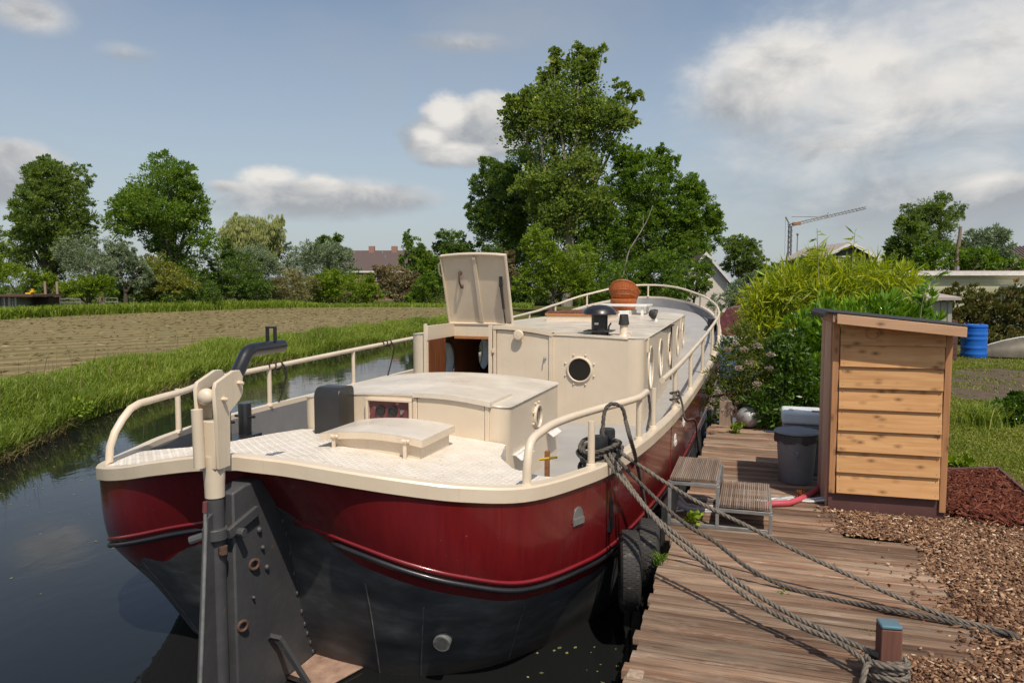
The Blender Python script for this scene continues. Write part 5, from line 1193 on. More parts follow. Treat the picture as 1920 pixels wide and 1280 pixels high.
# ------------------------------------------------------------------ tyres and fenders
def tyre(c, R, W, label, rot=0.0):
    t = thing('tyre_fender', label, 'tyre', tuple(c), 0)
    pr = [(R*.60, -W*.36), (R*.66, -W*.47), (R*.82, -W*.52), (R*.94, -W*.46), (R*.985, -W*.38), (R, -W*.2), (R, W*.2), (R*.985, W*.38), (R*.94, W*.46), (R*.82, W*.52), (R*.66, W*.47), (R*.60, W*.36), (R*.64, 0), (R*.60, -W*.36)]
    Rm = np.array(Matrix.Rotation(rot, 3, 'Z'))
    MB().lathe(pr, c, 48, axis='x', R=Rm).build('casing', M['rubber'], t, smooth=35)
    mb = MB()
    for k in range(56):
        a = 2*math.pi*k/56
        for j, x in enumerate((-.30, -.1, .1, .30)):
            aa = a + (.05 if j % 2 else 0); cen = np.array([x*W, (R+.0005)*math.cos(aa), (R+.0005)*math.sin(aa)]); X = np.array([1, 0, 0]); Rr = np.array([0, math.cos(aa), math.sin(aa)]); T = np.cross(Rr, X)
            mb.box(Rm @ cen + np.array(c), (W*.16, R*.092, .003), Rm @ np.stack([X, T, Rr], 1))
    o = mb.build('tread', M['rubber'], t, smooth=None, kind='stuff')
c1 = at_x(1180, 1068, -.90); tyre(c1, .30, .155, 'worn black tyre hung as fender between the barge and the near jetty edge', rad(12))
c2 = at_x(1216, 1040, -.80); tyre(c2, .29, .17, 'black tyre half hidden in shade behind the nearer tyre fender', rad(6))
c3 = at_x(1327, 832, -.73); f3 = thing('blue_fender', 'small blue cylindrical fender hanging between far hull and jetty', 'fender', tuple(c3))
MB().lathe([(.001, -.24), (.05, -.22), (.085, -.15), (.085, .15), (.05, .22), (.025, .25), (.001, .26)], c3, 18).build('fender_body', M['bluepale'] if 'bluepale' in M else pm('pale_blue_vinyl', (.10, .22, .42), .4), f3, smooth=50)
MB().tube([c3+np.array([0, 0, .25]), c3+np.array([-.03, .03, .75])], .01, 6).build('fender_line', M['ropedark'], f3, smooth=60)
def cables():
    h = [at_z(1440, 945, JZ+.03), at_z(1480, 942, JZ+.03), at_z(1520, 925, JZ+.035), at_z(1550, 905, JZ+.06), (.76, 7.8, JZ+.05)]
    MB().tube(catmull([(-.05, 7.15, JZ+.03)] + h, 50), .029, 14).build('pink_hose', M['hose'], smooth=60, label='thick pink ribbed hose curving from the steps to the shed corner', cat='hose')
    for k in range(7):
        o = np.array([0, k*.035, 0]); w = lambda s: random.uniform(-s, s)
        p = [(-.68, 6.95+.05*k, JZ+.02+.01*k), (-.55+w(.05), 7.12+w(.12), JZ+.016), (-.35+w(.05), 7.2+w(.15), JZ+.016), (-.1, 7.35+w(.1), JZ+.02), (.1+w(.04), 7.55+w(.08), JZ+.016), (.35, 7.72+w(.08), JZ+.016), (.55, 7.72+w(.06), JZ+.02), (.68, 7.66+.02*k, JZ+.05)]
        g = k in (2, 5)
        MB().tube(catmull(p, 60), .011 if not g else .016, 8).build('cable', M['cablegrey'] if g else M['cable'], smooth=60, label='grey cable lying in the bundle behind the boarding steps' if g else 'white cable lying in the bundle behind the boarding steps', cat='cable', group='grey cables on the jetty' if g else 'white cables on the jetty')
cables()
# ------------------------------------------------------------------ wicker chair on the cabin roof, cloth on the side deck
def chair():
    c = np.array([-3.22, 18.9, ROOFZ(-3.2, 18.9)]); t = thing('wicker_chair', 'orange wicker armchair with rounded back standing on the barge cabin roof', 'chair', tuple(c), 0)
    rr = lambda z: np.interp(z, [.26, .42, .60, .85], [.27, .33, .36, .33])
    bk = lambda a, z: np.array([c[0]+rr(z)*math.sin(a if abs(a) < 1.35 else np.sign(a)*1.35)*(1+.16*max(0, abs(a)-1.1)*min(1, max(0, (z-.40)/.15))), c[1]+.10-rr(z)*math.cos(a)-.10*(z-.3), c[2]+z])
    n = 41; A = np.linspace(-2.3, 2.3, n); ht = lambda a: max(.40 + .41*max(0, math.cos(a*1.02))**.5, .575-.09*max(0, abs(a)-1.3))
    G = np.array([[bk(a, .26+(ht(a)-.26)*f) for a in A] for f in np.linspace(0, 1, 14)])
    G2 = G.copy(); G2[:, :, 0] = c[0]+(G[:, :, 0]-c[0])*.93; G2[:, :, 1] += .025
    mb = MB(); mb.grid(G); mb.grid(G2); mb.build('backrest', M['wicker'], t, smooth=60)
    mb = MB()
    for j in range(n): mb.tube([G[i, j]+unit(G[i, j]-G2[i, j])*.004 for i in range(14)], .0085, 5)
    mb.build('stake', M['wicker'], t, smooth=60, kind='stuff')
    mb = MB()
    for f in (.38, .60): mb.tube([bk(a, .26+(ht(a)-.26)*f)+np.array([0, -.006, 0]) for a in A], .009, 6)
    mb.build('weave_band', M['wicker'], t, smooth=60, kind='stuff')
    MB().tube([G[-1, j] for j in range(n)], .020, 8).build('woven_rim', M['wicker'], t, smooth=60)
    MB().lathe([(.001, .34), (.30, .34), (.33, .32), (.33, .26), (.28, .02), (.30, 0), (.001, 0)], c, 28).build('seat_base', M['wicker'], t, smooth=40)
chair()
def cloth():
    mb = MB(); n = 9; G = np.zeros((n, n, 3))
    for i in range(n):
        for j in range(n): G[i, j] = (-1.10+.015*i+.03*math.sin(j*1.3), 6.18+.025*j, 1.12 + .05*math.sin(i*1.1+j*.7)+.04*math.cos(j*1.9)-.01*abs(i-4))
    mb.grid(G); mb.build('blue_cloth', pm('blue_cloth', (.03, .09, .32), .8, (.3, .34, .42), 14), smooth=60, label='crumpled blue and white cloth beside the rope coil', cat='cloth')
cloth()
# ------------------------------------------------------------------ vegetation
LM = {
 'olive': leaf_mat('olive_leaves', (0.059, 0.109, 0.025), (0.193, 0.274, 0.054), (0.322, 0.368, 0.089), .38),
 'ash': leaf_mat('ash_leaves', (0.052, 0.114, 0.020), (0.190, 0.294, 0.041), (0.309, 0.378, 0.068), .38),
 'willowy': leaf_mat('weeping_willow_leaves', (0.148, 0.194, 0.058), (0.364, 0.387, 0.137), (0.477, 0.467, 0.194), .25),
 'greywillow': leaf_mat('grey_willow_leaves', (0.099, 0.143, 0.080), (0.252, 0.318, 0.171), (0.363, 0.418, 0.242), .2),
 'dark': leaf_mat('dark_leaves', (0.045, 0.089, 0.021), (0.158, 0.250, 0.049), (0.281, 0.345, 0.066), .38),
 'mid': leaf_mat('mid_green_leaves', (0.046, 0.099, 0.015), (0.174, 0.280, 0.035), (0.278, 0.381, 0.053), .38),
 'bright': leaf_mat('bright_leaves', (0.071, 0.129, 0.011), (0.237, 0.340, 0.028), (0.372, 0.428, 0.042), .3),
 'poplar': leaf_mat('poplar_leaves', (0.068, 0.120, 0.025), (0.231, 0.312, 0.062), (0.463, 0.476, 0.112), .38),
 'yellowish': leaf_mat('yellow_green_leaves', (0.096, 0.114, 0.021), (0.263, 0.280, 0.044), (0.385, 0.350, 0.070), .25),
 'brown': leaf_mat('brown_shrub_leaves', (0.115, 0.087, 0.046), (0.267, 0.223, 0.102), (0.381, 0.304, 0.165), .15),
 'straw': leaf_mat('straw_leaves', (0.131, 0.131, 0.049), (0.333, 0.315, 0.131), (0.473, 0.420, 0.210), .2),
 'bamboo': leaf_mat('bamboo_leaves', (.13, .20, .018), (.40, .46, .04), (.62, .56, .08), .4, .45),
 'laurel': leaf_mat('laurel_leaves', (0.069, 0.159, 0.016), (0.196, 0.347, 0.025), (0.346, 0.498, 0.047), .25, .24, .55),
 'darklaurel': leaf_mat('dark_shrub_leaves', (0.025, 0.061, 0.009), (0.083, 0.161, 0.017), (0.145, 0.233, 0.028), .2, .35, .4),
 'redhedge': leaf_mat('reddish_hedge_leaves', (0.061, 0.079, 0.021), (0.158, 0.149, 0.038), (0.263, 0.149, 0.061), .2),
 'grass': leaf_mat('grass_blades', (0.102, 0.162, 0.022), (0.270, 0.348, 0.054), (0.480, 0.444, 0.144), .35),
 'fargrass': leaf_mat('far_grass', (0.105, 0.168, 0.017), (0.238, 0.322, 0.039), (0.364, 0.364, 0.084), .3),
 'lawn': leaf_mat('lawn_blades', (.10, .145, .017), (.25, .28, .042), (.37, .32, .12), .3),
 'dry': leaf_mat('dry_reed', (.16, .12, .055), (.30, .24, .12), (.36, .3, .17), .2),
 'meadow': leaf_mat('meadow_leaves', (.04, .06, .012), (.15, .19, .03), (.28, .28, .06), .3),
 'flower': leaf_mat('dusty_pink_flowers', (.19, .15, .12), (.34, .275, .225), (.44, .37, .31), .2),
 'orange': leaf_mat('dry_orange_leaves', (.18, .06, .02), (.34, .13, .04), (.4, .2, .07), .2),
}
def blob_leaves(blobs, n, leaf, aspect=.42, clump=.20, outer=.45, droop=0.0, up=.3, clump_n=34, squash=1.0, spread=1.0):
    B = [(np.array(c, float), np.array(r, float)) for c, r in blobs]
    vol = np.array([np.prod(r)**(2/3) for _, r in B]); vol /= vol.sum(); Ps = []; Ts = []; Ds = []
    for (c, r), v in zip(B, vol):
        m = max(4, int(n*v/clump_n)); d = rand_dirs(m); rr = RNG.uniform(outer**2, 1.12, m)**.5
        cc = c + d*rr[:, None]*r*(1 + RNG.normal(0, .07, m))[:, None]
        k = max(3, int(n*v/m)); R = r.min()*clump*RNG.uniform(.6, 1.45, m)
        off = rand_dirs(m*k)*np.cbrt(RNG.uniform(0, 1, m*k))[:, None]*np.repeat(R, k)[:, None]*np.array([1.15, 1.15, .75*squash])*spread
        P = np.repeat(cc, k, 0) + off
        out = np.repeat(d, k, 0)*.55 + off/np.maximum(np.repeat(R, k), .01)[:, None]*.6 + rand_dirs(m*k)*.75 + np.array([0, 0, up-droop])
        Ps.append(P); Ds.append(out/np.linalg.norm(out, axis=1)[:, None]); Ts.append(np.clip(np.repeat(RNG.normal(.46, .16, m), k) + RNG.normal(0, .13, m*k), 0, 1))
    P, D, T = np.concatenate(Ps), np.concatenate(Ds), np.concatenate(Ts)
    if droop: D = D*np.array([.6, .6, 1]) - np.array([0, 0, droop]); D /= np.linalg.norm(D, axis=1)[:, None]
    S = side_of(D); L = leaf*RNG.uniform(.65, 1.35, len(P)); V, Q = leaf_quads(P, D, S, L, L*aspect*.5); return V, Q, np.repeat(T, 4)
def limbs(mb, base, tops, r0, lean=0):
    base = np.array(base, float); tops = [np.array(t, float) for t in tops]; c = np.mean(tops, 0); h = c[2]-base[2]
    fork = base + np.array([(c[0]-base[0])*.25, (c[1]-base[1])*.25, h*.38])
    mb.tube(catmull([base-np.array([0, 0, .3]), base+(fork-base)*.5+np.array([.05*h*random.uniform(-.3, .3), 0, 0]), fork], 8), np.linspace(r0*1.25, r0*.8, 8), 9)
    for t in tops:
        m = fork*.5 + t*.5 + np.array([random.uniform(-.05, .05)*h, random.uniform(-.05, .05)*h, .04*h])
        mb.tube(catmull([fork-np.array([0, 0, .1*h*.3]), m, t], 7), np.linspace(r0*.55, r0*.08, 7), 6)
        for _ in range(2):
            f = random.uniform(.25, .6); s = (fork*(1-f)+m*f) if f < .5 else (m*(1-f)+t*f); e = s + np.array([random.uniform(-.12, .12)*h, random.uniform(-.12, .12)*h, random.uniform(.02, .10)*h])
            mb.tube(catmull([s, (s+e)/2+np.array([0, 0, .02*h]), e], 5), np.linspace(r0*.22, r0*.04, 5), 5)
def pxblob(px, py, rx, ry, d, rd=None):
    c = at_d(px, py, d); return c, np.array([rx*d/FPX, (rd or rx*.8)*d/FPX, ry*d/FPX])
EDGE = ([-100, 0, 150, 300, 520, 700, 850, 985], [603, 599, 591, 585, 577, 575, 576, 577])
def edge_d(px): return 2.13*FPX/(np.interp(px, *EDGE)-535)
def tree(name, label, cat, mat, d, base_px, blobs, n, leaf, group=None, trunk=.3, bark='bark', gz=GZ, nl=7, **kw):
    if base_px < 1000 and d > 50: d = max(d, float(edge_d(base_px)) + 4 + (d-55)*.45)
    if d > 50: leaf, n = leaf*.52*(d/62), int(n*2.8)
    bl0 = [pxblob(b[0], b[1], b[2], b[3], d + (b[4] if len(b) > 4 else 0)) for b in blobs]; bl = []; nlob = kw.pop('lobes', 6)
    for c, r in bl0:      # each mass carries smaller lobes, so the outline billows
        bl.append((c, r*.84))
        for _ in range(nlob):
            q = rand_dirs(1, -.5, 1)[0]; bl.append((c + q*r*RNG.uniform(.66, .92), r*RNG.uniform(.24, .46)))
    b0 = at_d(base_px, 560, d); base = np.array([b0[0], b0[1], gz])
    t = thing(name, label, cat, tuple(base), group=group)
    V, Q, T = blob_leaves(bl, n, leaf, **kw)
    keep = V.reshape(-1, 4, 3)[:, :, 2].min(1) > gz-.05
    V = V.reshape(-1, 4, 3)[keep].reshape(-1, 3); T = T.reshape(-1, 4)[keep].ravel(); Q = np.arange(len(V)).reshape(-1, 4)
    fast_mesh('crown' if 'tree' in name or 'poplar' in name or 'willow' in name else 'foliage', V, Q, LM[mat], t, tint=T)
    if trunk:
        tops = []
        for _ in range(nl):
            c, r = random.choice(bl0); dd = rand_dirs(1)[0]; dd[2] = abs(dd[2])*.8; tops.append(c + dd*r*.55)
        mb = MB(); limbs(mb, base, tops, trunk); mb.build('trunk' if 'tree' in name or 'poplar' in name or 'willow' in name else 'stems', M[bark], t, smooth=60)
    return t
G1, G2, G3 = 'trees beyond the field', 'shrubs along the far edge of the field', 'trees behind the houses on the right'
tree('broad_tree', 'tall dense dark olive tree with egg shaped crown at far left', 'tree', 'olive', 62, 100, [(98, 400, 82, 100), (85, 470, 62, 75), (110, 350, 60, 55), (130, 440, 50, 60)], 21000, .42, G1, .5, up=.5, clump=.15, outer=.55)
tree('ash_tree', 'tall airy green tree with visible limbs, second from the left', 'tree', 'ash', 62, 320, [(310, 350, 75, 55), (300, 400, 90, 60), (345, 450, 62, 80), (250, 390, 42, 45), (355, 390, 45, 55), (330, 520, 70, 45)], 18000, .46, G1, .45, clump=.24, outer=.35, nl=12)
tree('weeping_willow', 'pale yellow weeping willow right of the tall green tree', 'tree', 'willowy', 74, 475, [(475, 445, 58, 48), (440, 440, 36, 40), (510, 445, 26, 50), (475, 480, 60, 40)], 14000, .62, G1, .4, droop=1.4, aspect=.16, clump=.2)
tree('willow_bush', 'grey green bushy willow in front of the dark olive tree', 'tree', 'greywillow', 57, 165, [(150, 480, 45, 45), (185, 470, 24, 38), (165, 505, 50, 35)], 7000, .34, G1, .2, aspect=.25)
tree('slender_willow_tree', 'grey green bush with yellow tips between the two tall left trees', 'tree', 'greywillow', 58, 235, [(230, 500, 36, 48), (215, 470, 20, 22), (262, 515, 28, 40)], 5000, .34, G1, .2)
tree('golden_shrub', 'golden green low tree under the tall airy tree', 'shrub', 'yellowish', 56, 290, [(290, 505, 36, 42), (330, 535, 45, 36), (275, 540, 34, 30)], 5500, .34, G2, .15)
tree('dark_shrub', 'dark green rounded shrub left of the straw coloured shrub', 'shrub', 'dark', 56, 455, [(450, 520, 48, 48), (420, 505, 34, 52), (470, 545, 42, 28), (385, 540, 34, 34)], 8000, .34, G2, .15)
tree('willow_shrub', 'pale grey green willow in front of the weeping willow', 'shrub', 'greywillow', 62, 480, [(470, 492, 50, 30), (500, 502, 36, 28), (440, 484, 26, 18)], 6000, .36, G2, .15, aspect=.25)
tree('tall_willow_shrub', 'broad grey green willow shrub left of the house with chimneys', 'shrub', 'greywillow', 66, 610, [(595, 495, 55, 40), (640, 500, 34, 45), (555, 495, 34, 38), (615, 475, 40, 26)], 8500, .38, G2, .15, aspect=.25)
tree('far_dark_tree', 'small dark tree top showing above the willow shrub', 'tree', 'dark', 85, 612, [(605, 455, 15, 14), (632, 452, 9, 12), (615, 475, 26, 20)], 1800, .5, G1, .25)
tree('straw_shrub', 'straw coloured shrub between dark and bright green shrubs', 'shrub', 'straw', 58, 548, [(545, 535, 38, 32), (520, 548, 22, 26), (575, 540, 26, 30)], 5000, .36, G2, .1, aspect=.2, up=.7)
tree('bright_shrub', 'bright green round shrub directly below the house with chimneys', 'shrub', 'bright', 58, 645, [(645, 540, 58, 36), (610, 545, 34, 32), (690, 545, 26, 30)], 8000, .32, G2, .15)
tree('brown_shrub', 'brownish shrub under the chimney house, right of the bright shrub', 'shrub', 'brown', 60, 745, [(745, 530, 42, 32), (720, 520, 28, 24), (775, 540, 24, 28)], 4500, .32, G2, .1)
tree('cone_tree', 'cone shaped green tree right of the house with chimneys', 'tree', 'ash', 68, 782, [(775, 480, 26, 38), (790, 505, 34, 42), (765, 455, 10, 20), (810, 520, 28, 40)], 6000, .36, G1, .2)
tree('side_tree', 'dark leafy low tree at the left foot of the tall poplar group', 'tree', 'dark', 72, 850, [(850, 460, 32, 34), (830, 475, 20, 24), (860, 500, 34, 50)], 5000, .4, G1, .2)
tree('low_shrub', 'mixed green shrub beside the open hatch lid', 'shrub', 'mid', 58, 805, [(805, 545, 34, 30), (830, 520, 20, 36), (780, 560, 26, 16)], 4500, .3, G2, .1)
tree('leaf_shrub', 'bright green clipped shrub below the dark olive tree', 'shrub', 'bright', 55, 165, [(150, 540, 38, 24), (190, 538, 30, 22), (120, 545, 16, 20)], 5000, .3, G2, .1)
tree('corner_shrub', 'yellow green bush at the left picture edge above the hut', 'shrub', 'bright', 60, 30, [(30, 520, 55, 26), (80, 530, 30, 22), (-20, 500, 40, 40)], 5500, .32, G2, .1)
tree('edge_tree', 'olive tree cut by the left picture edge', 'tree', 'olive', 72, -10, [(5, 490, 45, 32), (-50, 470, 60, 60)], 3500, .4, G1, .3)
tree('shade_shrub', 'dark brown green shrub in the shade behind the field gates', 'shrub', 'dark', 60, 260, [(255, 550, 45, 28), (330, 555, 60, 22), (95, 545, 22, 26), (395, 552, 30, 26)], 6000, .3, G2, .1)
# big group in the middle
tree('poplar', 'tallest poplar rising above the middle tree group', 'tree', 'poplar', 76, 1062, [(1060, 190, 75, 70), (1035, 140, 26, 40), (1085, 130, 40, 38), (1010, 240, 72, 60), (1110, 250, 68, 60), (1150, 215, 38, 34), (1178, 228, 22, 16), (975, 210, 34, 40), (1060, 330, 90, 60), (1060, 400, 80, 60), (1128, 100, 12, 16), (1040, 100, 13, 15), (1085, 95, 13, 12), (960, 235, 18, 22), (1190, 185, 16, 14), (1165, 170, 18, 18)], 24000, .44, G1, .5, 'palebark', nl=16, clump=.30, outer=.2, aspect=.75)
tree('dark_maple_tree', 'dark round tree at the left of the middle tree group', 'tree', 'dark', 72, 960, [(950, 380, 66, 75), (925, 350, 45, 50), (985, 320, 50, 50), (940, 460, 60, 60), (1000, 420, 60, 70), (900, 400, 26, 40)], 22000, .44, G1, .5, nl=9, clump=.2, outer=.5)
tree('broad_ash_tree', 'broad green tree forming the right half of the middle tree group', 'tree', 'mid', 75, 1215, [(1210, 350, 62, 72), (1160, 400, 60, 70), (1265, 390, 52, 62), (1180, 300, 40, 30), (1240, 300, 28, 32), (1225, 450, 80, 60), (1140, 470, 60, 55)], 24000, .44, G1, .5, nl=9, clump=.2, outer=.5)
tree('right_ash_tree', 'smaller rounded green tree at the right flank of the middle group', 'tree', 'ash', 74, 1305, [(1310, 400, 40, 52), (1300, 360, 26, 36), (1325, 440, 32, 36), (1290, 470, 46, 50)], 11000, .42, G1, .35, clump=.22)
tree('light_shrub', 'light green leafy small tree in front of the dark middle trees', 'tree', 'bright', 62, 1030, [(1025, 490, 46, 50), (1060, 520, 52, 45), (1000, 530, 36, 36), (1090, 545, 40, 30), (1080, 500, 46, 46), (1010, 450, 36, 36)], 13000, .34, G1, .2, clump=.22)
tree('front_shrub', 'deep green shrub behind the wicker chair', 'shrub', 'mid', 62, 1180, [(1170, 530, 60, 45), (1230, 520, 55, 55), (1130, 550, 44, 28), (1280, 530, 44, 44), (1300, 560, 36, 24)], 12000, .34, G2, .2)
tree('under_shrub', 'dark shrub under the middle trees behind the open hatch', 'shrub', 'dark', 64, 985, [(960, 545, 40, 34), (920, 520, 40, 55), (1000, 560, 40, 20)], 6500, .34, G2, .15)
tree('red_leaf_shrub', 'small purple brown shrub just right of the open hatch lid', 'shrub', 'redpurple' if 'redpurple' in LM else 'brown', 58, 955, [(955, 490, 14, 24), (960, 515, 12, 18)], 900, .3, G2, .08)
tree('verge_shrub', 'green shrub covering the left half of the white gabled house', 'shrub', 'mid', 56, 1300, [(1305, 520, 34, 40), (1285, 545, 40, 30)], 4000, .34, G2, .1)
tree('thicket_tree', 'dark leafy thicket filling the middle tree group behind the light green small tree', 'tree', 'dark', 82, 1130, [(960, 500, 60, 60), (1040, 470, 70, 70), (1120, 450, 70, 80), (1200, 470, 70, 80), (1280, 490, 60, 60), (1060, 400, 60, 60), (1140, 540, 120, 40), (1000, 545, 90, 40)], 16000, .42, G1, .4, nl=6, lobes=3)
tree('hedgerow', 'long dark hedgerow closing the gaps behind the field shrubs', 'hedge', 'dark', 84, 500, [(20, 555, 60, 22), (110, 552, 60, 26), (200, 550, 60, 28), (300, 548, 60, 30), (400, 545, 60, 32), (490, 545, 60, 30), (580, 545, 60, 28), (660, 550, 50, 22), (760, 548, 50, 28), (830, 540, 50, 36)], 15000, .36, None, .12, nl=4, lobes=3)
def dead_stem():
    mb = MB(); P = [at_d(x, y, 61) for x, y in ((1160, 560), (1172, 500), (1180, 470), (1198, 440), (1215, 410), (1224, 385))]; mb.tube(catmull(P, 20), np.linspace(.09, .03, 20), 6)
    mb.tube([at_d(1180, 470, 61), at_d(1192, 452, 60.5), at_d(1212, 440, 60)], [.04, .03, .012], 5); mb.tube([at_d(1198, 440, 61), at_d(1206, 425, 61.4), at_d(1206, 400, 61.5)], [.035, .02, .01], 5)
    mb.build('dead_tree', M['palebark'], smooth=60, label='thin bare pale dead stem leaning in front of the middle tree group', cat='tree')
dead_stem()
# right hand side background
tree('small_oak_tree', 'small olive tree between the white gabled house and the crane', 'tree', 'olive', 60, 1395, [(1392, 485, 40, 38), (1385, 460, 28, 22), (1410, 510, 36, 36)], 6500, .34, G3, .2)
tree('fluffy_shrub', 'fluffy grey green shrub below the white gabled house', 'shrub', 'greywillow', 40, 1385, [(1385, 555, 36, 30), (1415, 545, 30, 30), (1350, 570, 22, 20)], 6000, .2, 'shrubs on the right bank', .06, aspect=.2)
tree('back_shrub', 'mid green shrub line behind the yellow bamboo', 'shrub', 'mid', 38, 1475, [(1460, 520, 40, 30), (1520, 510, 50, 26), (1600, 520, 60, 28), (1680, 515, 50, 26)], 9000, .2, 'shrubs on the right bank', .06)
tree('dark_pine_tree', 'dark spreading tree top left of the leaning pole', 'tree', 'olive', 52, 1745, [(1740, 395, 28, 26), (1750, 425, 40, 32), (1790, 400, 22, 20), (1715, 400, 26, 18), (1765, 375, 18, 18), (1750, 465, 50, 34), (1700, 425, 20, 20)], 8000, .32, G3, .25, clump=.3, outer=.3)
tree('brown_oak_tree', 'brownish green round tree left of the dark spreading tree', 'tree', 'brownolive' if 'brownolive' in LM else 'olive', 48, 1700, [(1700, 450, 40, 42), (1690, 480, 36, 34)], 6000, .26, G3, .18)
tree('pale_willow_tree', 'grey green willow right of the leaning pole', 'tree', 'greywillow', 50, 1850, [(1850, 465, 42, 36), (1870, 445, 26, 26), (1820, 475, 30, 32), (1885, 480, 24, 28)], 7000, .28, G3, .18, aspect=.25)
tree('green_hedge_tree', 'mid green bushy tree behind the long flat roofed cabin', 'tree', 'mid', 46, 1780, [(1770, 485, 60, 26), (1840, 490, 50, 22), (1900, 500, 40, 14)], 6000, .24, G3, .15)
tree('reddish_hedge', 'reddish green clipped hedge behind the blue barrel', 'hedge', 'redhedge', 27, 1840, [(1800, 590, 45, 55), (1850, 580, 50, 50), (1900, 590, 50, 55), (1770, 600, 30, 48), (1950, 590, 50, 55), (1850, 630, 90, 30)], 26000, .13, None, .06, clump=.2, up=.8)
# near planting behind the shed
def near_bush(name, label, mat, blobs, n, leaf, **kw): return tree(name, label, kw.pop('cat', 'bush'), mat, kw.pop('d'), kw.pop('bx'), blobs, n, leaf, None, kw.pop('trunk', .03), 'palebark', **kw)
near_bush('laurel_bush', 'glossy bright green laurel bush directly behind the pine shed', 'laurel', [(1560, 650, 70, 75), (1640, 615, 75, 50), (1700, 610, 42, 45), (1600, 600, 50, 36), (1510, 690, 44, 70), (1725, 640, 36, 60), (1560, 740, 60, 60), (1735, 575, 12, 40), (1505, 620, 22, 44), (1545, 590, 20, 30), (1670, 575, 26, 26)], 9500, .15, d=11.2, bx=1590, clump=.36, aspect=.27, up=1.0, outer=.4, clump_n=11)
near_bush('dark_bush', 'dark green low bush left of the pine shed behind the bin', 'darklaurel', [(1490, 720, 52, 70), (1450, 770, 46, 40), (1520, 775, 40, 34), (1470, 660, 36, 40)], 8000, .085, d=11.0, bx=1490, clump=.4, aspect=.34, outer=.35, clump_n=14)
near_bush('bamboo_clump', 'tall yellow green drooping bamboo clump behind the laurel bush', 'bamboo', [(1510, 545, 76, 50), (1580, 535, 76, 44), (1645, 535, 60, 48), (1460, 580, 50, 58), (1430, 650, 36, 70), (1500, 610, 60, 50), (1535, 500, 26, 24), (1415, 600, 20, 44), (1690, 560, 40, 34)], 9000, .25, d=12.6, bx=1530, clump=.5, aspect=.105, droop=.28, outer=.3, up=.5, clump_n=9, cat='bamboo', lobes=5)
near_bush('flowering_shrub', 'straggly bush with faded pink flower heads beside the bow end of the jetty', 'meadow', [(1370, 690, 40, 60), (1400, 740, 50, 50), (1345, 740, 22, 50), (1425, 690, 30, 60), (1390, 640, 30, 46), (1440, 780, 40, 30)], 4600, .10, d=11.8, bx=1390, clump=.45, aspect=.22, outer=.15, clump_n=10)
def flower_heads():
    P = []; T = []
    spots = [(1378, 645, 10.9), (1395, 655, 10.6), (1420, 648, 10.6), (1345, 735, 10.5), (1338, 750, 10.5), (1330, 765, 10.4), (1352, 770, 10.4), (1372, 765, 10.5), (1445, 665, 10.6), (1405, 680, 10.5), (1365, 655, 10.8), (1385, 690, 10.5), (1358, 748, 10.4), (1420, 720, 10.6), (1442, 690, 10.7)]
    for (x, y, d) in spots:
        c = at_d(x, y, d); m = 110; P.append(c + rand_dirs(m)*np.cbrt(RNG.uniform(0, 1, m))[:, None]*np.array([.065, .065, .035]))
    P = np.concatenate(P); D = rand_dirs(len(P), -.2, 1); V, Q = leaf_quads(P, D, side_of(D), RNG.uniform(.012, .03, len(P)), RNG.uniform(.006, .011, len(P)))
    b = [o for o in bpy.data.objects if o.name == 'flowering_shrub'][0]
    fast_mesh('flower_heads', V, Q, LM['flower'], b, tint=np.repeat(RNG.uniform(0, 1, len(P)), 4))
flower_heads()
def shoots():
    for (x0, y0, x1, y1, d, lab) in ((1534, 520, 1532, 428, 12.2, 'left'), (1596, 520, 1603, 436, 12.3, 'right'), (1730, 560, 1766, 505, 10.8, 'far right')):
        t = thing('bamboo_shoot', f'single upright leafy shoot rising above the bushes, {lab} one', 'plant', tuple(np.r_[at_d(x0, y0, d)[:2], GZ]), group='leafy shoots above the bushes')
        a, b = at_d(x0, y0, d), at_d(x1, y1, d); base = np.r_[a[:2], GZ]
        MB().tube(catmull([base, a, b], 14), np.linspace(.012, .004, 14), 5).build('stem', M['palebark'], t, smooth=60)
        m = 26; f = RNG.uniform(.0, 1.05, m); P = a + (b-a)*f[:, None]; D = rand_dirs(m, -.35, .75); V, Q = leaf_quads(P, D, side_of(D), RNG.uniform(.16, .3, m), RNG.uniform(.012, .022, m), droop=RNG.uniform(0, .3, m)); fast_mesh('leaves', V, Q, LM['bamboo' if lab != 'far right' else 'laurel'], t, tint=np.repeat(RNG.uniform(0, .8, m), 4))
shoots()
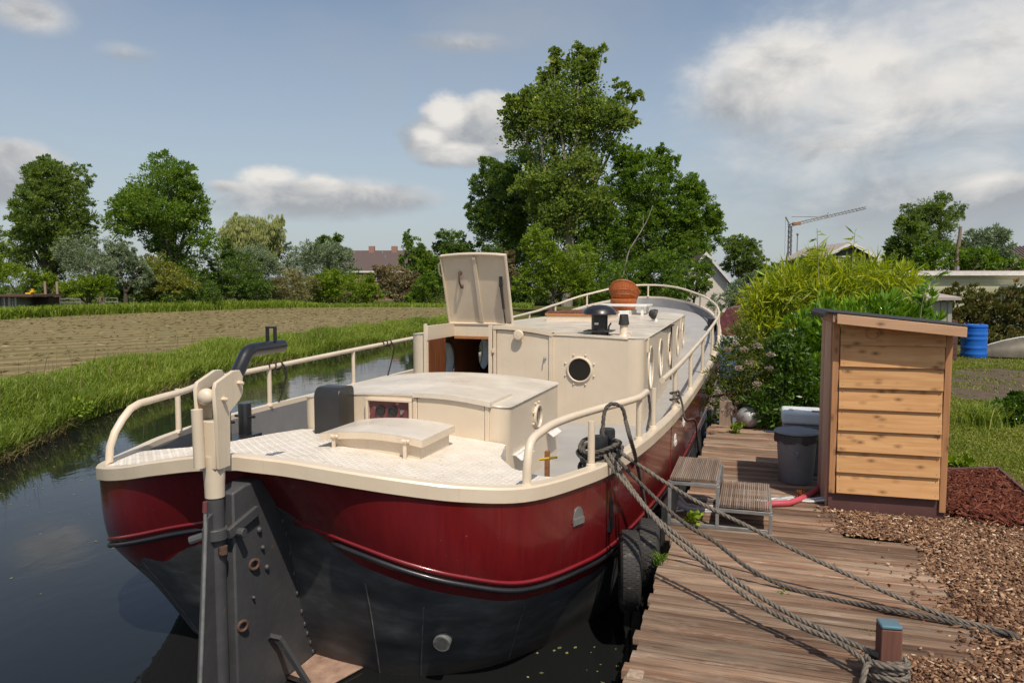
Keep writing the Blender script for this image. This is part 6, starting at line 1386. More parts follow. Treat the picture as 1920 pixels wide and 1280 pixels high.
# ------------------------------------------------------------------ grasses
def blades(P, H, W, lean, mat, name, label=None, tint=None, cat='grass', kind='stuff', obj=True):
    n = len(P); a = RNG.uniform(0, 2*math.pi, n); d = np.c_[np.cos(a), np.sin(a), np.zeros(n)]; s = np.c_[-d[:, 1], d[:, 0], np.zeros(n)]
    b = RNG.uniform(0, 2*math.pi, n); s = np.c_[np.cos(b), np.sin(b), np.zeros(n)]
    H = H.reshape(-1, 1); W = W.reshape(-1, 1); ln = lean.reshape(-1, 1); Z = np.array([0, 0, 1.])
    m1 = P + Z*H*.45 + d*ln*H*.18; m2 = P + Z*H*.80*(1-ln*.12) + d*ln*H*.52; tp = P + Z*H*(1-ln*.35) + d*ln*H*.95
    V = np.stack([P-s*W, P+s*W, m1-s*W*.9, m1+s*W*.9, m2-s*W*.6, m2+s*W*.6, tp-s*W*.06, tp+s*W*.06], 1).reshape(-1, 3)
    k = np.arange(n)*8; Q = np.concatenate([np.stack([k, k+1, k+3, k+2], 1), np.stack([k+2, k+3, k+5, k+4], 1), np.stack([k+4, k+5, k+7, k+6], 1)])
    T = np.clip(RNG.normal(.42, .2, n), 0, 1) if tint is None else tint
    o = fast_mesh(name, V, Q, LM[mat], tint=np.repeat(T, 8)); tag(o, label, cat if label else None, kind=kind); return o
def inview(P, m=60, ytop=-1e9, ybot=1e9):
    rel = P - np.array([0, 0, CZ]); dep = rel @ FWD; x = 960+FPX*(rel @ RGT)/np.maximum(dep, .1); y = 640-FPX*(rel @ UPV)/np.maximum(dep, .1)
    return (dep > .5) & (x > -m*2) & (x < 1920+m), x, y, dep
def patch(P, s): return np.sin(P[:, 0]*s+1.3)*np.cos(P[:, 1]*s*.8+.4)+.6*np.sin(P[:, 0]*s*2.3+P[:, 1]*s*1.7)
def bank_grass():
    n = 130000; y = 2+46*RNG.uniform(0, 1, n)**1.7; u = RNG.uniform(0, 1, n); x = bank_x(y) - 1.75 + 1.9*u
    z = np.interp(u, [0, .30, .58, .82, 1], [GZ, GZ-.02, .2, -.1, -.22]); P = np.c_[x, y, z]; ok, px, py, dep = inview(P, 150); P, u = P[ok], u[ok]
    pk = patch(P, 1.1); H = (.23 + .27*u**1.3 + .08*pk)*RNG.uniform(.6, 1.35, len(P)); H = np.clip(H, .10, .8)
    blades(P, H, RNG.uniform(.005, .011, len(P))*(1+P[:, 1]/45), RNG.uniform(.1, .9, len(P)), 'grass', 'bank_grass', 'lush long green grass on the far canal bank', np.clip(RNG.normal(.50, .17, len(P)) + .12*patch(P, .7), 0, 1))
    n = 15000; y = 2+40*RNG.uniform(0, 1, n)**1.6; x = bank_x(y) + RNG.uniform(-.55, .22, n); P = np.c_[x, y, np.full(n, WZ-.02)]; P = P[(inview(P, 150)[0]) & (patch(P, .9) > -.3)]
    blades(P, RNG.uniform(.15, .45, len(P)), RNG.uniform(.004, .009, len(P)), RNG.uniform(.5, 1.6, len(P)), 'dry', 'dry_reeds', 'straw coloured dead reeds hanging over the water edge', cat='reeds')
    n = 260; y = 5+32*RNG.uniform(0, 1, n); x = bank_x(y) - RNG.uniform(.2, 2.1, n); P = np.c_[x, y, np.full(n, GZ-.1)]
    blades(P, RNG.uniform(.55, 1.0, n), RNG.uniform(.004, .008, n), RNG.uniform(.05, .35, n), 'dry', 'seed_stalks', 'thin brown seed stalks standing above the bank grass', cat='grass')
bank_grass()
def far_grass():
    n = 26000; px = RNG.uniform(-60, 1000, n); e = np.interp(px, [0, 150, 300, 520, 700, 850, 985], [599, 591, 585, 577, 575, 576, 577]); w = np.interp(px, [0, 200, 400, 520, 600, 720, 1000], [19, 17, 13, 12, 6, 10, 9])
    P = np.array([at_z(x, y, GZ) for x, y in zip(px, e + 1 - 4.5*RNG.uniform(0, 1, n)**1.4)]); H = np.interp(px, [0, 520, 620, 1000], [.75, .8, .35, .45])*RNG.uniform(.5, 1.25, n)
    blades(P, H, RNG.uniform(.02, .05, n), RNG.uniform(.1, .8, n), 'fargrass', 'far_grass_strip', 'bright strip of tall grass along the far edge of the field')
far_grass()
# ------------------------------------------------------------------ right bank: lawn, soil, mulch and wood chips
def plank_end(y): return np.where(y < 4.62, .66, np.where(y < 6.78, 1.28, np.where(y < 7.4, .74, np.where(y < 8.4, .70, 1.0))))
MUL = [at_z(x, y, GZ)[:2] for x, y in ((1763, 965), (1764, 893), (1870, 890), (1935, 948), (1935, 1000), (1850, 985))]
def in_poly(P, poly):
    x, y = P[:, 0], P[:, 1]; r = np.zeros(len(P), bool); j = len(poly)-1
    for i in range(len(poly)):
        xi, yi = poly[i]; xj, yj = poly[j]; r ^= ((yi > y) != (yj > y)) & (x < (xj-xi)*(y-yi)/(yj-yi+1e-12)+xi); j = i
    return r
def chips():
    m, nt, out = new_mat('chip_ground'); b = nt.nodes.new('ShaderNodeBsdfPrincipled'); nt.links.new(b.outputs[0], out.inputs[0]); v = coords(nt)
    nt.links.new(ramp(nt, noise_n(nt, v, 28, 6, .7), [(.35, (.035, .022, .014)), (.6, (.11, .065, .04)), (.75, (.2, .13, .08))]), b.inputs['Base Color']); b.inputs['Roughness'].default_value = .95
    poly = [(.60, 3.0), (5.5, 3.0), (5.5, 6.6), (2.6, 7.55), (.70, 7.62), (.70, 6.85), (1.22, 6.80), (1.22, 4.60), (.60, 4.60)]
    MB().add([(x, y, GZ+.012) for x, y in poly], [tuple(range(len(poly)))]).build('wood_chip_bed', m, kind='structure', smooth=None)
    def chip_mesh(P, L, W, Tt, ang, tilt, mat, name, label, tint):
        n = len(P); ca, sa = np.cos(ang), np.sin(ang); d = np.c_[ca, sa, np.sin(tilt)]; s = np.c_[-sa, ca, np.sin(RNG.normal(0, .35, n))]; k = np.cross(d, s)
        d = d*L[:, None]/2; s = s*W[:, None]/2; k = k*Tt[:, None]/2; taper = RNG.uniform(.3, 1, n)[:, None]
        V = np.stack([P-d-s-k, P-d+s-k, P+d+s*taper-k, P+d-s*taper-k, P-d-s+k, P-d+s+k, P+d+s*taper+k, P+d-s*taper+k], 1).reshape(-1, 3)
        o = np.arange(n)*8; Q = np.concatenate([np.stack([o+a for a in q], 1) for q in ((4, 5, 6, 7), (0, 1, 5, 4), (1, 2, 6, 5), (2, 3, 7, 6), (3, 0, 4, 7))])
        tag(fast_mesh(name, V, Q, mat, tint=np.repeat(tint, 8)), label, 'wood chips', kind='stuff')
    n = 92000; P = np.c_[RNG.uniform(.55, 5.4, n), RNG.uniform(3.1, 7.6, n), np.full(n, GZ+.02)]; P[:, 2] += RNG.uniform(0, .028, n)
    edge = plank_end(P[:, 1]) + RNG.normal(0, .06, n) + .05*np.sin(P[:, 1]*9) - (RNG.uniform(0, 1, n) < .05)*RNG.exponential(.22, n)
    ok = (P[:, 0] > edge) & ~(in_poly(P, MUL) & (RNG.uniform(0, 1, n) < .93)) & inview(P, 1500)[0] & ~((P[:, 0] > .66) & (P[:, 0] < 1.66) & (P[:, 1] > 7.5)); P = P[ok]; n = len(P)
    cm = leaf_mat('wood_chip', (.085, .043, .027), (.34, .20, .12), (.68, .52, .36), .0, .9, .1)
    chip_mesh(P, RNG.gamma(1.8, .010, n)+.010, RNG.gamma(2.2, .0042, n)+.005, RNG.uniform(.003, .008, n), RNG.uniform(0, 6.3, n), RNG.normal(0, .3, n), cm, 'wood_chips', 'pale brown wood chips covering the ground beside the jetty', np.clip(RNG.beta(1.0, 1.5, n) - .12*(patch(P, 2.2) > .5), 0, 1))
    mm, nt, out = new_mat('mulch_ground'); b = nt.nodes.new('ShaderNodeBsdfPrincipled'); nt.links.new(b.outputs[0], out.inputs[0]); b.inputs['Base Color'].default_value = (.05, .016, .011, 1); b.inputs['Roughness'].default_value = .95
    MB().add([(x, y, GZ+.02) for x, y in MUL], [tuple(range(len(MUL)))]).build('mulch_bed', mm, kind='structure', smooth=None)
    lo, hi = np.min(MUL, 0), np.max(MUL, 0); n = 11000; P = np.c_[RNG.uniform(lo[0], hi[0], n), RNG.uniform(lo[1], hi[1], n), GZ+.03+RNG.uniform(0, .05, n)]; P = P[in_poly(P + np.c_[RNG.normal(0, .07, n), RNG.normal(0, .07, n), np.zeros(n)], MUL) & ~((P[:, 0] < 1.68) & (P[:, 1] > 7.45))]; n = len(P)
    rm = leaf_mat('red_mulch', (.045, .013, .009), (.135, .042, .026), (.22, .085, .055), .0, .9, .1)
    chip_mesh(P, RNG.gamma(3, .016, n)+.015, RNG.uniform(.008, .022, n), RNG.uniform(.004, .01, n), RNG.uniform(0, 6.3, n), RNG.normal(0, .35, n), rm, 'red_mulch', 'dark red brown bark mulch in the bed right of the shed', RNG.uniform(0, 1, n))
    e = thing('bed_edging', 'low red brown board edging behind the dark mulch bed', 'edging', (MUL[1][0], MUL[1][1], GZ))
    for p, q in ((MUL[1], MUL[2]), (MUL[2], MUL[3])): MB().bar((*p, GZ+.03), (*q, GZ+.03), .03, .13).build('edging_board', M['redplinth'], e, bevel=.003)
chips()
def lawn():
    soil = [at_z(x, y, GZ+.012) for x, y in ((1760, 712), (1800, 692), (1870, 690), (1960, 700), (1980, 745), (1880, 752), (1800, 748), (1765, 735))]
    sm = pm('bare_soil', (.115, .075, .046), .95, (.055, .037, .024), 6, bump=.6, bscale=20)
    MB().add(soil, [tuple(range(len(soil)))]).build('bare_soil', sm, kind='structure', smooth=None)
    n = 130000; px = 1755 + 900*RNG.uniform(0, 1, n)**2.2; py = 655 + 300*RNG.uniform(0, 1, n); P = np.array([at_z(x, y, GZ) for x, y in zip(px, py)])
    sp = np.array([q[:2] for q in soil]); pk = patch(P, 1.6); ok = ~in_poly(P, MUL) & (~in_poly(P, sp) | (RNG.uniform(0, 1, n) < .45*(patch(P, 3.1) > -.3))) & ((pk > -.75) | (RNG.uniform(0, 1, n) < .25)); P = P[ok]; pk = pk[ok]; m = len(P)
    blades(P, RNG.uniform(.025, .075, m)*(1+.25*pk), RNG.uniform(.002, .0045, m)*(1+P[:, 1]/14), RNG.uniform(.2, 1.4, m), 'lawn', 'lawn_grass', 'short patchy lawn grass right of the shed', np.clip(RNG.normal(.45, .2, m) - .16*pk, 0, 1))
    def clump(px, py, r, h, n, mat, nm, lab, lean=(.3, 1.1), w=(.004, .008)):
        c = at_z(px, py, GZ); P = c + np.c_[RNG.normal(0, r, n), RNG.normal(0, r, n), np.zeros(n)]
        o = blades(P, h*RNG.uniform(.5, 1.2, n), RNG.uniform(*w, n), RNG.uniform(*lean, n), mat, nm, lab, cat='grass', kind='stuff' if nm == 'weed' else None); return o
    clump(1842, 800, .14, .42, 360, 'grass', 'grass_tuft', 'tall arching grass tuft in the middle of the lawn')
    for (x, y, r, h, k, lab) in ((1238, 1058, .02, .12, 60, 'small green weed growing at the jetty edge near the tyre'), (1632, 1190, .035, .035, 110, 'low green weed patch left of the blue topped post'), (1730, 1205, .05, .03, 90, 'dry brownish weed patch right of the blue topped post'), (1470, 1118, .012, .05, 22, 'tiny green sprout between planks below the dark rope')):
        clump(x, y, r, h, k, 'mid', 'weed', lab, w=(.003, .006))
    tree('ivy_bush', 'dark leafy low bush at the right edge of the lawn', 'bush', 'darklaurel', 11.5, 1905, [(1890, 770, 34, 26), (1930, 760, 40, 36), (1900, 800, 40, 20)], 4500, .06, None, .02)
    def leafy(px, py, z, r, n, leaf, mat, nm, lab, cat='plant', d=None):
        c = at_z(px, py, z); V, Q, T = blob_leaves([(c+np.array([0, 0, r*.5]), (r, r*.8, r*.7))], n, leaf, aspect=.7, clump=.5, outer=.1, clump_n=12)
        tag(fast_mesh(nm, V, Q, LM[mat], tint=T), lab, cat)
    leafy(1295, 985, JZ, .09, 70, .06, 'bright', 'leafy_weed', 'bright green leafy weed under the boarding steps')
    leafy(1505, 935, JZ, .07, 90, .035, 'orange', 'dry_weed', 'rusty orange dried weed beside the pink hose')
    leafy(1580, 955, GZ, .10, 120, .03, 'orange', 'dry_leaves', 'dry red leaves at the left foot of the shed', 'leaves')
    leafy(1382, 812, JZ, .10, 120, .05, 'bright', 'leafy_weed', 'green weed growing beside the silver ball buoy')
    leafy(1340, 800, JZ-.2, .14, 160, .05, 'mid', 'leafy_weed', 'green weed between far hull and wooden stump')
    leafy(1790, 880, GZ, .12, 90, .10, 'bright', 'broad_leaf_weed', 'broad leaved weed on the lawn right of the shed foot')
lawn()
def bank_plants():
    for (x, y, r, m, lab) in ((150, 775, .22, 'bright', 'bright broad leaved weed clump at the water edge of the left bank, nearer one'), (365, 705, .2, 'meadow', 'yellowish leafy weed clump on the left bank beside the stern rail, farther one')):
        c = at_z(x, y, .05); V, Q, T = blob_leaves([(c+np.array([0, 0, r*.5]), (r, r, r*.7))], 260, .075, aspect=.55, clump=.5, outer=.1, clump_n=10)
        tag(fast_mesh('leafy_weed', V, Q, LM[m], tint=T), lab, 'plant')
    n = 240; P = np.c_[RNG.uniform(-11.5, -5.6, n), RNG.uniform(3.5, 16, n), np.full(n, WZ+.004)]; k = RNG.uniform(0, 1, n) < .55
    P[k, 0] = bank_x(P[k, 1]) + .15 + RNG.gamma(1.5, .35, k.sum()); e = 60; P2 = np.c_[RNG.uniform(-1.6, -.7, e), RNG.uniform(3.6, 5.6, e), np.full(e, WZ+.004)]; P = np.r_[P, P2]; n = len(P)
    a = RNG.uniform(0, 6.28, n); D = np.c_[np.cos(a), np.sin(a), np.zeros(n)]; S = np.c_[-np.sin(a), np.cos(a), np.zeros(n)]; L = RNG.uniform(.012, .05, n); V, Q = leaf_quads(P, D, S, L, L*.35)
    tag(fast_mesh('floating_leaves', V, Q, LM['straw'], tint=np.repeat(RNG.uniform(0, 1, n), 4)), 'small leaves and specks floating on the dark canal water', 'leaves', kind='stuff')
bank_plants()
# ------------------------------------------------------------------ buildings and things in the distance
def far_frame(px, d, z=GZ):
    b = at_d(px, 560, d); return np.array([b[0], b[1], z])
def obox(mb, O, x0, x1, y0, y1, z0, z1): mb.box2((O[0]+x0, O[1]+y0, z0), (O[0]+x1, O[1]+y1, z1))
class Fr:   # local frame facing the camera: x to the right in view, y away, z up
    def __init__(s, px, d, turn=0.0):
        s.O = far_frame(px, d); a = YAW + turn; s.a = a; s.x = np.array([math.cos(a), math.sin(a), 0]); s.y = np.array([-math.sin(a), math.cos(a), 0]); s.d = d
    def __call__(s, x, y, z): return s.O + s.x*x + s.y*y + np.array([0, 0, z-GZ])
    def box(s, mb, x0, x1, y0, y1, z0, z1):
        V = [s(x, y, z) for x in (x0, x1) for y in (y0, y1) for z in (z0, z1)]; mb.add(V, [(0, 1, 3, 2), (4, 6, 7, 5), (0, 4, 5, 1), (2, 3, 7, 6), (0, 2, 6, 4), (1, 5, 7, 3)]); return mb
    def zat(s, py): return CZ + (535-py)/FPX*s.d
    def xat(s, px0, px): return (px-px0)/FPX*s.d
def chimney_house():
    f = Fr(706, 108); t = thing('chimney_house', 'brick house with wide brown roof and two chimneys beyond the shrubs', 'house', tuple(f.O)); x0, x1 = f.xat(706, 630), f.xat(706, 800); zr, ze = f.zat(467), f.zat(507)
    f.box(MB(), x0, x1, .2, 9.8, GZ, ze-.02).build('wall', M['brick'], t, smooth=None)
    mb = MB(); mb.add([f(x0-.3, -.3, ze-.1), f(x1+.3, -.3, ze-.1), f(x1+.3, 5, zr), f(x0-.3, 5, zr), f(x0-.3, 10.3, ze-.1), f(x1+.3, 10.3, ze-.1)], [(0, 1, 2, 3), (3, 2, 5, 4)])
    rf = mb.build('roof', M['tiles'], t, smooth=None)
    for cx in (687, 731):
        x = f.xat(706, cx); c = f.box(MB(), x-.42, x+.42, 4.4, 5.2, zr-.6, zr+.62).build('chimney', M['brick'], rf, smooth=None)
        mb = MB(); f.box(mb, x-.5, x+.5, 4.2, 4.38, zr-.55, zr-.38)
        if cx == 731: mb.cyl(f(x, 4.8, zr+.62), f(x, 4.8, zr+1.0), .18, n=8)
    mb = MB(); f.box(mb, x0, x1, -.32, -.2, ze-.32, ze-.08); mb.build('fascia', M['whitewood'], t, smooth=None)
    w = f.box(MB(), f.xat(706, 690), f.xat(706, 714), .1, .18, ze-1.5, ze-.34).build('window', M['whitewood'], t, smooth=None)
    for k in range(3): xx = f.xat(706, 691+k*7.8); f.box(MB(), xx, xx+.5, .05, .09, ze-1.35, ze-.45).build('pane', M['darkpane'], w, smooth=None)
    for (cx, cy) in ((709, 472), (717, 481)):
        x = f.xat(706, cx); yy = np.interp(cy, [467, 507], [5, -.3]); f.box(MB(), x-.12, x+.12, yy-.15, yy+.1, f.zat(cy)-.2, f.zat(cy)+.25).build('roof_vent', M['galv'], rf, smooth=None)
chimney_house()
def gable_house(nm, lab, px, d, x0p, x1p, apex, eave, wallm, roofm, turn=0.0, depth=9, trim=True, win=None):
    f = Fr(px, d, turn); t = thing(nm, lab, 'house', tuple(f.O)); x0, x1 = f.xat(px, x0p), f.xat(px, x1p); xm = (x0+x1)/2; za, ze = f.zat(apex), f.zat(eave)
    mb = MB(); P = [(x0, GZ), (x1, GZ), (x1, ze), (xm, za), (x0, ze)]; mb.add([f(x, 0, z) for x, z in P]+[f(x, depth, z) for x, z in P], [(4, 3, 2, 1, 0), (5, 6, 7, 8, 9)]+[(i, (i+1) % 5, 5+(i+1) % 5, 5+i) for i in (0, 1, 4)]); mb.build('wall', wallm, t, smooth=None)
    sl = (za-ze)/(xm-x0); ov = .45
    mb = MB()
    for sx in (-1, 1):
        xe = xm + sx*((x1-x0)/2+ov); zz = ze-ov*sl
        V = [f(xm, -.4, za+.06), f(xe, -.4, zz+.06), f(xe, depth+.3, zz+.06), f(xm, depth+.3, za+.06)]; V2 = [v+np.array([0, 0, .14]) for v in V]; mb.add(V+V2, [(0, 1, 2, 3), (4, 5, 6, 7), (0, 1, 5, 4), (1, 2, 6, 5), (2, 3, 7, 6), (3, 0, 4, 7)])
    mb.build('roof', roofm, t, smooth=None, fix=True)
    if trim:
        for sx in (-1, 1):
            xe = xm + sx*((x1-x0)/2+ov); zz = ze-ov*sl; V = [f(xm, -.47, za+.22), f(xe, -.47, zz+.22), f(xe, -.47, zz-.06), f(xm, -.47, za-.06)]; V2 = [v+f.y*.05 for v in V]
            MB().add(V+V2, [(0, 1, 2, 3), (4, 5, 6, 7), (0, 1, 5, 4), (1, 2, 6, 5), (2, 3, 7, 6), (3, 0, 4, 7)]).build('bargeboard', M['whitewood'], t, smooth=None, fix=True)
    for (a, b, c, e) in win or []:
        w = f.box(MB(), f.xat(px, a), f.xat(px, b), -.06, -.005, f.zat(e), f.zat(c)).build('window', M['whitewood'], t, smooth=None); f.box(MB(), f.xat(px, a)+.1, f.xat(px, b)-.1, -.075, -.062, f.zat(e)+.1, f.zat(c)-.1).build('pane', M['darkpane'], w, smooth=None)
M['gable'] = pm('dark_gable_cladding', (.10, .09, .085), .8, (.07, .063, .06), 4)
gable_house('white_gable_house', 'white rendered gable end of a house beyond the bow rail', 1335, 60, 1280, 1364, 478, 527, M['render'], M['tiles'], turn=rad(-8), trim=True)
gable_house('bargeboard_house', 'house gable with white bargeboards rising above the yellow bamboo', 1588, 62, 1545, 1632, 459, 482, M['gable'], M['roofgrey'], trim=True, win=[(1552, 1562, 480, 486), (1568, 1600, 480, 492)])
gable_house('tiled_roof_house', 'house with dark ribbed roof at the right picture edge', 1935, 58, 1897, 2080, 452, 500, M['brick'], M['tiles'], turn=rad(88), depth=10, trim=False)
def right_roof():
    f = Fr(1910, 56); t = thing('ribbed_roof_barn', 'dark ribbed tile roof showing at the right edge behind the trees', 'barn', tuple(f.O)); x0, x1 = f.xat(1910, 1893), f.xat(1910, 2050); zr, ze = f.zat(458), f.zat(505)
    f.box(MB(), x0+.3, x1, 0.3, 7, GZ, ze).build('wall', M['brick'], t, smooth=None)
    mb = MB(); mb.add([f(x0, 0, ze), f(x1, 0, ze), f(x1, 3.6, zr), f(x0, 3.6, zr), f(x0, 7.2, ze), f(x1, 7.2, ze)], [(0, 1, 2, 3), (3, 2, 5, 4)]); rf = mb.build('roof', M['tiles'], t, smooth=None)
    mb = MB(); k = x0
    while k < x1: mb.tube([f(k, -.02, ze+.02), f(k, 3.6, zr+.03)], .05, 5); k += .27
    o = mb.build('roof_rib', M['tiles'], rf, smooth=None, kind='stuff')
for o in [o for o in bpy.data.objects if o.name.startswith('tiled_roof_house')]:
    for c in list(o.children_recursive): bpy.data.objects.remove(c)
    bpy.data.objects.remove(o)
right_roof()
def cabin_home():
    f = Fr(1800, 34, rad(-3)); t = thing('mobile_home', 'long pale olive mobile home with flat grey roof behind the hedge', 'mobile home', tuple(f.O)); x0, x1 = f.xat(1800, 1682), f.xat(1800, 2010); zr = f.zat(510)
    f.box(MB(), x0+.1, x1, .1, 3.6, GZ, zr-.12).build('wall', M['cladding'], t, smooth=None)
    f.box(MB(), x0-.1, x1+.2, -.15, 3.8, zr-.10, zr+.06).build('roof', M['roofgrey'], t, smooth=None)
    f.box(MB(), x0-.12, x1+.2, -.20, -.155, zr-.16, zr+.03).build('gutter', M['whitewood'], t, smooth=None)
    for k in range(7): z = zr-.3-k*.16; f.box(MB(), x0+.1, x1, .075, .095, z, z+.148).build('cladding_board', M['cladding'], t, smooth=None)
    for (a, b, c, e) in ((1705, 1745, 530, 560), (1880, 1960, 538, 575)):
        w = f.box(MB(), f.xat(1800, a), f.xat(1800, b), .03, .07, f.zat(e), f.zat(c)).build('window', M['whitewood'], t, smooth=None)
        n = 3
        for k in range(n): xa = f.xat(1800, a+3+k*(b-a-4)/n); f.box(MB(), xa, xa+f.xat(0, (b-a-4)/n-2), .015, .028, f.zat(e)+.1, f.zat(c)-.1).build('pane', M['darkpane'], w, smooth=None)
    f.box(MB(), f.xat(1800, 1872), f.xat(1800, 1990), -.9, .02, f.zat(538), f.zat(534)).build('awning', M['whitewood'], t, smooth=None)
    f.box(MB(), f.xat(1800, 1816)-.05, f.xat(1800, 1816)+.05, 1, 1.1, zr+.06, zr+.3).build('roof_pipe', M['galv'], t, smooth=None)
cabin_home()
def garden_shed():
    f = Fr(1755, 21, rad(-6)); t = thing('garden_shed', 'grey green panelled garden shed half hidden behind the laurel', 'shed', tuple(f.O)); x0, x1 = f.xat(1755, 1690), f.xat(1755, 1783); z0 = f.zat(562)
    f.box(MB(), x0, x1, 0.03, 2.2, GZ, z0-.05).build('wall', M['shedpanel'], t, smooth=None)
    k = x0
    while k < x1-.05: f.box(MB(), k+.008, min(k+.21, x1), 0, .028, GZ+.02, z0-.06).build('panel_board', M['shedpanel'], t, smooth=None); k += .22
    f.box(MB(), x1-.10, x1+.01, -.03, -.002, GZ, z0-.05).build('corner_post', M['shedpanel'], t, smooth=None)
    mb = MB(); mb.add([f(x0-.2, -.25, z0-.02), f(x1+.15, -.25, z0+.0), f(x1+.15, 2.4, z0+.22), f(x0-.2, 2.4, z0+.20)]+[f(x0-.2, -.25, z0+.06), f(x1+.15, -.25, z0+.08), f(x1+.15, 2.4, z0+.26), f(x0-.2, 2.4, z0+.24)], [(0, 1, 2, 3), (4, 5, 6, 7), (0, 1, 5, 4), (1, 2, 6, 5), (2, 3, 7, 6), (3, 0, 4, 7)]); mb.build('roof', M['roofgrey'], t, smooth=None, fix=True)
    g = thing('red_shed', 'dark red boarded wall beside the grey green garden shed', 'shed', tuple(f(x1+.05, .2, GZ)))
    for k in range(7): f.box(MB(), x1+.03, x1+.32, .25, .29, GZ+.03+k*.15, GZ+.17+k*.15).build('board', M['redplinth'], g, smooth=None)
    f.box(MB(), x1+.03, x1+.32, .3, 1.4, GZ, GZ+1.15).build('wall', M['redplinth'], g, smooth=None)
garden_shed()
def barrel():
    p = at_z(1825, 670, GZ); t = thing('blue_barrel', 'bright blue ribbed plastic barrel standing on the lawn before the hedge', 'barrel', tuple(p))
    R = .355; H = .98; pr = [(.001, 0), (R*.9, .0), (R*.96, .04)]
    for z in np.linspace(.07, H-.16, 26):
        rib = sum(math.exp(-((z-q)/.028)**2) for q in (.12, .30, .56, .70)); pr.append((R*(.955 + .045*rib), z))
    pr += [(R*.96, H-.12), (R*.90, H-.11), (R*.90, H-.09), (R*.97, H-.07), (R*.96, H-.01), (R*.9, H), (.001, H)]
    MB().lathe(pr, p, 36).build('barrel_body', M['blue'], t, smooth=50)
    q = p + np.array([0, 0, H]); mb = MB(); mb.cyl(q+np.array([.18, 0, 0]), q+np.array([.18, 0, .03]), .05, n=12); mb.cyl(q+np.array([-.18, 0, 0]), q+np.array([-.18, 0, .03]), .05, n=12); mb.build_each('bung', M['blue'], t)
barrel()
def dinghy():
    a, b = at_z(1838, 672, GZ), at_z(2060, 676, GZ); t = thing('upturned_dinghy', 'weathered upturned dinghy lying on the grass right of the blue barrel', 'boat', tuple(a)); d = unit(b-a); L = np.linalg.norm(b-a); n = np.array([-d[1], d[0], 0]); rows = []
    for s in np.linspace(0, 1, 24):
        w = .68*math.sin(math.pi*min(1, s*1.1+.02)*.55)**.6 if s < .9 else .66; h = .16 + .46*math.sin(min(1, s*1.6)*math.pi/2)**.9
        rows.append([a + d*L*s + n*(w*math.cos(q)+.5) + np.array([0, 0, .04+h*max(0, math.sin(q))**.72]) for q in np.linspace(0, math.pi, 15)])
    G = np.array(rows); mb = MB(); mb.grid(G); mb.build('dinghy_hull', M['dinghy'], t, smooth=50)
    MB().tube([G[i, 0]+np.array([0, 0, .015]) for i in range(24)], .03, 6).build('gunwale_rub', M['stump'], t, smooth=60); MB().tube([G[i, 7]+np.array([0, 0, .01]) for i in range(24)], .025, 6).build('keel_band', M['galv'], t, smooth=60)
dinghy()
def second_boat():
    f = Fr(1395, 27, rad(-20)); f.O[2] = GZ; t = thing('maroon_boat', 'maroon covered boat moored beyond the bow on the right', 'boat', tuple(f.O)); X = lambda p: f.xat(1395, p)
    z = f.zat
    P = [(X(1345), z(632)), (X(1345), z(606)), (X(1365), z(578)), (X(1405), z(574)), (X(1425), z(606)), (X(1425), z(632))]
    mb = MB(); mb.prism(P, lambda a, b, w: f(a, w, b), 0, 3.5); mb.build('canopy', M['maroon'], t, smooth=None, fix=True)
    f.box(MB(), X(1338), X(1432), -.25, 4, z(640), z(630)).build('deck_edge', M['white'], t, smooth=None)
    f.box(MB(), X(1342), X(1430), -.15, 3.9, WZ-.3, z(641)).build('boat_hull', M['bluepaint'], t, smooth=None)
    mb = MB(); mb.tube([f(X(1340), -.5, z(612)), f(X(1372), -.6, z(640))], .03, 8); mb.tube([f(X(1362), -.5, z(668)), f(X(1362), -.5, z(630))], .03, 8); mb.tube([f(X(1356), -.5, z(660)), f(X(1356), -.5, z(625))], .025, 8); mb.build('deck_rail', M['bluepaint'], t, smooth=60)
second_boat()
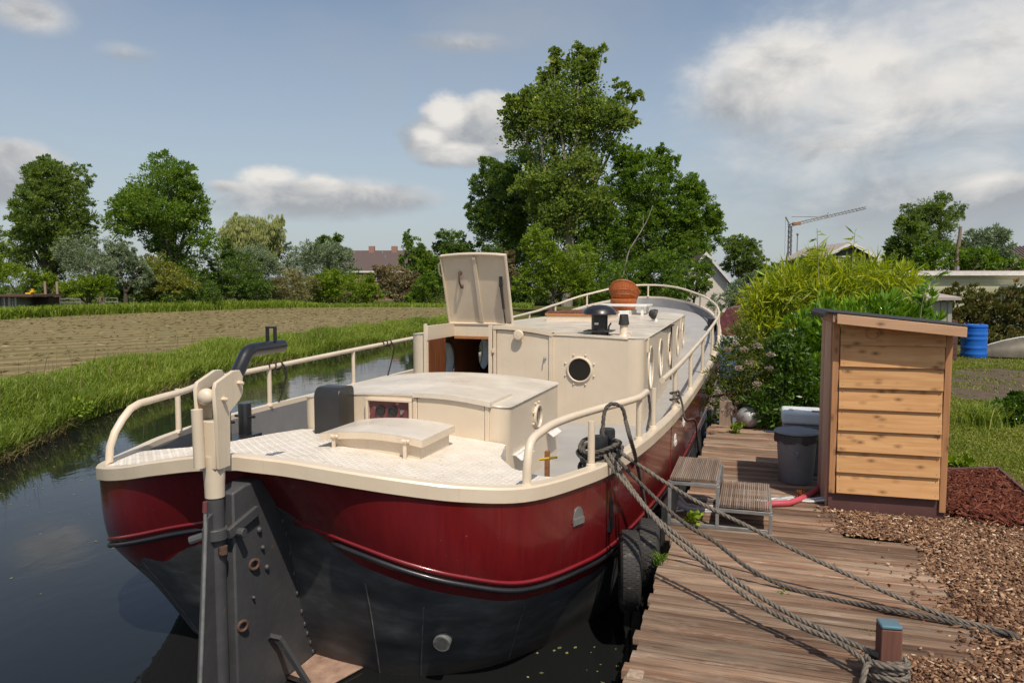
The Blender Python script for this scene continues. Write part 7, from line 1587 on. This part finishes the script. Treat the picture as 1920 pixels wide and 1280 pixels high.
def crane():
    d = 150; f = Fr(1478, d); t = thing('tower_crane', 'slim grey construction crane with raised lattice jib above the bushes', 'crane', tuple(f.O)); X = lambda p: f.xat(1478, p); z = f.zat
    def lattice(p0, p1, w, n, nm, mat, r=.07, up=np.array([0, 0, 1.])):
        p0, p1 = np.array(p0), np.array(p1); ax = unit(p1-p0); s = f.y*1.0; u = unit(np.cross(s, ax)); mb = MB(); C = [(-w, -w), (w, -w), (w, w), (-w, w)]
        for a, b in C: mb.tube([p0+s*a+u*b, p1+s*a*.7+u*b*.7], r, 5)
        for k in range(n):
            q0, q1 = p0+(p1-p0)*k/n, p0+(p1-p0)*(k+1)/n
            for i in range(4): a, b = C[i], C[(i+1) % 4]; mb.tube([q0+s*a[0]+u*a[1], q1+s*b[0]+u*b[1]], r*.55, 4)
        return mb.build(nm, mat, t, smooth=None)
    lattice(f(0, 0, GZ), f(0, 0, z(424)), .32, 14, 'mast', M['crane'], .10); lattice(f(X(1474), 0, z(424)), f(X(1617), 0, z(391)), .26, 22, 'jib', M['crane'], .085)
    mb = MB(); mb.tube([f(0, 0, z(424)), f(X(1469), 0, z(408))], .14, 6); mb.tube([f(X(1469), 0, z(408)), f(X(1469), 0, z(480))], .03, 4); mb.build('counter_strut', M['crane'], t, smooth=None)
    mb = MB(); f.box(mb, X(1482), X(1497), -.4, .4, z(423), z(418)); mb.build('winch', M['craneorange'], t, smooth=None)
    mb = MB(); mb.tube([f(X(1480), 0, z(407.5)), f(X(1530), 0, z(408)), f(X(1545), 0, z(404))], .06, 4); mb.tube([f(X(1545), 0, z(411)), f(X(1548), 0, z(400))], .06, 4); mb.build('tie_bar', M['crane'], t, smooth=None)
    g = Fr(1492, 130); mb = MB(); mb.tube([g(0, 0, GZ), g(0, 0, g.zat(440))], .09, 6); mb.ball(g(0, 0, g.zat(440)), .22, 8, 5); mb.build('lamp_mast', M['crane'], smooth=None, label='thin lamp mast right of the crane mast', cat='mast')
crane()
def pole():
    MB().tube([at_d(1790, 520, 45)-np.array([0, 0, 3]), at_d(1792, 500, 45), at_d(1800, 440, 45), at_d(1801, 425, 45)], [.13, .13, .10, .09], 8).build('leaning_pole', M['stump'], smooth=60, label='pale leaning wooden pole between the trees on the right', cat='pole')
pole()
def gates():

    def gate(px0, px1, pyb, top, d, lab, n=4, far=None):
        f = Fr(px0, d); t = thing('field_gate', lab, 'gate', tuple(f.O), group='galvanised gates at the far field edge'); X1 = f.xat(px0, px1); zt = f.zat(top)
        for z in np.linspace(GZ+.25, zt, n): MB().tube([f(.2, 0, z), f(X1, 0, z)], .035, 6).build('gate_bar', M['galv'], t, smooth=60)
        for x in (.2, X1): MB().tube([f(x, 0, GZ+.05), f(x, 0, zt+.02)], .045, 6).build('gate_upright', M['galv'], t, smooth=60)
        MB().prism([(-.16, -.16), (.16, -.16), (.16, .16), (-.16, .16)], lambda a, b, w: f(a, b, w), GZ-.1, f.zat(top-6)).build('gate_post', M['stump'], t, fix=True)
    gate(107, 150, 570, 560, 57, 'left one of two galvanised field gates with wooden posts'); gate(192, 220, 575, 559, 58, 'right one of two galvanised field gates with wooden posts')
    f = Fr(251, 57.5); MB().tube([f(0, 0, GZ-.1), f(-.08, 0, f.zat(570))], .11, 8).build('fence_stake', M['galv'], smooth=60, label='short grey stake in the far grass right of the gates', cat='post')
    f = Fr(35, 52); t = thing('field_hut', 'low open hut with rusty flat roof at far left', 'hut', tuple(f.O)); X = lambda p: f.xat(35, p)
    f.box(MB(), X(-30), X(72), -.6, 3, f.zat(556), f.zat(552)).build('roof', M['rust'], t, smooth=None)
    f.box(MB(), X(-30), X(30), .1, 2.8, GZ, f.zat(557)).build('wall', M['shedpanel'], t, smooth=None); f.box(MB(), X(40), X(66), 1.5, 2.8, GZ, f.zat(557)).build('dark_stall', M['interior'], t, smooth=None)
    for a in (-12, 0, 10, 20, 31): f.box(MB(), X(a)-.06, X(a)+.06, -.12, .0, GZ, f.zat(557)).build('frame_post', M['galv'], t, smooth=None)
    for k in range(3):
        w = f.box(MB(), X(-10+k*12)+.02, X(-1+k*12), .02, .09, GZ+.35, f.zat(559)).build('window', M['whitewood'], t, smooth=None); f.box(MB(), X(-10+k*12)+.07, X(-1+k*12)-.05, .0, .018, GZ+.4, f.zat(559)-.06).build('pane', M['darkpane'], w, smooth=None)
    zt = f.zat(552); mb = MB(); f.box(mb, X(40), X(50), .4, .9, zt, zt+.12); f.box(mb, X(48), X(54), .45, .8, zt+.12, zt+.25); f.box(mb, X(50), X(52.5), .5, .75, zt+.25, zt+.38); mb.build('yellow_toy', M['yellow'], label='small yellow object lying on the roof of the low hut', cat='toy', bevel=.03)
    for a in (25, 49): MB().tube([f(X(a), 3.6, GZ), f(X(a), 3.6, f.zat(527))], .09, 7).build('wooden_pole', M['stump'], smooth=60, label=('left' if a == 25 else 'right') + ' one of two upright poles behind the low hut', cat='pole', group='poles behind the low hut')
    f = Fr(88, 55); mb = MB(); G = []
    for s in np.linspace(-1, 1, 12): G.append([f(s*1.5, (q-.5)*2.6, GZ + .95*max(0, 1-s*s)*math.sin(math.pi*q)**.8 + random.uniform(-.04, .04)) for q in np.linspace(0, 1, 9)])
    mb.grid(np.array(G)); mb.build('soil_heap', M['redsoil'], label='reddish soil heap left of the field gates', cat='heap', smooth=60)
M['redsoil'] = pm('red_soil', (.16, .075, .05), .95, (.10, .045, .03), 4, bump=.6, bscale=8)
gates()
